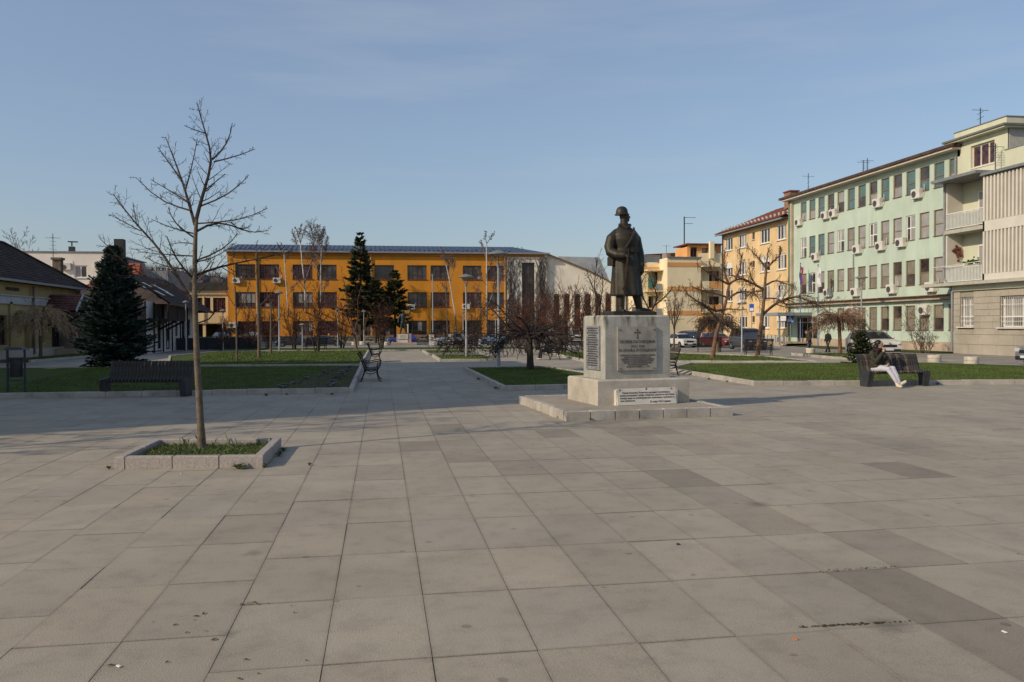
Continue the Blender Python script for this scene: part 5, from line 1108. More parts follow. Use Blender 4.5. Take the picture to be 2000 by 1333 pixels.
# ---------------- cast-iron benches
WOODD = mat('dark_bench_wood', (.045, .032, .026), .7, .3, 6, .2, 40)
def iron_bench(label, loc, rz):
    """seat faces local -Y"""
    t = thing('iron_bench', label, 'bench', loc, rz, 'cast-iron park benches'); L = 1.75
    back = [(.16, .42), (.22, .60), (.29, .80), (.34, .93), (.40, .98)]
    for sx in (-1, 1):
        x = sx*(L/2-.1); m_ = MB(); T = lambda pts, r_: m_.tube([(x, y, z) for y, z in pts], r_, 6)
        T([(.40, 1.0), (.36, .96), (.29, .80), (.22, .58), (.16, .44), (.19, .28), (.26, .10), (.27, .02), (.33, .015)], [.024, .026, .024, .024, .03, .028, .024, .026, .02])
        T([(.16, .42), (-.05, .40), (-.26, .43)], .022)
        T([(-.26, .43), (-.24, .30), (-.28, .12), (-.34, .02), (-.40, .015)], [.03, .026, .022, .024, .02])
        T([(.17, .40), (.10, .30), (-.04, .27), (-.18, .31), (-.25, .40)], .016)
        T([(.27, .72), (.12, .66), (-.02, .65), (-.16, .69), (-.29, .70), (-.36, .64), (-.35, .56), (-.29, .53), (-.25, .57), (-.27, .62)], [.018, .02, .02, .022, .022, .022, .02, .018, .016, .014])
        T([(-.35, .57), (-.33, .50), (-.27, .43)], .018); T([(.10, .66), (.14, .58), (.08, .52), (.02, .56)], .012)
        m_.build('end_frame', IRON, t, smooth=True)
    me = MB().box((0, 0, 0), (L, .062, .028), ch=.004).mesh('slat', WOODD)
    for i in range(6): link('slat', me, t, (0, -.25+.075*i, .445-.012*i+(.012*(5-i) if i < 1 else 0)))
    for i in range(6):
        k = i/5*(len(back)-2); j = int(k); f = k-j; y = back[j][0]*(1-f)+back[j+1][0]*f; z = back[j][1]*(1-f)+back[j+1][1]*f+.09
        o = link('slat', me, t, (0, y-.03, z)); o.rotation_euler.x = RAD(72)
    MB().bar((-L/2+.1, .0, .2), (L/2-.1, .0, .2), .02).build('tie_rod', IRON, t); return t
ib = []
for lab, x, y, rz in (('black iron bench nearest the camera at the edge of the left lawn, seen side on', -.42, 30.0, RAD(90)), ('second black iron bench behind the first one along the left lawn', -.38, 45.6, RAD(90)), ('black iron bench half hidden behind the monument pedestal', 10.7, 30.6, RAD(-72)),
    ('iron bench under the left one of the two big pod-bearing trees', 23.0, 55.3, RAD(160)), ('iron bench behind the trunk of the right pod-bearing tree', 23.2, 48.0, RAD(165)), ('iron bench with a dark-clothed sitter beside the weeping tree', 9.55, 46.0, RAD(-80)),
    ('iron bench farther back on the lawn behind the weeping tree', 9.1, 53.6, RAD(-85)), ('iron bench among red-brown shrubs left of the monument', 14.6, 62.5, RAD(180)), ('iron bench on the far left lawn before the parked dark cars', -5.2, 67.5, RAD(200))):
    if not ib: o = iron_bench(lab, (x, y, 0), rz)
    else: o = dup(ib[0], (x, y, 0), rz, lab)
    ib.append(o)
ib[0].scale = ib[1].scale = (1, 1.05, 1.02)
# ---------------- litter bin
bt = thing('litter_bin', 'dark steel litter bin with a roof plate hung between two posts at the left', 'litter bin', (-10.3, 25.3, 0), RAD(-4))
for sx in (-1, 1): MB().box((sx*.235, 0, .68), (.05, .05, 1.36)).build('post', PANEL, bt)
MB().add([(-.27, -.2, 1.33), (.27, -.2, 1.33), (.27, .2, 1.33), (-.27, .2, 1.33), (-.2, -.14, 1.41), (.2, -.14, 1.41), (.2, .14, 1.41), (-.2, .14, 1.41)], [(0, 3, 2, 1), (0, 1, 5, 4), (1, 2, 6, 5), (2, 3, 7, 6), (3, 0, 4, 7), (4, 5, 6, 7)]).build('roof_plate', PANEL, bt)
MB().lathe([(.155, .56), (.165, .58), (.165, 1.06), (.175, 1.07), (.175, 1.09), (.15, 1.09), (.145, .62)], 18).build('bucket', mat('bin_grey', (.035, .037, .040), .55, .15, 6), bt, smooth=True)
for z in (.45, 1.1): MB().box((0, 0, z), (.44, .03, .03)).build('crossbar', PANEL, bt)
# ---------------- street lamps
LAMPP = mat('lamp_pole_grey', (.30, .31, .31), .45, .08, 5, metal=.25); LAMPH = mat('lamp_head', (.19, .19, .18), .5, .1, 5)
def lamp(label, loc, h, style='v', k=1.0):
    t = thing('street_lamp', label, 'street lamp', loc, rg.uniform(0, 1), 'street lamps around the square')
    b = MB(); b.lathe([(.12*k, 0), (.12*k, .015), (.072*k, .02), (.072*k, 1.1), (.056*k, 1.14), (.05*k, h*.86), (.05*k, h*.87)], 12); b.build('pole', LAMPP, t, smooth=True)
    if style == 'v':
        MB().lathe([(.075*k, h*.855), (.095*k, h*.885), (.05*k, h*.89)], 12).build('collar', LAMPH, t, smooth=True)
        a = MB()
        for q in range(4): an = q*pi/2+.4; a.tube([(cos(an)*.04*k, sin(an)*.04*k, h*.87), (cos(an)*.20*k, sin(an)*.20*k, h*.925), (cos(an)*.31*k, sin(an)*.31*k, h*.962)], .018*k, 5)
        a.build('arm', LAMPH, t, smooth=True); R_ = .46*k; z = h*.962
    else: MB().lathe([(.05*k, h*.86), (.05*k, h*.95)], 8).build('neck', LAMPP, t); R_ = .30*k; z = h*.94
    MB().lathe([(R_*.9, z-.01), (R_, z), (R_, z+.03*k), (R_*.8, z+.09*k), (R_*.45, z+.15*k), (R_*.12, z+.19*k), (.01, z+.20*k)], 20).build('lamp_shade', LAMPH, t, smooth=True)
    MB().lathe([(R_*.82, z-.015), (R_*.5, z-.04), (.01, z-.045)], 16).build('diffuser', mat('lamp_diffuser', (.35, .35, .33), .4), t); return t
lamp('tall street lamp with dome head on V arms behind the centre lawn', (5.16, 36.15, 0), 5.32)
lamp('street lamp with dome head on the second island farther back', (5.03, 49.0, 0), 5.05)
lamp('street lamp in front of the green block, behind the white car', (35.2, 56.0, 0), 5.55)
for lab, px, py, top in (('small lamp beside the pair of firs in front of the orange school', 711, 676, 605), ('small lamp between the birches and the firs', 660, 678, 601), ('grey lamp in front of the timber house at the left', 364, 690, 585), ('lamp in front of the right part of the orange school', 905, 674, 607), ('lamp left of the vine-covered wall', 968, 674, 603),
        ('lamp before the link building between the bins', 436, 688, 603), ('twin lamp pole left of the leaning birch', 546, 688, 566), ('short lamp half hidden by the first birch', 591, 686, 632)):
    p = G(px, py); D = depth(p); lamp(lab, p, (py-top)/F*D, 's', .8 if px != 546 else 1.1)
p = G(549, 688); 
def pole(label, loc, h, r_=.05, name='flagpole', cat='flagpole', m_=None):
    t = thing(name, label, cat, loc); MB().lathe([(r_*1.3, 0), (r_*1.3, .3), (r_, .32), (r_*.8, h), (.005, h+.05)], 10).build('pole', m_ or LAMPP, t, smooth=True); MB().ball((0, 0, h+.06), r_*1.4, 8, 5).build('finial', m_ or LAMPP, t); return t
pole('bare pale pole in front of the orange school facade beside the bust pillar', (5.0, 80.9, 0), 6.9, .07)
pole('thin grey pole behind the parked dark van', G(1449, 690), 4.6, .055, 'lamp_post', 'post')
# ---------------- flags in front of the green block
BLUEP = mat('blue_pole', (.12, .16, .32), .5, .1)
def flag(pole_label, flag_label, x, y, h, cols_, emblem):
    t = pole(pole_label, (x, y, 0), h, .045, m_=BLUEP)
    f = thing('flag', flag_label, 'flag', (x, y, h-.1), 0)
    def P(u, v): # u down 0..1, v across 0..1
        return V((-.04-.12*sin(v*7+u*3)*.6, -.03-.62*v*(1-.25*u)-.06*sin(u*9), -1.75*u-.35*v*(1-u)*.9+.05*sin(v*9)))
    for k, c in enumerate(cols_):
        mb = MB(); nu, nv = 16, 5
        for i in range(nu+1):
            for j in range(nv+1): mb.v.append(tuple(P(i/nu, (k+j/nv)/len(cols_))))
        for i in range(nu):
            for j in range(nv): q = i*(nv+1)+j; mb.f.append((q, q+1, q+nv+2, q+nv+1))
        mb.build('stripe' if len(cols_) > 1 else 'cloth', mat('flag_%.2f_%.2f' % (c[0], c[2]), c, .85, .1, 3), f, smooth=True)
    for (u, v, sc, c) in emblem:
        p = P(u, v)+V((-.05, 0, 0)); MB().ball(p, (.02, sc, sc*1.25), 8, 5).build('emblem', mat('emb_%.2f_%.2f' % (c[0], c[2]), c, .8), f)
flag('pole with the red, blue and white flag beside the entrance', 'hanging tricolour flag in red, blue and white with a small crest', 37.0, 68.3, 7.3, [(.05, .05, .22), (.35, .03, .05)][::1]+[(.30, .05, .07)], [(.30, .35, .13, (.45, .25, .12)), (.24, .35, .07, (.40, .33, .2))])
flag('pole with the white flag nearer the camera', 'hanging white flag with a grey shield emblem', 36.6, 64.6, 6.9, [(.62, .60, .60)], [(.35, .45, .17, (.30, .30, .36)), (.35, .45, .12, (.62, .60, .60)), (.42, .45, .07, (.12, .12, .16))])
# ---------------- signs
def ped_sign():
    t = thing('crossing_sign', 'blue square pedestrian crossing sign on a post before the green entrance', 'traffic sign', (36.2, 68.6, 0), RAD(-60))
    MB().lathe([(.04, 0), (.04, 2.75)], 8).build('post', GALV, t); q = MB().box((0, -.05, 2.45), (.78, .03, .78), ch=0).build('sign_plate', mat('sign_blue', (.02, .10, .42), .4, .05), t)
    MB().extrude([(-.30, -.067, 2.17), (.30, -.067, 2.17), (0, -.067, 2.73)], (0, -.006, 0)).build('white_triangle', WHITE, q)
    m_ = MB().box((0, -.078, 2.43), (.05, .006, .12)).box((0, -.078, 2.53), (.06, .006, .055)); m_.bar((0, -.078, 2.38), (-.07, -.078, 2.22), .03, .006, up=(0, 1, 0)).bar((0, -.078, 2.38), (.07, -.078, 2.22), .03, .006, up=(0, 1, 0)).bar((0, -.078, 2.46), (.08, -.078, 2.36), .022, .006, up=(0, 1, 0)); m_.build('walking_figure', LETTER, q)
ped_sign()
t = thing('round_sign', 'back of a round grey traffic sign on a post behind the pedestal', 'traffic sign', (26.6, 84.0, 0), RAD(10)); MB().lathe([(.04, 0), (.04, 3.6)], 8).build('post', GALV, t); MB().lathe([(.36, -.012), (.36, .012)], 20, (0, -.06, 3.5), Matrix.Rotation(pi/2, 3, 'X')).build('sign_plate', mat('sign_back', (.30, .31, .32), .5), t)
t = thing('small_sign', 'small blue and white plate on a post behind the maroon car', 'traffic sign', (34.6, 73.0, 0), RAD(-25)); MB().lathe([(.035, 0), (.035, 3.9)], 8).build('post', GALV, t); MB().box((0, -.05, 3.5), (.42, .025, .75)).build('sign_plate', mat('sign_blue', (.02, .10, .42)), t); MB().box((0, -.068, 3.35), (.34, .006, .3)).build('white_panel', WHITE, t)
t = thing('notice_post', 'dark round-topped ticket post before the ochre block', 'post', (36.0, 73.5, 0)); MB().lathe([(.16, 0), (.16, 1.5), (.2, 1.52), (.2, 1.75), (.05, 1.85)], 12).build('body', DARKM, t, smooth=True); MB().box((0, -.17, 1.2), (.2, .04, .4)).build('panel', GALV, t)
# ---------------- concrete tub planters
TUB = mat('tub_concrete', (.52, .46, .38), .85, .12, 3, .3, 40, fine=.1)
tubs = []
for lab, px, py, s in (('round concrete tub at the right, left one of the near pair', 1825, 708, 1), ('round concrete tub at the right, near the grey car', 1897, 712.5, 1), ('round concrete tub beside the man in blue jeans', 1583, 690.5, .95), ('far concrete tub right of the small lamp by the firs', 708, 674, .8), ('far concrete tub left of the arm-raising statue', 755, 675, .8), ('far concrete tub in front of the silver car', 862, 674.5, .8), ('far concrete tub behind the second island tree', 897, 674.5, .8), ('far concrete tub before the blue and white car', 940, 671.5, .7), ('far concrete tub beside the lamp left of the firs', 692, 674.5, .7)):
    p = G(px, py)
    if not tubs:
        t = thing('concrete_planter', lab, 'planter', p, 0, 'round concrete tubs'); MB().lathe([(.46, 0), (.52, .02), (.53, .26), (.49, .28), (.49, .31), (.53, .33), (.53, .58), (.50, .62), (.44, .62), (.42, .54)], 24).build('tub', TUB, t, smooth=True); MB().lathe([(.43, .52), (.43, .55)], 16).build('planter_soil', SOIL, t)
        for k in range(7): pass
        mb = MB(); rosr = random.Random(3)
        for k in range(14): a = rosr.uniform(0, 6.28); mb.add([(0, 0, .54), (cos(a)*.1-.02, sin(a)*.1, .64), (cos(a)*.16, sin(a)*.16, .62), (cos(a)*.1+.02, sin(a)*.1, .60)], [(0, 1, 2, 3)])
        mb.build('withered_plants', TWIG, t); o = t; t.scale = (.6,)*3
    else: o = dup(tubs[0], p, rg.uniform(0, 3), lab, s*.6 if py > 685 else s*.75)
    tubs.append(o)
# ---------------- far statue with raised arm, bust pillars
p = G(789, 673.5)
fp = thing('statue_pedestal', 'far stone pedestal with white inscription slab before the orange school', 'pedestal', p); PINK = mat('pinkish_stone', (.40, .31, .25), .8, .12, 2, .2, 30)
MB().box((0, 0, .12), (2.6, 2.4, .24)).build('step', PINK, fp); MB().box((0, 0, .68), (1.5, 1.4, .9), ch=.03).build('die', PINK, fp); q = MB().box((-.1, -.73, .86), (1.0, .06, .5)).build('plaque', MARB, fp); MB().box((-.1, -.73, .35), (1.0, .06, .3)).build('lower_plaque', MARB, fp)
for i in range(3): MB().bar((-.45, -.762, .98-.12*i), (.25, -.762, .98-.12*i), .03, .006, up=(0, 1, 0)).build('lettering_line', LETTER, q)
ws = thing('raised_arm_statue', 'far bronze worker statue raising one arm before the orange school', 'statue', p+V((-.05, 0, 1.13)))
BR2 = mat('green_bronze', (.035, .045, .042), .5, .3, 5, metal=.3)
blob('body', [([(-.12, 0, 1.25), (-.2, 0, .72), (-.32, 0, .1)], [.17, .13, .09]), ([(.12, 0, 1.25), (.2, 0, .72), (.36, .05, .1)], [.17, .13, .09]), ([(0, 0, 1.25), (-.02, 0, 1.6), (-.02, 0, 1.95)], [.23, .24, .25]),
    ([(-.26, 0, 2.02), (-.48, 0, 1.62), (-.52, -.1, 1.2)], [.13, .11, .08]), ([(.22, 0, 2.05), (.52, 0, 1.98), (.72, 0, 2.30), (.74, 0, 2.62)], [.13, .12, .09, .07]), ('ball', (.74, 0, 2.7), .09), ([(0, 0, 2.0), (0, 0, 2.25)], [.1, .09]), ('ball', (0, 0, 2.38), (.14, .16, .19)),
    ([(-.32, -.0, .06), (-.34, -.25, .05)], [.09, .07]), ([(.36, 0, .06), (.40, -.22, .05)], [.09, .07])], .03, BR2, ws)
MB().box((0, 0, .0), (1.15, .9, .08)).build('statue_base', BR2, ws)
MB().box((.46, 0, .55), (.12, .12, 1.05)).build('post', MARB, ws)
for lab, px, head in (('white pillar with a dark bust, left of the silver car', 843, 1), ('plain white pillar in front of the silver car', 880, 0)):
    p = G(px, 676); t = thing('pillar', lab, 'pillar', p); MB().box((0, 0, .56), (.44, .42, 1.12), ch=.02).build('shaft', MARB, t); MB().box((0, -.22, .75), (.2, .03, .3)).build('plaque', PLQ, t)
    if head:
        t2 = thing('bust', 'small dark bust on top of the white pillar', 'bust', p+V((0, 0, 1.12))); blob('head', [('ball', (0, 0, .42), (.1, .12, .14)), ([(0, 0, .2), (0, 0, .35)], [.07, .065]), ([(-.16, 0, .1), (0, -.02, .17), (.16, 0, .1)], [.09, .11, .09])], .02, BR2, t2)
# low rail of posts with yellow caps in front of the school
fr = thing('post_rail', 'row of low dark posts with yellow caps in front of the stone wall', 'fence')
for k in range(15):
    x = -6.2+1.95*k; MB().box((x, 99.5, .45), (.1, .1, .9)).build('post', DARKM, fr); MB().box((x, 99.5, 1.0), (.14, .14, .25)).build('cap', mat('yellow_paint', (.55, .42, .06), .6), fr)
    if k < 14: MB().bar((x, 99.5, .62), (x+1.95, 99.5, .62), .05).build('rail', DARKM, fr)
rebase(fr, (7, 99.5, 0))
# entrance ramp rail by the green block
er = thing('entrance_railing', 'grey tubular railing beside the entrance ramp of the green block', 'railing')
for k in range(5): MB().bar((36.0-.35*k, 72.6-1.5*k, 0), (36.0-.35*k, 72.6-1.5*k, .95), .05).build('post', GALV, er)
MB().bar((36.0, 72.6, .95), (34.6, 66.6, .95), .05).bar((36.0, 72.6, .5), (34.6, 66.6, .5), .04).build('handrail', GALV, er); rebase(er, (35.3, 69.6, 0))
# ================================================================== PEOPLE
SKIN = mat('skin', (.42, .25, .17), .6, .08, 8); HAIR = mat('black_hair', (.018, .014, .013), .5, .3, 30); SHOE = mat('white_sneaker', (.60, .53, .42), .6, .08, 12); SHOED = mat('dark_shoe', (.03, .025, .022), .6)
def head_parts(c, fw, s=1.0):
    """skull, jaw, nose, ears along the view direction fw (horizontal)"""
    c = V(c); fw = V(fw).normalized(); sd = V((-fw.y, fw.x, 0)); an = atan2(fw.y, fw.x); M = Matrix.Rotation(an, 3, 'Z')
    return [('ball', c+V((0, 0, .02))*s, (.098*s, .078*s, .105*s), M), ('ball', c+fw*.025*s-V((0, 0, .05))*s, (.066*s, .056*s, .072*s), M),
        ([c+fw*.085*s+V((0, 0, .012))*s, c+fw*.108*s-V((0, 0, .022))*s], [.012*s, .017*s]), ([c+fw*.08*s-V((0, 0, .058))*s-sd*.018*s, c+fw*.085*s-V((0, 0, .058))*s+sd*.018*s], [.012*s, .012*s]),
        ([c+sd*.078*s+V((0, 0, .01))*s, c+sd*.08*s-V((0, 0, .025))*s], .014*s), ([c-sd*.078*s+V((0, 0, .01))*s, c-sd*.08*s-V((0, 0, .025))*s], .014*s)]
def eyes(c, fw, parent, s=1.0):
    c = V(c); fw = V(fw).normalized(); sd = V((-fw.y, fw.x, 0)); m_ = MB()
    for k in (-1, 1): m_.ball(c+fw*.086*s+sd*.032*s*k+V((0, 0, .018))*s, .011*s, 6, 4)
    m_.build('eyes', HAIR, parent)
    b = MB()
    for k in (-1, 1): b.bar(c+fw*.094*s+sd*.015*s*k+V((0, 0, .042))*s, c+fw*.082*s+sd*.05*s*k+V((0, 0, .043))*s, .01*s)
    b.build('eyebrows', HAIR, parent)
# seated woman on the right bench
wloc = G(1729.5, 757); wm = thing('person', 'woman in olive jacket and pale trousers sitting on the right bench, hand at mouth', 'person', (wloc.x, wloc.y+.25, 0), BR_ANG)
OLIVE = mat('olive_jacket', (.040, .038, .024), .85, .25, 8, .3, 40); PALET = mat('pale_lilac_trousers', (.50, .49, .54), .85, .08, 6, .2, 30); SCARF = mat('dark_scarf', (.030, .012, .014), .9, .2, 10)
hc = V((-.03, .02, 1.30)); fw = V((.80, -.60, 0))
body = blob('body', head_parts(hc, fw, 1.02)+[([(-.05, .10, 1.08), (-.04, .04, 1.22)], [.06, .052]), ([(-.06, .14, .62), (-.06, .16, .85), (-.05, .13, 1.06)], [.13, .12, .12]),
    ([(-.22, .12, 1.02), (-.19, -.06, .80), (-.02, -.16, 1.08)], [.05, .042, .032]), ([(.13, .12, 1.02), (.19, .0, .78), (.13, -.22, .70)], [.05, .042, .032]),
    ([(-.14, .10, .56), (.06, -.32, .55), (.22, -.50, .20)], [.085, .06, .042]), ([(.05, .10, .56), (.20, -.34, .57), (.30, -.52, .14)], [.085, .06, .042])]
    + hand((0.0, -.18, 1.12), (.25, .1, 1), (.6, .5, 0), .9, .7, 1) + hand((.10, -.25, .69), (-.8, -.5, -.15), (0, -.2, -1), .9, .5, -1), .011, SKIN, wm, smooth_it=2)
eyes(hc, fw, body, 1.02)
blob('hair', [('ball', hc+V((-.025, .03, .045)), (.115, .115, .11)), ('ball', hc+V((-.06, .06, -.06)), (.09, .085, .12)), ([hc+V((-.08, .07, -.05)), hc+V((-.10, .08, -.2))], [.085, .06]), ([hc+V((.0, .085, .03)), hc+V((.0, .10, -.14))], [.05, .035])], .014, HAIR, wm, smooth_it=2)
blob('scarf', [([(-.16, .08, 1.13), (-.06, -.02, 1.15), (.06, .06, 1.13), (-.05, .16, 1.16), (-.16, .08, 1.13)], .062), ([(-.12, -.02, 1.12), (-.14, -.05, 1.02)], [.05, .035])], .014, SCARF, wm, smooth_it=2)
blob('jacket', [([(-.06, .13, .60), (-.06, .16, .80), (-.05, .14, .98), (-.05, .12, 1.08)], [.20, .185, .185, .13]), ([(.06, .12, .62), (.06, .14, .8)], [.15, .14]),
    ([(-.21, .12, 1.04), (-.24, .02, .90), (-.19, -.08, .79), (-.10, -.13, .94), (-.03, -.16, 1.05)], [.085, .085, .08, .068, .055]), ([(.12, .12, 1.04), (.19, .05, .90), (.19, -.02, .77), (.15, -.17, .71)], [.085, .082, .075, .058]), ('ball', (-.06, -.02, .64), (.18, .10, .07))], .016, OLIVE, wm, smooth_it=3)
blob('trousers', [([(-.14, .12, .56), (-.04, -.12, .575), (.06, -.33, .555), (.15, -.42, .36), (.215, -.49, .19)], [.115, .105, .085, .07, .055]), ([(.04, .12, .56), (.12, -.12, .575), (.20, -.34, .575), (.26, -.44, .36), (.30, -.51, .15)], [.115, .105, .085, .07, .055]), ('ball', (-.05, .13, .56), (.19, .14, .10))], .014, PALET, wm, smooth_it=3)
for a, b, c in (((.225, -.50, .14), (.24, -.56, .06), (.245, -.70, .05)), ((.31, -.50, .12), (.36, -.53, .12), (.47, -.56, .19))):
    blob('shoe', [([a, b, c], [.05, .058, .045])], .014, SHOE, wm, smooth_it=2)
# walkers
def walker(label, px, py, hpx, facing, cloth, legs, hat=None, extra=0, step=.28, bend=.0, coat_len=.82, group=None):
    p = G(px, py); D = depth(p); s = hpx/F*D/1.74; t = thing('person', label, 'person', p, facing, group); t.scale = (s, s, s)
    # faces local +X
    hx = .05+bend; hc = V((hx, 0, 1.62-.5*bend))
    b = blob('body', head_parts(hc, (1, 0, 0), 1.05)+[([(hx-.03, 0, 1.40), (hx-.01, 0, 1.52)], [.062, .056]), ([(0, 0, .92), (bend*.5, 0, 1.2), (bend*.8, 0, 1.40)], [.13, .13, .13]), ([(0, .09, .92), (step*.55, .09, .50), (step, .09, .09)], [.085, .06, .045]), ([(0, -.09, .92), (-step*.3, -.09, .50), (-step, -.09, .11)], [.085, .06, .045]),
        ([(bend*.8, .21, 1.38), (-.04, .25, 1.08), (.12, .22, .86)], [.055, .045, .034]), ([(bend*.8, -.21, 1.38), (-.02, -.25, 1.08), (.16, -.20, .90)], [.055, .045, .034])]
        + hand((.15, .215, .82), (.3, 0, -1), (1, -.5, 0), .95, .5, 1) + hand((.19, -.19, .865), (.5, 0, -.8), (0, .8, -.3), .95, .6, -1), .018, SKIN, t, smooth_it=2)
    eyes(hc, (1, 0, 0), b, 1.05)
    cm = mat('cloth_'+cloth[0], cloth[1], .9, .25, 7, .3, 40); lm = mat('cloth_'+legs[0], legs[1], .9, .2, 7, .2, 40)
    blob('jacket', [([(-.01, 0, coat_len), (0, 0, 1.05), (bend*.6, 0, 1.25), (bend*.8, 0, 1.40)], [.19, .185, .19, .14]), ([(bend*.8, .19, 1.38), (-.05, .25, 1.08), (.11, .225, .89)], [.085, .075, .058]), ([(bend*.8, -.19, 1.38), (-.03, -.25, 1.08), (.14, -.205, .93)], [.085, .075, .058])], .022, cm, t, smooth_it=3)
    blob('trousers', [([(0, .09, .94), (step*.55, .09, .50), (step*.97, .09, .12)], [.12, .085, .07]), ([(0, -.09, .94), (-step*.3, -.09, .50), (-step*.97, -.09, .14)], [.12, .085, .07])], .022, lm, t, smooth_it=2)
    for y, x, z in ((.09, step, .05), (-.09, -step, .06)): blob('shoe', [([(x-.04, y, z), (x+.14, y, z-.01)], [.05, .042])], .016, SHOED, t, smooth_it=1)
    if hat: vs_, fs_ = loft([(hc.z+.07, hc.x, 0, .115, .095), (hc.z+.12, hc.x, 0, .11, .09), (hc.z+.16, hc.x-.01, 0, .06, .05)], 14); mb = MB().add(vs_, fs_); mb.box((hc.x+.12, 0, hc.z+.075), (.10, .13, .015)); mb.build('cap', mat('cap_'+hat[0], hat[1], .9), t, smooth=True)
    else: blob('hair', [('ball', hc+V((-.02, 0, .05)), (.105, .09, .09))], .02, mat('grey_hair', (.22, .21, .20), .8), t)
    return t
walker('old man in brown jacket, blue jeans and cap walking by the concrete tub', 1580, 689.5, 45, RAD(165), ('brown', (.060, .048, .030)), ('jeans', (.045, .075, .16)), ('brown', (.10, .045, .035)), bend=.12, step=.14, coat_len=.70)
walker('man in black jacket and dark grey trousers striding past the straw-coloured weeping tree', 1617, 688.5, 42.5, RAD(200), ('black', (.022, .020, .019)), ('darkgrey', (.05, .047, .042)), None, step=.30, coat_len=.86)
walker('distant person in dark clothes walking before the parked blue car', 921, 676, 23.5, RAD(180), ('navy', (.02, .02, .024)), ('dimjeans', (.03, .045, .09)), ('dark', (.02, .02, .02)), step=.12, coat_len=.72)
# dark-clothed sitter on the far iron bench
sp = thing('person', 'person in dark clothes and light shoes sitting on the iron bench behind the weeping tree', 'person', (9.35, 45.75, 0), RAD(-80)); DK = mat('cloth_navy', (.02, .02, .024), .9)
hc = V((0, -.05, 1.22)); b = blob('body', head_parts(hc, (-.3, -1, 0), 1.05)+[([(0, .02, 1.0), (0, -.03, 1.14)], .055), ([(0, .08, .5), (0, .06, .98)], [.13, .12]), ([(.08, .05, .52), (.09, -.42, .52), (.10, -.46, .10)], [.08, .06, .045]), ([(-.08, .05, .52), (-.09, -.40, .54), (-.10, -.50, .10)], [.08, .06, .045]), ([(.2, .02, .98), (.24, -.05, .72), (.06, -.28, .64)], [.05, .045, .035]), ([(-.2, .02, .98), (-.24, -.05, .72), (-.06, -.28, .64)], [.05, .045, .035])] + hand((.03, -.32, .63), (-.6, -.6, 0), (0, 0, -1), .95) + hand((-.03, -.32, .64), (.6, -.6, 0), (0, 0, -1), .95, .5, -1), .02, SKIN, sp, smooth_it=2)
eyes(hc, (-.3, -1, 0), b); blob('jacket', [([(0, .08, .5), (0, .06, .98)], [.19, .16]), ([(.19, .02, .98), (.24, -.05, .72), (.09, -.24, .65)], [.08, .075, .055]), ([(-.19, .02, .98), (-.24, -.05, .72), (-.09, -.24, .65)], [.08, .075, .055])], .024, DK, sp)
blob('trousers', [([(.08, .05, .52), (.09, -.42, .53), (.10, -.46, .14)], [.11, .085, .065]), ([(-.08, .05, .52), (-.09, -.40, .55), (-.10, -.50, .14)], [.11, .085, .065])], .024, DK, sp); blob('hair', [('ball', hc+V((0, .02, .05)), (.1, .105, .09))], .02, HAIR, sp)
for x in (.10, -.10): blob('shoe', [([(x, -.47, .05), (x, -.62, .045)], [.05, .042])], .016, SHOE, sp)
# ================================================================== VEHICLES
TYRE = BLACK; RIM = mat('alloy_rim', (.38, .38, .39), .35, .1, 8, metal=.6); CARGL = mat('car_glass', (.015, .018, .022), .05, .2, 2, spec=.7); HEADL = mat('headlight', (.55, .57, .58), .12, .1, 20, spec=.8); TAIL = mat('tail_light', (.30, .012, .012), .25, .1, 20); PLATE = mat('number_plate', (.68, .68, .66), .5, .05); TRIM = mat('black_trim', (.022, .022, .024), .6, .15, 8)
PROF = { # (x from front 0..1, z 0..1)
 'hatch': [(0, .36), (.012, .46), (.04, .52), (.13, .58), (.27, .635), (.44, .93), (.52, .985), (.62, 1.0), (.78, .97), (.89, .90), (.955, .66), (.985, .58), (1, .42)],
 'suv': [(0, .38), (.012, .50), (.035, .56), (.13, .62), (.25, .66), (.42, .93), (.50, .985), (.62, 1.0), (.80, .975), (.90, .90), (.965, .66), (.985, .58), (1, .40)],
 'sedan': [(0, .36), (.01, .47), (.03, .53), (.14, .59), (.29, .645), (.43, .94), (.50, .99), (.60, 1.0), (.71, .95), (.84, .72), (.96, .69), (.985, .62), (1, .42)],
 'wagon': [(0, .36), (.01, .47), (.03, .53), (.14, .59), (.28, .645), (.42, .94), (.50, .99), (.62, 1.0), (.84, .97), (.91, .90), (.97, .68), (.99, .58), (1, .42)],
 'van': [(0, .30), (.012, .42), (.035, .48), (.10, .53), (.20, .57), (.33, .90), (.39, .97), (.5, 1.0), (.80, 1.0), (.95, .98), (.985, .90), (.995, .55), (1, .35)],
 'boxy': [(0, .40), (.008, .58), (.03, .61), (.14, .635), (.29, .66), (.41, .95), (.47, .995), (.60, 1.0), (.80, .985), (.86, .95), (.95, .66), (.985, .62), (1, .42)]}
SPAN = {'hatch': [(.335, .575), (.60, .80)], 'suv': [(.32, .56), (.585, .82)], 'sedan': [(.35, .55), (.575, .75)], 'wagon': [(.345, .56), (.585, .90)], 'van': [(.29, .47), (.50, .72), (.745, .93)], 'boxy': [(.36, .56), (.585, .82)]}
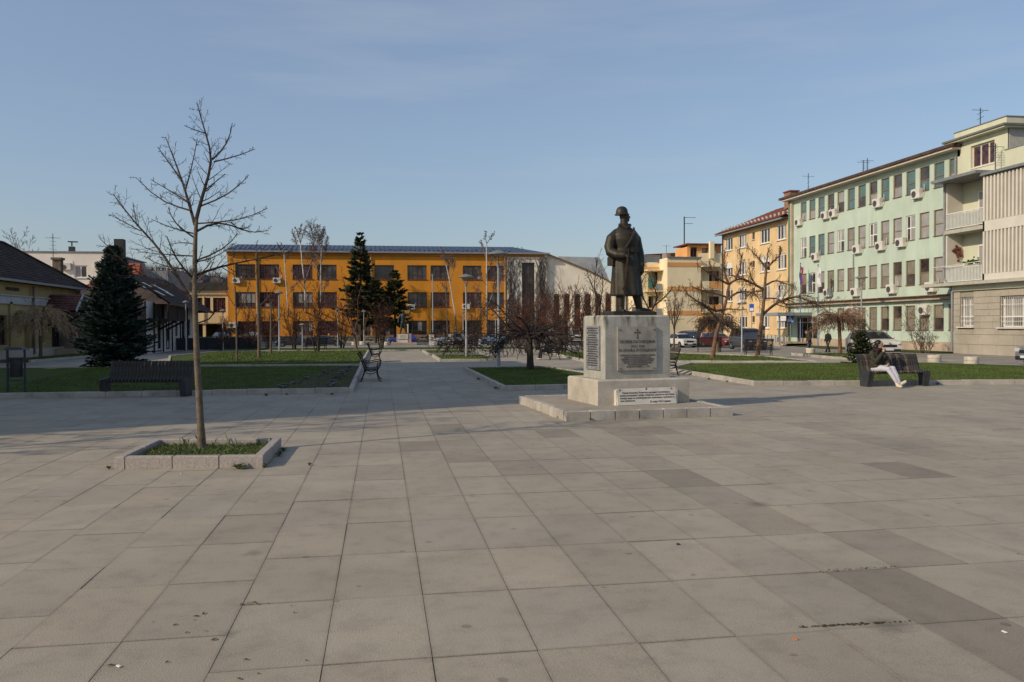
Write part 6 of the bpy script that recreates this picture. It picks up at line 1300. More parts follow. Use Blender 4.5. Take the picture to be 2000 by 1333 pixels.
def car(label, loc, heading, style, paint, L=4.1, W=1.75, H=1.5, s=1.0, glass=None, trim2=None, wheels=None, black_roof=None, group='cars parked around the square', name='parked_car'):
    t = thing(name, label, 'car' if style != 'van' else 'van', loc, heading, group); t.scale = (s, s, s)
    prof = PROF[style]; spans = SPAN[style]; zb = .20; belt = .655*H if style not in ('van',) else .60*H
    xs = sorted({p[0] for p in prof} | {e for sp_ in spans for e in sp_} | {.07, .2, .36, .67, .86})
    def top(x):
        for (a, za), (b, zb_) in zip(prof, prof[1:]):
            if a <= x <= b: return (za+(zb_-za)*(x-a)/(b-a))*H
    def wf(x): q = abs(2*x-1); return 1-.14*q**5
    rings = []
    for x in xs:
        tz = top(x); w_ = W/2*wf(x); bz = min(belt, tz-.03); f = max(0, (tz-belt)/(H-belt)); ry = w_*.955*(1-f)+w_*.74*f; X = L/2-x*L
        rr_ = [(0, zb), (w_*.86, zb), (w_*.985, zb+.10), (w_, min(.36*H, bz-.08)), (w_*.992, min(.55*H, bz-.03)), (w_*.955, bz), (ry, tz-.05*min(1, f*2+.3)), (ry*.72, tz-.005), (0, tz)]
        rings.append((X, rr_))
    body, side, scr, roofb = MB(), [], MB(), MB(); glass_q = {}
    for (xa, A), (xb, B), fa, fb in zip(rings, rings[1:], xs, xs[1:]):
        for j in range(8):
            for sg in (1, -1):
                q = [(xa, sg*A[j][0], A[j][1]), (xb, sg*B[j][0], B[j][1]), (xb, sg*B[j+1][0], B[j+1][1]), (xa, sg*A[j+1][0], A[j+1][1])]
                if sg == 1: q = q[::-1]
                dst = body
                if j == 5:
                    for k, (a, b) in enumerate(spans):
                        if a-1e-6 <= fa and fb <= b+1e-6: dst = glass_q.setdefault((k, sg), MB())
                if j >= 6 and top(fa) > belt and abs(top(fa)-top(fb)) > .22*(fb-fa)*L and (top(fa)+top(fb))/2 < .965*H and style and (fa < .5 or fa > .7): dst = scr if fa < .5 else glass_q.setdefault(('rear', 0), MB())
                elif j >= 6 and top(fa) > .9*H and black_roof: dst = roofb
                dst.add(q, [(0, 1, 2, 3)])
    for X, R_ in (rings[0], rings[-1]):
        n = len(R_); body.add([(X, y, z) for y, z in R_]+[(X, -y, z) for y, z in R_], [(i, i+1, n+i+1, n+i) for i in range(n-1)])
    bo = body.build('body', paint, t, smooth=True)
    if black_roof: roofb.build('roof', black_roof, t, smooth=True)
    if scr.f: scr.build('windscreen', glass or CARGL, t, smooth=True)
    for k, mb in glass_q.items(): mb.build('rear_window' if k[0] == 'rear' else 'side_window', glass or CARGL, t, smooth=True)
    wr = .215*H if style != 'boxy' else .20*H
    wr = min(.33, max(.27, wr)); 
    for x in (.185 if style != 'boxy' else .19, .80):
        for sg in (1, -1):
            X = L/2-x*L; y = sg*(W/2*wf(x)-.085); R_ = Matrix.Rotation(-sg*pi/2, 3, 'X')
            MB().lathe([(wr+.055, 0), (wr+.055, .088)], 20, (X, sg*(W/2*wf(x)-.075), wr+.02), R_).build('wheel_arch', TRIM, t)
            wo = MB().lathe([(wr*.7, -.1), (wr, -.08), (wr, .085), (wr*.93, .098), (wr*.66, .10)], 20, (X, y, wr), R_).build('wheel', TYRE, t, smooth=True)
            ri = MB().lathe([(wr*.66, .092), (wr*.64, .103), (wr*.60, .085), (wr*.2, .10), (.02, .104)], 16, (X, y, wr), R_); 
            for q in range(5):
                an = q*2*pi/5; ri.bar((X+cos(an)*wr*.15, y+sg*.106, wr+sin(an)*wr*.15), (X+cos(an)*wr*.62, y+sg*.102, wr+sin(an)*wr*.62), .05, .02, up=(0, 1, 0))
            ri.build('rim', wheels or RIM, wo, smooth=True)
    f0 = L/2; hz = top(.02)-.10
    for sg in (1, -1):
        if style == 'boxy': MB().box((f0-.012, sg*W*.33, hz-.02), (.06, .36, .17), ch=.01).build('headlight', HEADL, t)
        else: MB().ball((f0-.13, sg*W*.355, hz+.01), (.20, .15, .085), 10, 6, Matrix.Rotation(-sg*.5, 3, 'Z')).build('headlight', HEADL, t, smooth=True)
        MB().ball((-f0+.06, sg*W*.385, .60*H), (.09, .10, .14), 8, 6).build('tail_light', TAIL, t, smooth=True)
        mx = L/2-(.335 if style != 'van' else .27)*L; mi = MB().ball((mx, sg*(W/2+.09), belt+.07), (.06, .10, .07), 8, 6); mi.bar((mx, sg*(W/2-.06), belt+.02), (mx, sg*(W/2+.06), belt+.05), .04); mi.build('wing_mirror', trim2 or paint, t, smooth=True)
        MB().box((L/2-.56*L, sg*(W/2*wf(.56)+.004), belt-.10), (.16, .03, .025)).build('door_handle', TRIM, t)
        MB().box((0, sg*(W/2*.985), zb+.10), (L*.50, .04, .12)).build('sill_trim', TRIM, t)
    gz = hz-.10
    MB().box((f0-.005, 0, gz), (.05, W*(.50 if style != 'boxy' else .46), .15), ch=.012).build('grille', TRIM, t)
    MB().box((f0-.02, 0, .34), (.10, W*.80, .17), ch=.02).build('bumper', trim2 or TRIM, t); MB().box((-f0+.02, 0, .36), (.10, W*.80, .18), ch=.02).build('bumper', trim2 or TRIM, t)
    MB().box((f0+.035, 0, .40), (.02, .50, .11)).build('number_plate', PLATE, t); MB().box((-f0-.035, 0, .55), (.02, .50, .11)).build('number_plate', PLATE, t)
    return t
def paint(key, c, rough=.28, metal=0.0): return mat('paint_'+key, c, rough, .05, 3, metal=metal, spec=.5, coat=.6)
P_W = paint('white', (.66, .61, .54)); P_WH = paint('old_white', (.60, .58, .54), .5); P_MAR = paint('maroon', (.14, .012, .016)); P_GRY = paint('dark_blue_grey', (.040, .050, .062)); P_BLK = paint('dark_navy', (.012, .014, .022)); P_BLU = paint('bright_blue', (.03, .04, .30)); P_SIL = paint('silver', (.50, .51, .53), .3, .4); P_LB = paint('pale_blue', (.24, .36, .52), .3, .3); P_RED = paint('brick_red', (.18, .025, .02)); P_G2 = paint('mid_grey', (.23, .24, .26), .35, .3)
def at(px, py): return G(px, py)
suv = car('white small SUV with black roof and grille facing the square beside the small fir', G(1704, 693.5), RAD(-95), 'suv', P_W, 4.15, 1.80, 1.58, .98, black_roof=TRIM)
MB().lathe([(.085, 0), (.085, .012), (.05, .02)], 4, (4.15/2+.03, 0, 1.58*.53-.07), Matrix.Rotation(pi/2, 3, 'Y')).build('badge', RIM, suv)
car('dark blue-grey family van parked between the two pod-bearing trees', G(1460, 683.5), RAD(-93), 'van', P_GRY, 4.4, 1.82, 1.83, .92)
car('maroon hatchback parked left of the dark van', G(1402, 679), RAD(-76), 'hatch', P_MAR, 4.1, 1.74, 1.48, .86)
bx = car('old boxy white hatchback with black bumpers right of the pedestal', G(1331, 679), RAD(-85), 'boxy', P_WH, 3.75, 1.56, 1.36, .88, trim2=TRIM)
car('brick red car behind the old white hatchback', G(1352, 675.5), RAD(-80), 'hatch', P_RED, 4.0, 1.7, 1.5, .95)
car('dark car between the old white hatchback and the maroon one', G(1368, 677.3), RAD(-75), 'wagon', P_BLK, 4.3, 1.74, 1.5, .92)
car('white car with its tail showing beside the maroon hatchback', G(1378, 677.6), RAD(100), 'hatch', P_W, 3.9, 1.68, 1.48, .86)
car('grey old hatchback cut off by the right edge of the picture', (30.9, 32.9, 0), RAD(170), 'boxy', P_G2, 3.9, 1.65, 1.40, 1.0, trim2=TRIM)
car('dark navy sedan parked far left, partly behind bare shrubs', G(574, 677.5), RAD(183), 'sedan', P_BLK, 4.5, 1.76, 1.44, .74)
car('dark navy estate car behind the bare trees, nearer the lamp', G(637, 676.5), RAD(4), 'wagon', P_BLK, 4.5, 1.76, 1.46, .72)
car('bright blue car mostly hidden behind the far statue pedestal', G(785, 672.5), RAD(180), 'hatch', P_BLU, 4.0, 1.7, 1.45, .78)
car('silver SUV parked behind the two white pillars', G(879, 675), RAD(180), 'suv', P_SIL, 4.6, 1.85, 1.70, .72)
car('pale blue car behind the tangled weeping tree', G(963, 671.8), RAD(180), 'sedan', P_LB, 4.3, 1.74, 1.45, .72)
car('white van just left of the pedestal behind red-brown shrubs', G(1132, 672), RAD(175), 'van', P_WH, 4.4, 1.8, 1.85, .86)
# ================================================================== TREES
def grow(mb, p, d, L, r, lev, P, R):
    zm = P.get('zmin', -9)
    n = P['seg'][lev]; pts = [p.copy()]; rad = [r]; wob = P['wob'][lev]; tr = P['trop'][lev]
    dirs = [d.copy()]
    for i in range(n):
        d = (d+V((R.gauss(0, wob), R.gauss(0, wob), R.gauss(0, wob)))+V((0, 0, tr))).normalized(); p = p+d*(L/n); pts.append(p.copy()); dirs.append(d.copy()); rad.append(max(P.get('rmin', .004), r*(1-.78*(i+1)/n)))
        if p.z < zm: break
    mb.tube(pts, rad, P['sides'][lev], cap=lev == 0)
    if lev+1 < len(P['n']): spawn(mb, pts, rad, dirs, L, lev+1, P, R)
def spawn(mb, pts, rad, dirs, L, lev, P, R, n=None, start=None):
    n = n or P['n'][lev]; st_ = P.get('start', .18) if start is None else start; K = len(pts)-1; ph = R.uniform(0, 6.28)
    for k in range(n):
        t = st_+(1-st_)*(k+R.random())/n; x = t*K; i = min(int(x), K-1); f = x-i; q = pts[i].lerp(pts[i+1], f); dd = dirs[min(i+1, K)]
        a = P['ang'][lev]*R.uniform(.7, 1.25); ph += 2.4+R.uniform(-.5, .5); o = dd.orthogonal().normalized(); o = Quaternion(dd, ph) @ o
        nd = (dd*cos(a)+o*sin(a)).normalized()
        if P.get('flat'): nd.y *= P['flat']
        grow(mb, q, nd.normalized(), L*P['len'][lev]*R.uniform(.55, 1.2)*(1-P.get('taper', .45)*t), max(P.get('rmin', .004), (rad[i]*(1-f)+rad[i+1]*f)*P['rr'][lev]), lev, P, R)
def resamp(pts, seg=.25):
    out = [pts[0]]
    for a, b in zip(pts, pts[1:]):
        n = max(1, int((b-a).length/seg)); out += [a.lerp(b, (k+1)/n) for k in range(n)]
    for _ in range(2):
        out = [out[0]]+[(out[i-1]+out[i]*2+out[i+1])/4 for i in range(1, len(out)-1)]+[out[-1]]
    return out
def traced(label, base_px, trunk, limbs, P, seed, name='bare_tree', bark=None, twig=None, spread=.5, z=0.0, D=None, group=None, twign=None, seg=.22, pods=0):
    """tree from a trunk and limbs measured in the photograph; every limb leaves the picture plane by its own angle"""
    R = random.Random(seed); base = G(*base_px, z); D0 = D or depth(base); t = thing(name, label, 'tree', base, 0, group); bark = bark or BARK; twig = twig or TWIG
    loc = lambda px, py, off: PD(px, py, D0+off)-base
    tp = [loc(x, y, 0) for x, y, w_ in trunk]; tr_ = [w_/F*D0/2 for x, y, w_ in trunk]; tp[0] = V((0, 0, -.05))
    seg_ = resamp(tp, .4); k = len(seg_)-1; ln = [0]; 
    rad = [tr_[0]+(tr_[-1]-tr_[0])*i/k for i in range(k+1)]
    if len(rad) > 3: rad[0] *= 1.25
    MB().tube(seg_, rad, 10).build('trunk', bark, t, smooth=True)
    mb = MB()
    for li in limbs:
        pts, w0, w1 = li; off = R.uniform(-1, 1)*spread; n = len(pts); L2 = sum(sqrt((a[0]-b[0])**2+(a[1]-b[1])**2) for a, b in zip(pts, pts[1:]))/F*D0
        q = resamp([loc(x, y, off*L2*(i/(n-1))) for i, (x, y) in enumerate(pts)], seg); K = len(q)-1
        rad = [(w0+(w1-w0)*i/K)/F*D0/2 for i in range(K+1)]; mb.tube(q, rad, 6); dirs = [(q[min(i+1, K)]-q[max(i-1, 0)]).normalized() for i in range(K+1)]
        spawn(mb, q, rad, dirs, L2, 1, P, R, n=max(2, int(P['n'][1]*L2)) if not twign else twign)
    mb.build('crown', twig, t)
    if pods:
        pm = MB(); vv = mb.v
        for k in range(pods):
            x, y, zz = vv[R.randrange(len(vv))]; L_ = R.uniform(.18, .42); dx, dy = R.gauss(0, .04), R.gauss(0, .04); pm.tube([(x, y, zz), (x+dx, y+dy, zz-L_*.5), (x+dx*1.8, y+dy*1.5, zz-L_)], [.007, .009, .004], 3, cap=False)
        pm.build('seed_pods', mat('dry_pod', (.13, .075, .04), .85, .3, 6), t, kind='stuff')
    return t
z8 = lambda l: [(190+x/1.8015, 190+y/1.8015) for x, y in l]
PS = dict(seg=[4, 4, 3, 3], wob=[.1, .10, .16, .2], trop=[0, .06, .05, .05], sides=[6, 5, 3, 3], n=[0, 5.2, 3, 0], ang=[0, .85, .9, .8], len=[0, .33, .42, .5], rr=[0, .50, .62, .7], rmin=.0026, start=.12, taper=.66)
PS['n'] = [0, 13, 5]; PS['len'] = [0, .30, .50]; PS['rr'] = [0, .36, .6]; PS['wob'] = [.1, .07, .10, .1]
limbs = [(z8(l), a, b) for l, a, b in [
 ([(332, 715), (300, 665), (270, 610), (235, 555), (200, 510), (165, 475), (130, 445), (100, 400), (75, 365), (55, 340)], 6.2, 1.6), ([(140, 455), (132, 415), (126, 378)], 2.2, 1.2), ([(150, 470), (85, 430), (40, 412)], 2.4, 1.2),
 ([(318, 690), (270, 672), (225, 655), (150, 632), (90, 590), (45, 530), (10, 498)], 4.2, 1.3),
 ([(338, 640), (300, 605), (275, 570), (258, 530), (245, 490)], 4.6, 1.5), ([(300, 605), (240, 600), (200, 590), (165, 560)], 3, 1.2),
 ([(342, 495), (300, 468), (270, 450), (255, 410), (250, 390)], 4, 1.3), ([(338, 480), (290, 470), (235, 455), (190, 430)], 3.2, 1.2), ([(345, 560), (280, 552), (225, 560), (150, 545)], 3, 1.2), 
 ([(344, 450), (330, 400), (315, 350), (302, 300), (280, 240), (258, 190), (240, 140)], 6.5, 1.4), ([(302, 300), (265, 245), (235, 210), (212, 175)], 3, 1.2), ([(330, 400), (285, 385), (240, 378), (190, 350), (135, 282)], 4.2, 1.3), ([(322, 370), (285, 345), (240, 322), (188, 290)], 3.4, 1.2), ([(310, 330), (330, 260), (345, 200), (352, 145)], 3, 1.2),
 ([(346, 440), (360, 380), (375, 325), (395, 270), (410, 225), (400, 180), (380, 130), (365, 75), (350, 18)], 7.5, 1.4), ([(405, 220), (440, 195), (460, 160), (472, 130), (475, 92)], 3.6, 1.2), ([(410, 228), (455, 215), (505, 210), (555, 183)], 3.2, 1.2), ([(360, 385), (420, 365), (470, 342), (500, 310), (530, 280)], 3.8, 1.2), ([(385, 130), (345, 120), (305, 100)], 2.4, 1.1),
 ([(350, 472), (385, 445), (425, 435), (470, 440), (510, 475), (550, 490), (602, 470)], 5.2, 1.3), ([(352, 445), (430, 440), (500, 438), (550, 418), (598, 392)], 3.4, 1.2), ([(470, 440), (485, 465), (520, 480), (540, 455)], 2.6, 1.1),
 ([(346, 628), (385, 608), (430, 600), (480, 582), (560, 572), (620, 560), (690, 540)], 6.0, 1.2), ([(348, 575), (400, 560), (440, 540), (490, 500), (495, 478)], 4, 1.2), ([(350, 580), (400, 572), (445, 560), (480, 515)], 3, 1.1), ([(352, 640), (370, 600), (400, 595), (415, 570), (395, 565)], 2.4, 1.1), ([(356, 690), (375, 655), (400, 640), (430, 650)], 2.4, 1.1), ([(440, 600), (500, 640), (540, 660)], 2.2, 1.0), ([(375, 330), (420, 300), (450, 270)], 2.6, 1.1), ([(350, 520), (320, 510), (290, 505), (250, 520)], 2.6, 1.1), ([(345, 600), (370, 560), (372, 520)], 2.0, 1.0)]]
sap = traced('slim leafless sapling with pale trunk growing in the square planter', (395, 878), [(395, 880, 14.5), (392, 830, 13.5), (388, 760, 12.5), (384, 690, 12), (381, 640, 11), (380, 560, 9.5), (380.5, 450, 8.2), (384, 425, 7.0)], limbs, PS, 5, 'sapling', mat('sapling_bark', (.155, .120, .083), .9, .22, 9, .5, 60, fine=.25), mat('sapling_twig', (.050, .034, .027), .85, .25, 6), spread=.55, z=.08)
# ---- pod-bearing trees at the right
z5 = lambda l: [(x/3.92+1220, y/3.92+380) for x, y in l]
PC = dict(seg=[4, 4, 3], wob=[.1, .16, .2], trop=[0, .08, .05], sides=[6, 4, 3], n=[0, 6.5, 5], ang=[0, .7, .7], len=[0, .36, .5], rr=[0, .42, .6], rmin=.008, start=.2)
RB = mat('reddish_bark', (.20, .11, .065), .9, .25, 6, .4, 30)
traced('bare leaning tree with hanging pods in front of the ochre block, left one', (1391, 703), [(x, y, w_) for (x, y), w_ in zip(z5([(665, 1245), (690, 1110), (722, 975), (768, 880), (790, 790), (800, 690)]), (9, 8, 7.5, 7, 6, 5))],
  [(z5(l), a*1.25, b*.8) for l, a, b in [([(770, 875), (700, 905), (640, 862), (560, 820), (480, 770), (440, 700)], 4.5, 1.5), ([(722, 975), (660, 890), (600, 850), (530, 830)], 4, 1.5), ([(800, 690), (765, 620), (758, 520), (765, 430)], 4.5, 1.3), ([(800, 690), (850, 645), (930, 642), (980, 690)], 4, 1.3), ([(790, 800), (860, 745), (940, 738), (1010, 760), (1040, 830)], 4.2, 1.3), ([(800, 690), (720, 650), (640, 600), (560, 545)], 4, 1.3), ([(850, 645), (890, 560), (900, 480), (870, 420)], 3.6, 1.2), ([(790, 790), (700, 760), (600, 740), (500, 700)], 3.5, 1.2), ([(768, 880), (830, 870), (880, 900), (930, 880)], 3, 1.2), ([(720, 660), (690, 580), (640, 510)], 2.6, 1.0), ([(700, 905), (690, 850), (650, 780)], 2.6, 1.0)]], PC, 8, twig=mat('reddish_twig', (.15, .085, .05), .85, .25, 5), bark=RB, pods=420, group='pod-bearing trees')
traced('bare tree with a long low limb reaching right and hanging pods, right one', (1479, 699.5), [(x, y, w_) for (x, y), w_ in zip(z5([(1015, 1255), (1030, 1100), (1050, 960), (1065, 840), (1070, 720), (1085, 570)]), (9, 8, 7.5, 7, 5.5, 4.5))],
  [(z5(l), a*1.25, b*.8) for l, a, b in [([(1060, 920), (1120, 862), (1220, 800), (1330, 780), (1420, 820), (1500, 860), (1560, 850)], 5, 1.4), ([(1070, 735), (1000, 690), (900, 650), (820, 610), (760, 640)], 4.5, 1.3), ([(1085, 570), (1030, 490), (985, 450), (940, 395)], 4, 1.2), ([(1085, 570), (1140, 505), (1210, 460), (1190, 400)], 4, 1.2), ([(1072, 700), (1160, 650), (1240, 690), (1300, 700)], 3.6, 1.2), ([(1070, 740), (980, 742), (920, 800)], 3.4, 1.2), ([(1085, 570), (1090, 480), (1110, 400)], 3.2, 1.1), ([(1330, 780), (1400, 770), (1470, 800)], 2.6, 1.0), ([(1068, 800), (1150, 790), (1240, 830), (1260, 900)], 3, 1.1), ([(1000, 690), (950, 600), (960, 520)], 2.8, 1.0)]], PC, 9, twig=mat('reddish_twig', (.15, .085, .05)), bark=RB, pods=420, group='pod-bearing trees')
traced('bare tree with twisted dark limbs right behind the pedestal', (1272, 690), [(1272, 690, 7), (1270, 640, 6), (1272, 610, 5.5)], [([(1272, 615), (1258, 585), (1240, 560), (1225, 545)], 3.5, 1.2), ([(1272, 610), (1285, 580), (1276, 560), (1270, 540)], 3.5, 1.2), ([(1275, 600), (1300, 580), (1315, 560)], 3, 1.2), ([(1258, 585), (1250, 560), (1262, 535)], 2.6, 1), ([(1272, 620), (1250, 605), (1235, 600)], 2.6, 1)], PC, 10, twig=TWIGD, bark=BARKD, pods=60)
traced('thin young tree with dry pods just right of the pedestal top', (1316, 684), [(1316, 684, 4), (1317, 650, 3.4), (1318, 620, 2.8)], [([(1317, 640), (1305, 610), (1300, 585)], 2, .9), ([(1317, 640), (1328, 610), (1334, 585)], 2, .9), ([(1318, 620), (1318, 590), (1320, 570)], 2, .9), ([(1317, 650), (1312, 615), (1310, 590)], 1.6, .8), ([(1317, 645), (1323, 615), (1325, 590)], 1.6, .8)], PC, 11, twig=TWIG, pods=150)
# ---- birches
PB = dict(seg=[4, 5, 4], wob=[.1, .10, .10], trop=[0, .06, -.28], sides=[5, 3, 3], n=[0, 6.0, 9], ang=[0, .55, .6], len=[0, .28, .75], rr=[0, .5, .5], rmin=.018, start=.3)
BTW = mat('birch_twig', (.20, .15, .125), .85, .25, 4)
zb = lambda l: [(x/3.507+400, y/3.507+420) for x, y in l]
for lab, trunk, limbs_, sd in (
 ('tall birch in the middle of the left clump, its crown above the roof', [(700, 850, 5.5), (690, 600, 4.8), (682, 470, 4.2), (668, 330, 3.2), (655, 190, 2.2)], [([(655, 200), (640, 130), (625, 95)], 1.6, .7), ([(655, 200), (668, 130), (690, 85)], 1.6, .7), ([(682, 470), (715, 380), (740, 290), (745, 190), (730, 80)], 2.8, .8), ([(660, 250), (620, 180), (600, 110)], 1.5, .6), ([(742, 260), (790, 170), (810, 110)], 1.5, .6), ([(690, 520), (640, 430), (600, 380)], 1.6, .6), ([(740, 230), (760, 150), (775, 75)], 1.5, .6), ([(655, 190), (650, 120), (660, 70)], 1.3, .6)], 1),
 ('slim white birch right of the middle one in the left clump', [(800, 830, 4.5), (795, 600, 4), (793, 400, 3.2), (800, 230, 2.0)], [([(800, 230), (805, 150), (820, 90)], 1.4, .6), ([(795, 330), (830, 250), (840, 150)], 1.5, .6), ([(793, 450), (770, 380), (760, 300)], 1.3, .6), ([(795, 560), (830, 500), (850, 420)], 1.3, .6), ([(798, 260), (780, 180), (790, 110)], 1.3, .6)], 2),
 ('leaning thin birch at the left of the clump', [(580, 835, 4), (570, 640, 3.5), (555, 450, 2.8), (540, 230, 1.8)], [([(540, 230), (530, 200), (520, 190)], 1.3, .6), ([(555, 450), (520, 400), (490, 350)], 1.4, .6), ([(548, 330), (580, 270), (590, 230)], 1.3, .6), ([(565, 560), (600, 500), (630, 470)], 1.4, .6), ([(545, 280), (510, 230), (500, 200)], 1.2, .6)], 3)):
    tr_ = [(x/3.507+400, y/3.507+420, w_) for x, y, w_ in trunk]; b0 = (tr_[0][0], 663.5)
    traced(lab, b0, tr_, [(zb(l), a, b) for l, a, b in limbs_], PB, 40+sd, 'birch_tree', BIRCH, BTW, .4, D=102, group='birches before the school', seg=.5)
zb = lambda l: [(x/3.507+780, y/3.507+420) for x, y in l]
for lab, trunk, limbs_, sd in (
 ('straight white birch at the right end of the orange facade', [(602, 830, 5), (600, 640, 4.6), (598, 400, 3.6), (597, 190, 2.2)], [([(597, 200), (585, 150), (590, 115)], 1.5, .6), ([(597, 200), (630, 150), (650, 120)], 1.5, .6), ([(600, 640), (640, 540), (665, 470), (690, 400), (720, 340)], 2.8, .8), ([(598, 400), (640, 310), (650, 250)], 1.5, .6), ([(600, 700), (560, 660), (535, 580), (530, 500)], 2.4, .8), ([(597, 300), (570, 240), (560, 180)], 1.4, .6), ([(598, 480), (555, 430), (540, 370)], 1.4, .6)], 5),
 ('crooked birch with drooping tip beside the second lamp', [(392, 830, 4), (385, 690, 3.8), (368, 600, 3.4), (350, 480, 2.8), (320, 340, 1.8)], [([(320, 340), (300, 270), (285, 225)], 1.5, .7), ([(335, 420), (350, 330), (330, 285), (300, 290)], 1.6, .6), ([(345, 450), (385, 350), (370, 290), (345, 285)], 1.6, .6), ([(360, 560), (320, 500), (290, 470)], 1.3, .6)], 6)):
    tr_ = [(x/3.507+780, y/3.507+420, w_) for x, y, w_ in trunk]; b0 = (tr_[0][0], 664)
    traced(lab, b0, tr_, [(zb(l), a, b) for l, a, b in limbs_], PB, 50+sd, 'birch_tree', BIRCH, BTW, .4, D=100, group='birches before the school', seg=.5)
# ---- young trees and red-brown shrubs of the lawns
PY_ = dict(seg=[4, 4, 3], wob=[.1, .12, .16], trop=[0, .12, .08], sides=[5, 3, 3], n=[0, 2.6, 4], ang=[0, .6, .6], len=[0, .35, .45], rr=[0, .5, .6], rmin=.009, start=.2)
for lab, base, trunk, limbs_, sd, kw in (
 ('thin young tree at the near left of the second lawn', (463, 710), [(463, 711, 4), (462, 640, 3.4), (459, 560, 2.5)], [([(460, 600), (440, 570), (425, 540)], 1.6, .7), ([(461, 620), (480, 580), (490, 545)], 1.6, .7), ([(459, 560), (456, 520), (455, 490)], 1.8, .7), ([(462, 650), (440, 630), (430, 600)], 1.3, .6)], 61, {}),
 ('young tree with thick straight trunk on the second lawn', (506, 702), [(505, 703, 6.5), (506, 640, 5.8), (503, 560, 5), (501, 495, 4)], [([(506, 620), (480, 600), (465, 570)], 2.4, .8), ([(506, 600), (530, 575), (545, 545)], 2.4, .8), ([(503, 540), (485, 515), (478, 500)], 1.8, .7), ([(501, 495), (500, 480), (503, 470)], 2, .8)], 62, {}),
 ('thin grey sapling farther back on the second lawn', (529, 695), [(529, 696, 4.5), (529, 640, 3.8), (530, 590, 2.4)], [([(530, 590), (520, 570), (515, 545)], 1.6, .7), ([(529, 650), (545, 625), (552, 600)], 1.6, .7), ([(529, 630), (512, 610), (505, 585)], 1.6, .7)], 63, {}),
 ('very thin sapling on the third island before the flagpole', (875, 689), [(875, 689, 2.4), (873, 620, 2), (870, 560, 1.4)], [([(872, 600), (860, 580), (855, 560)], 1.0, .6), ([(873, 625), (862, 612), (850, 600)], 1.0, .6), ([(871, 580), (873, 550), (868, 525)], 1.0, .6)], 64, {}),
 ('forked bare tree on the far lawn before the dark cars', (697, 685), [(697, 686, 5), (693, 660, 4.4), (690, 640, 4)], [([(693, 660), (682, 630), (668, 600), (655, 575)], 3, .9), ([(692, 650), (700, 620), (698, 590), (705, 560)], 3, .9), ([(690, 640), (680, 600), (675, 560), (668, 540)], 2.6, .9), ([(696, 670), (712, 640), (720, 610)], 2.4, .8)], 65, dict(twig=TWIGR))):
    traced(lab, base, trunk, limbs_, PY_, sd, 'young_tree', kw.get('bark'), kw.get('twig'), .5)
PR = dict(seg=[6, 4, 3], wob=[.10, .16, .2], trop=[.02, .10, .10], sides=[4, 3, 3], n=[0, 20, 8], ang=[0, .65, .7], len=[0, .34, .5], rr=[0, .55, .6], rmin=.012, start=.18)
PRL = dict(PR); PRL['n'] = [0, 13, 6]; PRL['rmin'] = .010; PRM = dict(PR); PRM['n'] = [0, 16, 6]; PRM['rmin'] = .010
def shrub(label, px, py, top_px, width_px, seed, stems=7, twig=None, bark=None, name='bare_shrub', group=None, P=PR, D=None):
    b = G(px, py); D = D or depth(b); 
    if D != depth(b): b = PD(px, py, D); b.z = 0
    R = random.Random(seed); H_ = (py-top_px)/F*D; W_ = width_px/F*D/2; t = thing(name, label, 'shrub', b, 0, group); mt = MB(); mc = MB()
    for k in range(stems):
        a = k*2*pi/stems+R.uniform(-.4, .4); lean = R.uniform(.15, 1)*W_/H_*.85; d = V((cos(a)*lean, sin(a)*lean*.8, 1)).normalized(); L = H_*R.uniform(.72, 1.0); p = V((cos(a)*.12, sin(a)*.12, -.03)); pts = [p.copy()]; dirs = [d.copy()]; rad = [.035]
        for i in range(7):
            d = (d+V((R.gauss(0, .08), R.gauss(0, .08), .04))).normalized(); p = p+d*L/7; pts.append(p.copy()); dirs.append(d.copy()); rad.append(max(.010, .035*(1-(i+1)/7.5)))
        mt.tube(pts, rad, 4); spawn(mc, pts, rad, dirs, L, 1, P, R)
    mt.build('stems', bark or BARKD, t); mc.build('crown', twig or TWIGR, t); return t
for k, (lab, px, py, tp, wd_) in enumerate((('red-brown bare bush right of the leaning birch', 575, 684, 585, 56), ('red-brown bare bush left of the lamp pair', 523, 683, 595, 56), ('tangled bare bush close to the dark sedan', 620, 690, 550, 75), ('bare bush at the left corner of the orange school', 490, 684, 600, 60), ('low bare bush by the terrace fence end', 432, 688, 618, 40), ('red-brown bush behind the right firs', 745, 683, 590, 50), ('bush left of the fir pair', 668, 682, 580, 46),
      ('dense red-brown shrub before the vine-covered wall', 1010, 684, 590, 70), ('dense red-brown shrub before the tall lattice window', 1050, 684, 575, 70), ('dense red-brown shrub before the arcade', 1090, 686, 556, 76), ('red-brown shrub next to the statue boots', 1140, 686, 565, 70), ('red-brown shrub behind the pedestal', 1190, 686, 585, 60), ('low red-brown shrub under the vine wall', 1030, 690, 590, 70), ('low red-brown shrub between pedestal and weeping tree', 1100, 690, 600, 70), ('pale bare bush before the right birch', 930, 676, 600, 50))):
    shrub(lab, px, py, tp, wd_, 100+k, 8 if k < 7 else 10, group='bare shrubs of the square', twig=TWIGR if k != 14 else TWIG, P=PRM if 7 <= k < 14 else PRL)
traced('slender multi-stemmed tree with white lower trunk left of the pedestal', (1114, 689), [(1114, 690, 5), (1112, 650, 4.6), (1110, 620, 4)], [([(1110, 620), (1100, 580), (1090, 555)], 2.5, .9), ([(1110, 620), (1120, 580), (1130, 550)], 2.5, .9), ([(1112, 640), (1135, 600), (1150, 575)], 2.2, .8), ([(1112, 640), (1085, 610), (1070, 590)], 2.2, .8)], PY_, 66, 'young_tree', BIRCH, TWIGR, .5)
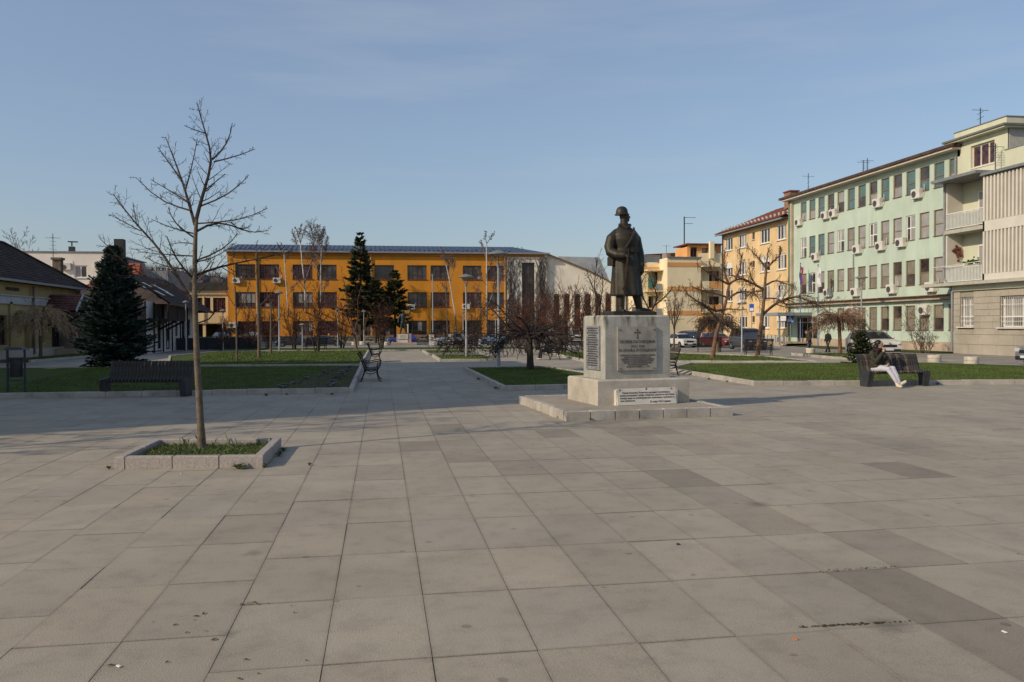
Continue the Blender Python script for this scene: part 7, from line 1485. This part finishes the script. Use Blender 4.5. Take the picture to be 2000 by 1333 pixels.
traced('dark bare tree leaning up beside the statue at left', (1165, 690), [(1165, 690, 5.5), (1163, 640, 5), (1172, 600, 4.4)], [([(1172, 600), (1160, 560), (1165, 520), (1168, 505)], 2.8, .9), ([(1172, 600), (1178, 560), (1175, 530)], 2.6, .9), ([(1165, 575), (1150, 545), (1145, 525)], 2.2, .8), ([(1163, 640), (1150, 600), (1140, 570)], 2.4, .9)], PC, 67, twig=TWIGD, bark=BARKD)
# leafless shrubs against the green block
PG_ = dict(seg=[5, 4, 3], wob=[.12, .25, .3], trop=[.02, .04, .02], sides=[4, 3, 3], n=[0, 10, 5], ang=[0, .8, .8], len=[0, .4, .5], rr=[0, .55, .6], rmin=.008, start=.2)
shrub('big leafless shrub in front of the green wall behind the white SUV', 1795, 690.5, 592, 130, 130, 6, TWIG, BARK, group='bare shrubs of the square', P=PG_)
shrub('low spreading leafless shrub at the right end of the green wall', 1810, 690.5, 640, 90, 131, 7, TWIG, BARK, group='bare shrubs of the square', P=PG_)
# ---- weeping trees
def weeping(label, px, py, top_px, crown_px, hang_px, trunk_w, seed, n=48, twig=None, bark=None, droop=.30, lean=0, sub=8, rmin=.012, D=None, flat=1.0, wild=0, group='weeping trees'):
    b = G(px, py); D = D or depth(b); R = random.Random(seed); t = thing('weeping_tree', label, 'tree', b, 0, group)
    H_ = (py-top_px)/F*D; Rc = crown_px/F*D/2; hang = (hang_px-top_px)/F*D; th = H_-hang*.42; r0 = trunk_w/F*D/2
    top = V((lean/F*D, 0, th)); MB().tube([V((0, 0, -.03)), V((lean*.2/F*D, 0, th*.35)), V((lean*.6/F*D, 0, th*.72)), top], [r0*1.25, r0, r0*.92, r0*.95], 9).build('trunk', bark or BARK, t, smooth=True)
    mb = MB(); P = dict(seg=[8, 6, 3], wob=[.10, .13, .2], trop=[-droop, -droop*.8, -.2], sides=[4, 3, 3], n=[0, sub, 3], ang=[0, .55, .6], len=[0, .62, .4], rr=[0, .6, .6], rmin=rmin, start=.15)
    P['zmin'] = (py-hang_px)/F*D*R.uniform(.9, 1.0)
    if wild: P['wob'] = [.22, .28, .3]; P['len'] = [0, .55, .5]
    for k in range(n):
        P['zmin'] = (py-hang_px)/F*D*R.uniform(.75, 1.25)
        a = k*2.399+R.uniform(-.3, .3); up_ = R.uniform(.2, 1.35)*flat; d = V((cos(a), sin(a), up_)).normalized(); L = Rc*R.uniform(.75, 1.25)*(1.15 if up_ < .6 else .95)
        grow(mb, top+V((R.gauss(0, .05), R.gauss(0, .05), R.uniform(-.12, .05))), d, L, r0*R.uniform(.22, .42), 0, P, R)
    # nothing hangs into the ground
    mb.v = [(x, y, max(z, .12)) for x, y, z in mb.v]
    mb.build('crown', twig or TWIGY, t); return t
weeping('dark tangled weeping tree with long horizontal boughs on the centre lawn', 1036, 727, 630, 180, 690, 13, 3, 27, TWIGD, BARKD, .085, -2, 10, .009, flat=.42, wild=1)
weeping('small straw-coloured weeping tree by the old yellow house', 80, 703, 598, 108, 655, 6, 4, 64, TWIGY, BARK, .20, 0, 9, .009)
weeping('straw-coloured weeping tree beside the man in the black jacket', 1641, 692.5, 605, 100, 652, 7, 5, 60, mat('twig_russet', (.27, .165, .105), .85, .25, 5), RB, .19, -3, 9, .009)
weeping('brownish weeping tree behind the left pod-bearing tree', 1402, 688, 615, 90, 650, 6, 6, 60, TWIG, BARK, .18, -4, 8, .011)
weeping('small dark weeping tree on the second island', 911, 698, 652, 110, 690, 7, 7, 26, TWIGD, BARK, .07, -6, 9, .012, flat=.45, wild=1)
weeping('tiny weeping tree at the left corner of the school', 450, 676, 634, 34, 656, 4, 8, 30, TWIG, BARKD, .3, 0, 6, .014)
# ---- trees beyond the left roofs, and the bare trees left of the frame whose shade streaks the paving
PF = dict(seg=[6, 5, 4, 3], wob=[.06, .12, .16, .2], trop=[0, .08, .06, .04], sides=[6, 4, 3, 3], n=[0, 12, 6, 4], ang=[0, .7, .7, .7], len=[0, .42, .45, .5], rr=[0, .5, .55, .6], rmin=.02, start=.3)
def bare_tree(label, loc, H_, r0, seed, P=PF, twig=None, bark=None, group=None):
    R = random.Random(seed); t = thing('bare_tree', label, 'tree', loc, 0, group); pts = [V((0, 0, -.1))]; dirs = [V((0, 0, 1))]; rad = [r0]; d = V((0, 0, 1)); p = pts[0]
    for i in range(8): d = (d+V((R.gauss(0, .05), R.gauss(0, .05), .05))).normalized(); p = p+d*H_/8; pts.append(p.copy()); dirs.append(d.copy()); rad.append(max(.02, r0*(1-(i+1)/8.6)))
    MB().tube(pts, rad, 8).build('trunk', bark or BARK, t, smooth=True); mb = MB(); spawn(mb, pts, rad, dirs, H_, 1, P, R, start=.25); mb.build('crown', twig or TWIG, t); return t
for k, (lab, px, Dd, h) in enumerate((('bare crown showing above the dark roof at the far left', 22, 110, 14), ('second bare crown above the roofs, left of the antenna', 55, 112, 12.6), ('third bare crown above the roofs next to the small chimney', 78, 118, 12.8))):
    b = PD(px, 640, Dd); bare_tree(lab, (b.x, b.y, 0), h, .16, 200+k, group='trees beyond the left roofs', twig=mat('far_twig', (.16, .13, .115), .9, .2, 3))
bare_tree('bare street tree left of the frame, nearest the square', (-13.5, 11.5, 0), 8.5, .14, 210, group='street trees left of the frame'); bare_tree('bare street tree left of the frame, beside the tall house', (-16.5, 13.2, 0), 10.5, .17, 211, group='street trees left of the frame')
# ---- conifers
def conifer(label, px, py, top_px, width_px, seed, cols_, D=None, name='spruce_tree', dens=1.0, bare=.04, shape=.85, spray=.30, pxlean=0, sag=.10, whorl=0):
    b = G(px, py); Dp = D or depth(b)
    if D: b = PD(px, py, D); b.z = 0
    R = random.Random(seed); H_ = (py-top_px)/F*Dp; W_ = width_px/F*Dp/2; t = thing(name, label, 'tree', b); MB().tube([(0, 0, -.05), (0, 0, H_*.5), (0, 0, H_*.97)], [.035*H_*.6, .02*H_*.6, .01], 8).build('trunk', BARKD, t, smooth=True)
    ms = [MB(), MB()]; tw = MB(); nb = int(260*dens)
    for k in range(nb):
        f = ((k+R.random())/nb)**.86
        if whorl: f = min(.995, max(0, (round(f*whorl)+R.gauss(0, .28))/whorl))
        z = H_*(bare+(1-bare)*f); prof_ = (1-f)**shape*(.86+.14*sin(f*40+seed))*min(1, .62+3*f) ; L = W_*prof_*R.uniform(.72, 1.10)+.10
        a = k*2.399+R.uniform(-.25, .25); el = -.10+.65*f+R.gauss(0, .08); d = V((cos(a)*cos(el), sin(a)*cos(el), sin(el))); p = V((0, 0, z)); n = 6; pts = [p.copy()]
        for i in range(n):
            d = (d+V((0, 0, -.03 if i < 3 else sag))).normalized(); p = p+d*L/n; pts.append(p.copy())
        tw.tube(pts, [max(.006, .022*(1-i/n)) for i in range(n+1)], 3, cap=False)
        nt_ = max(3, int(L/(spray*.20)))
        for q in range(nt_*2):
            u = .18+.82*(q/2+R.random())/nt_; u = min(u, .999); x = u*n; i = int(x); c = pts[i].lerp(pts[i+1], x-i); dd = (pts[i+1]-pts[i]).normalized(); sd = dd.cross(V((0, 0, 1))).normalized()*(1 if q % 2 else -1)
            sl = spray*R.uniform(.6, 1.15)*(1.1-.5*u)*(.6+.4*min(1, L)); nd = (dd*R.uniform(.4, .9)+sd*R.uniform(.3, .9)+V((0, 0, R.uniform(-.35, .25)))).normalized(); e = c+nd*sl; m_ = ms[0 if R.random() < .6 else 1]
            for rr_ in range(3):
                w1 = Quaternion(nd, rr_*1.05+R.uniform(0, .5)) @ nd.orthogonal().normalized(); w1 = w1*sl*.17; mid = c.lerp(e, .45)
                m_.add([c, mid+w1, e, mid-w1], [(0, 1, 2, 3)])
    tw.build('boughs', BARKD, t); ms[0].build('needles', cols_[0], t); ms[1].build('needles', cols_[1], t); return t
SP1 = mat('needles_blue_green', (.060, .100, .082), .75, .3, 3, col2=(.028, .052, .042)); SP2 = mat('needles_dark_green', (.030, .052, .040), .75, .3, 3, col2=(.012, .022, .016))
FR1 = mat('needles_fir', (.085, .092, .034), .75, .3, 2, col2=(.040, .048, .02)); FR2 = mat('needles_fir_dark', (.034, .044, .018), .75, .3, 2)
conifer('big dark blue-green spruce in the shade left of the bench', 225, 719, 484, 172, 1, (SP1, SP2), dens=2.3, spray=.34, shape=.66, bare=.02)
conifer('tall fir in front of the orange facade, left of the pair', 705, 668, 456, 112, 2, (FR1, FR2), D=98, name='fir_tree', dens=.6, spray=1.0, shape=1.0, bare=.2, whorl=13)
conifer('lower dense fir right beside the tall one', 734, 668, 548, 84, 12, (FR1, FR2), D=97, name='fir_tree', dens=.5, spray=.95, shape=.7, bare=.30, whorl=8)
conifer('shorter fir of the pair, next to the arm-raising statue', 772, 668, 530, 76, 3, (FR1, FR2), D=98, name='fir_tree', dens=.5, spray=.9, shape=.75, bare=.24, whorl=9)
conifer('small open fir growing behind the right bench', 1682, 714, 650, 76, 4, (mat('needles_young', (.036, .058, .022), .7, .3, 4, col2=(.022, .036, .014)), FR1), dens=.45, spray=.26, shape=.75, bare=.0)
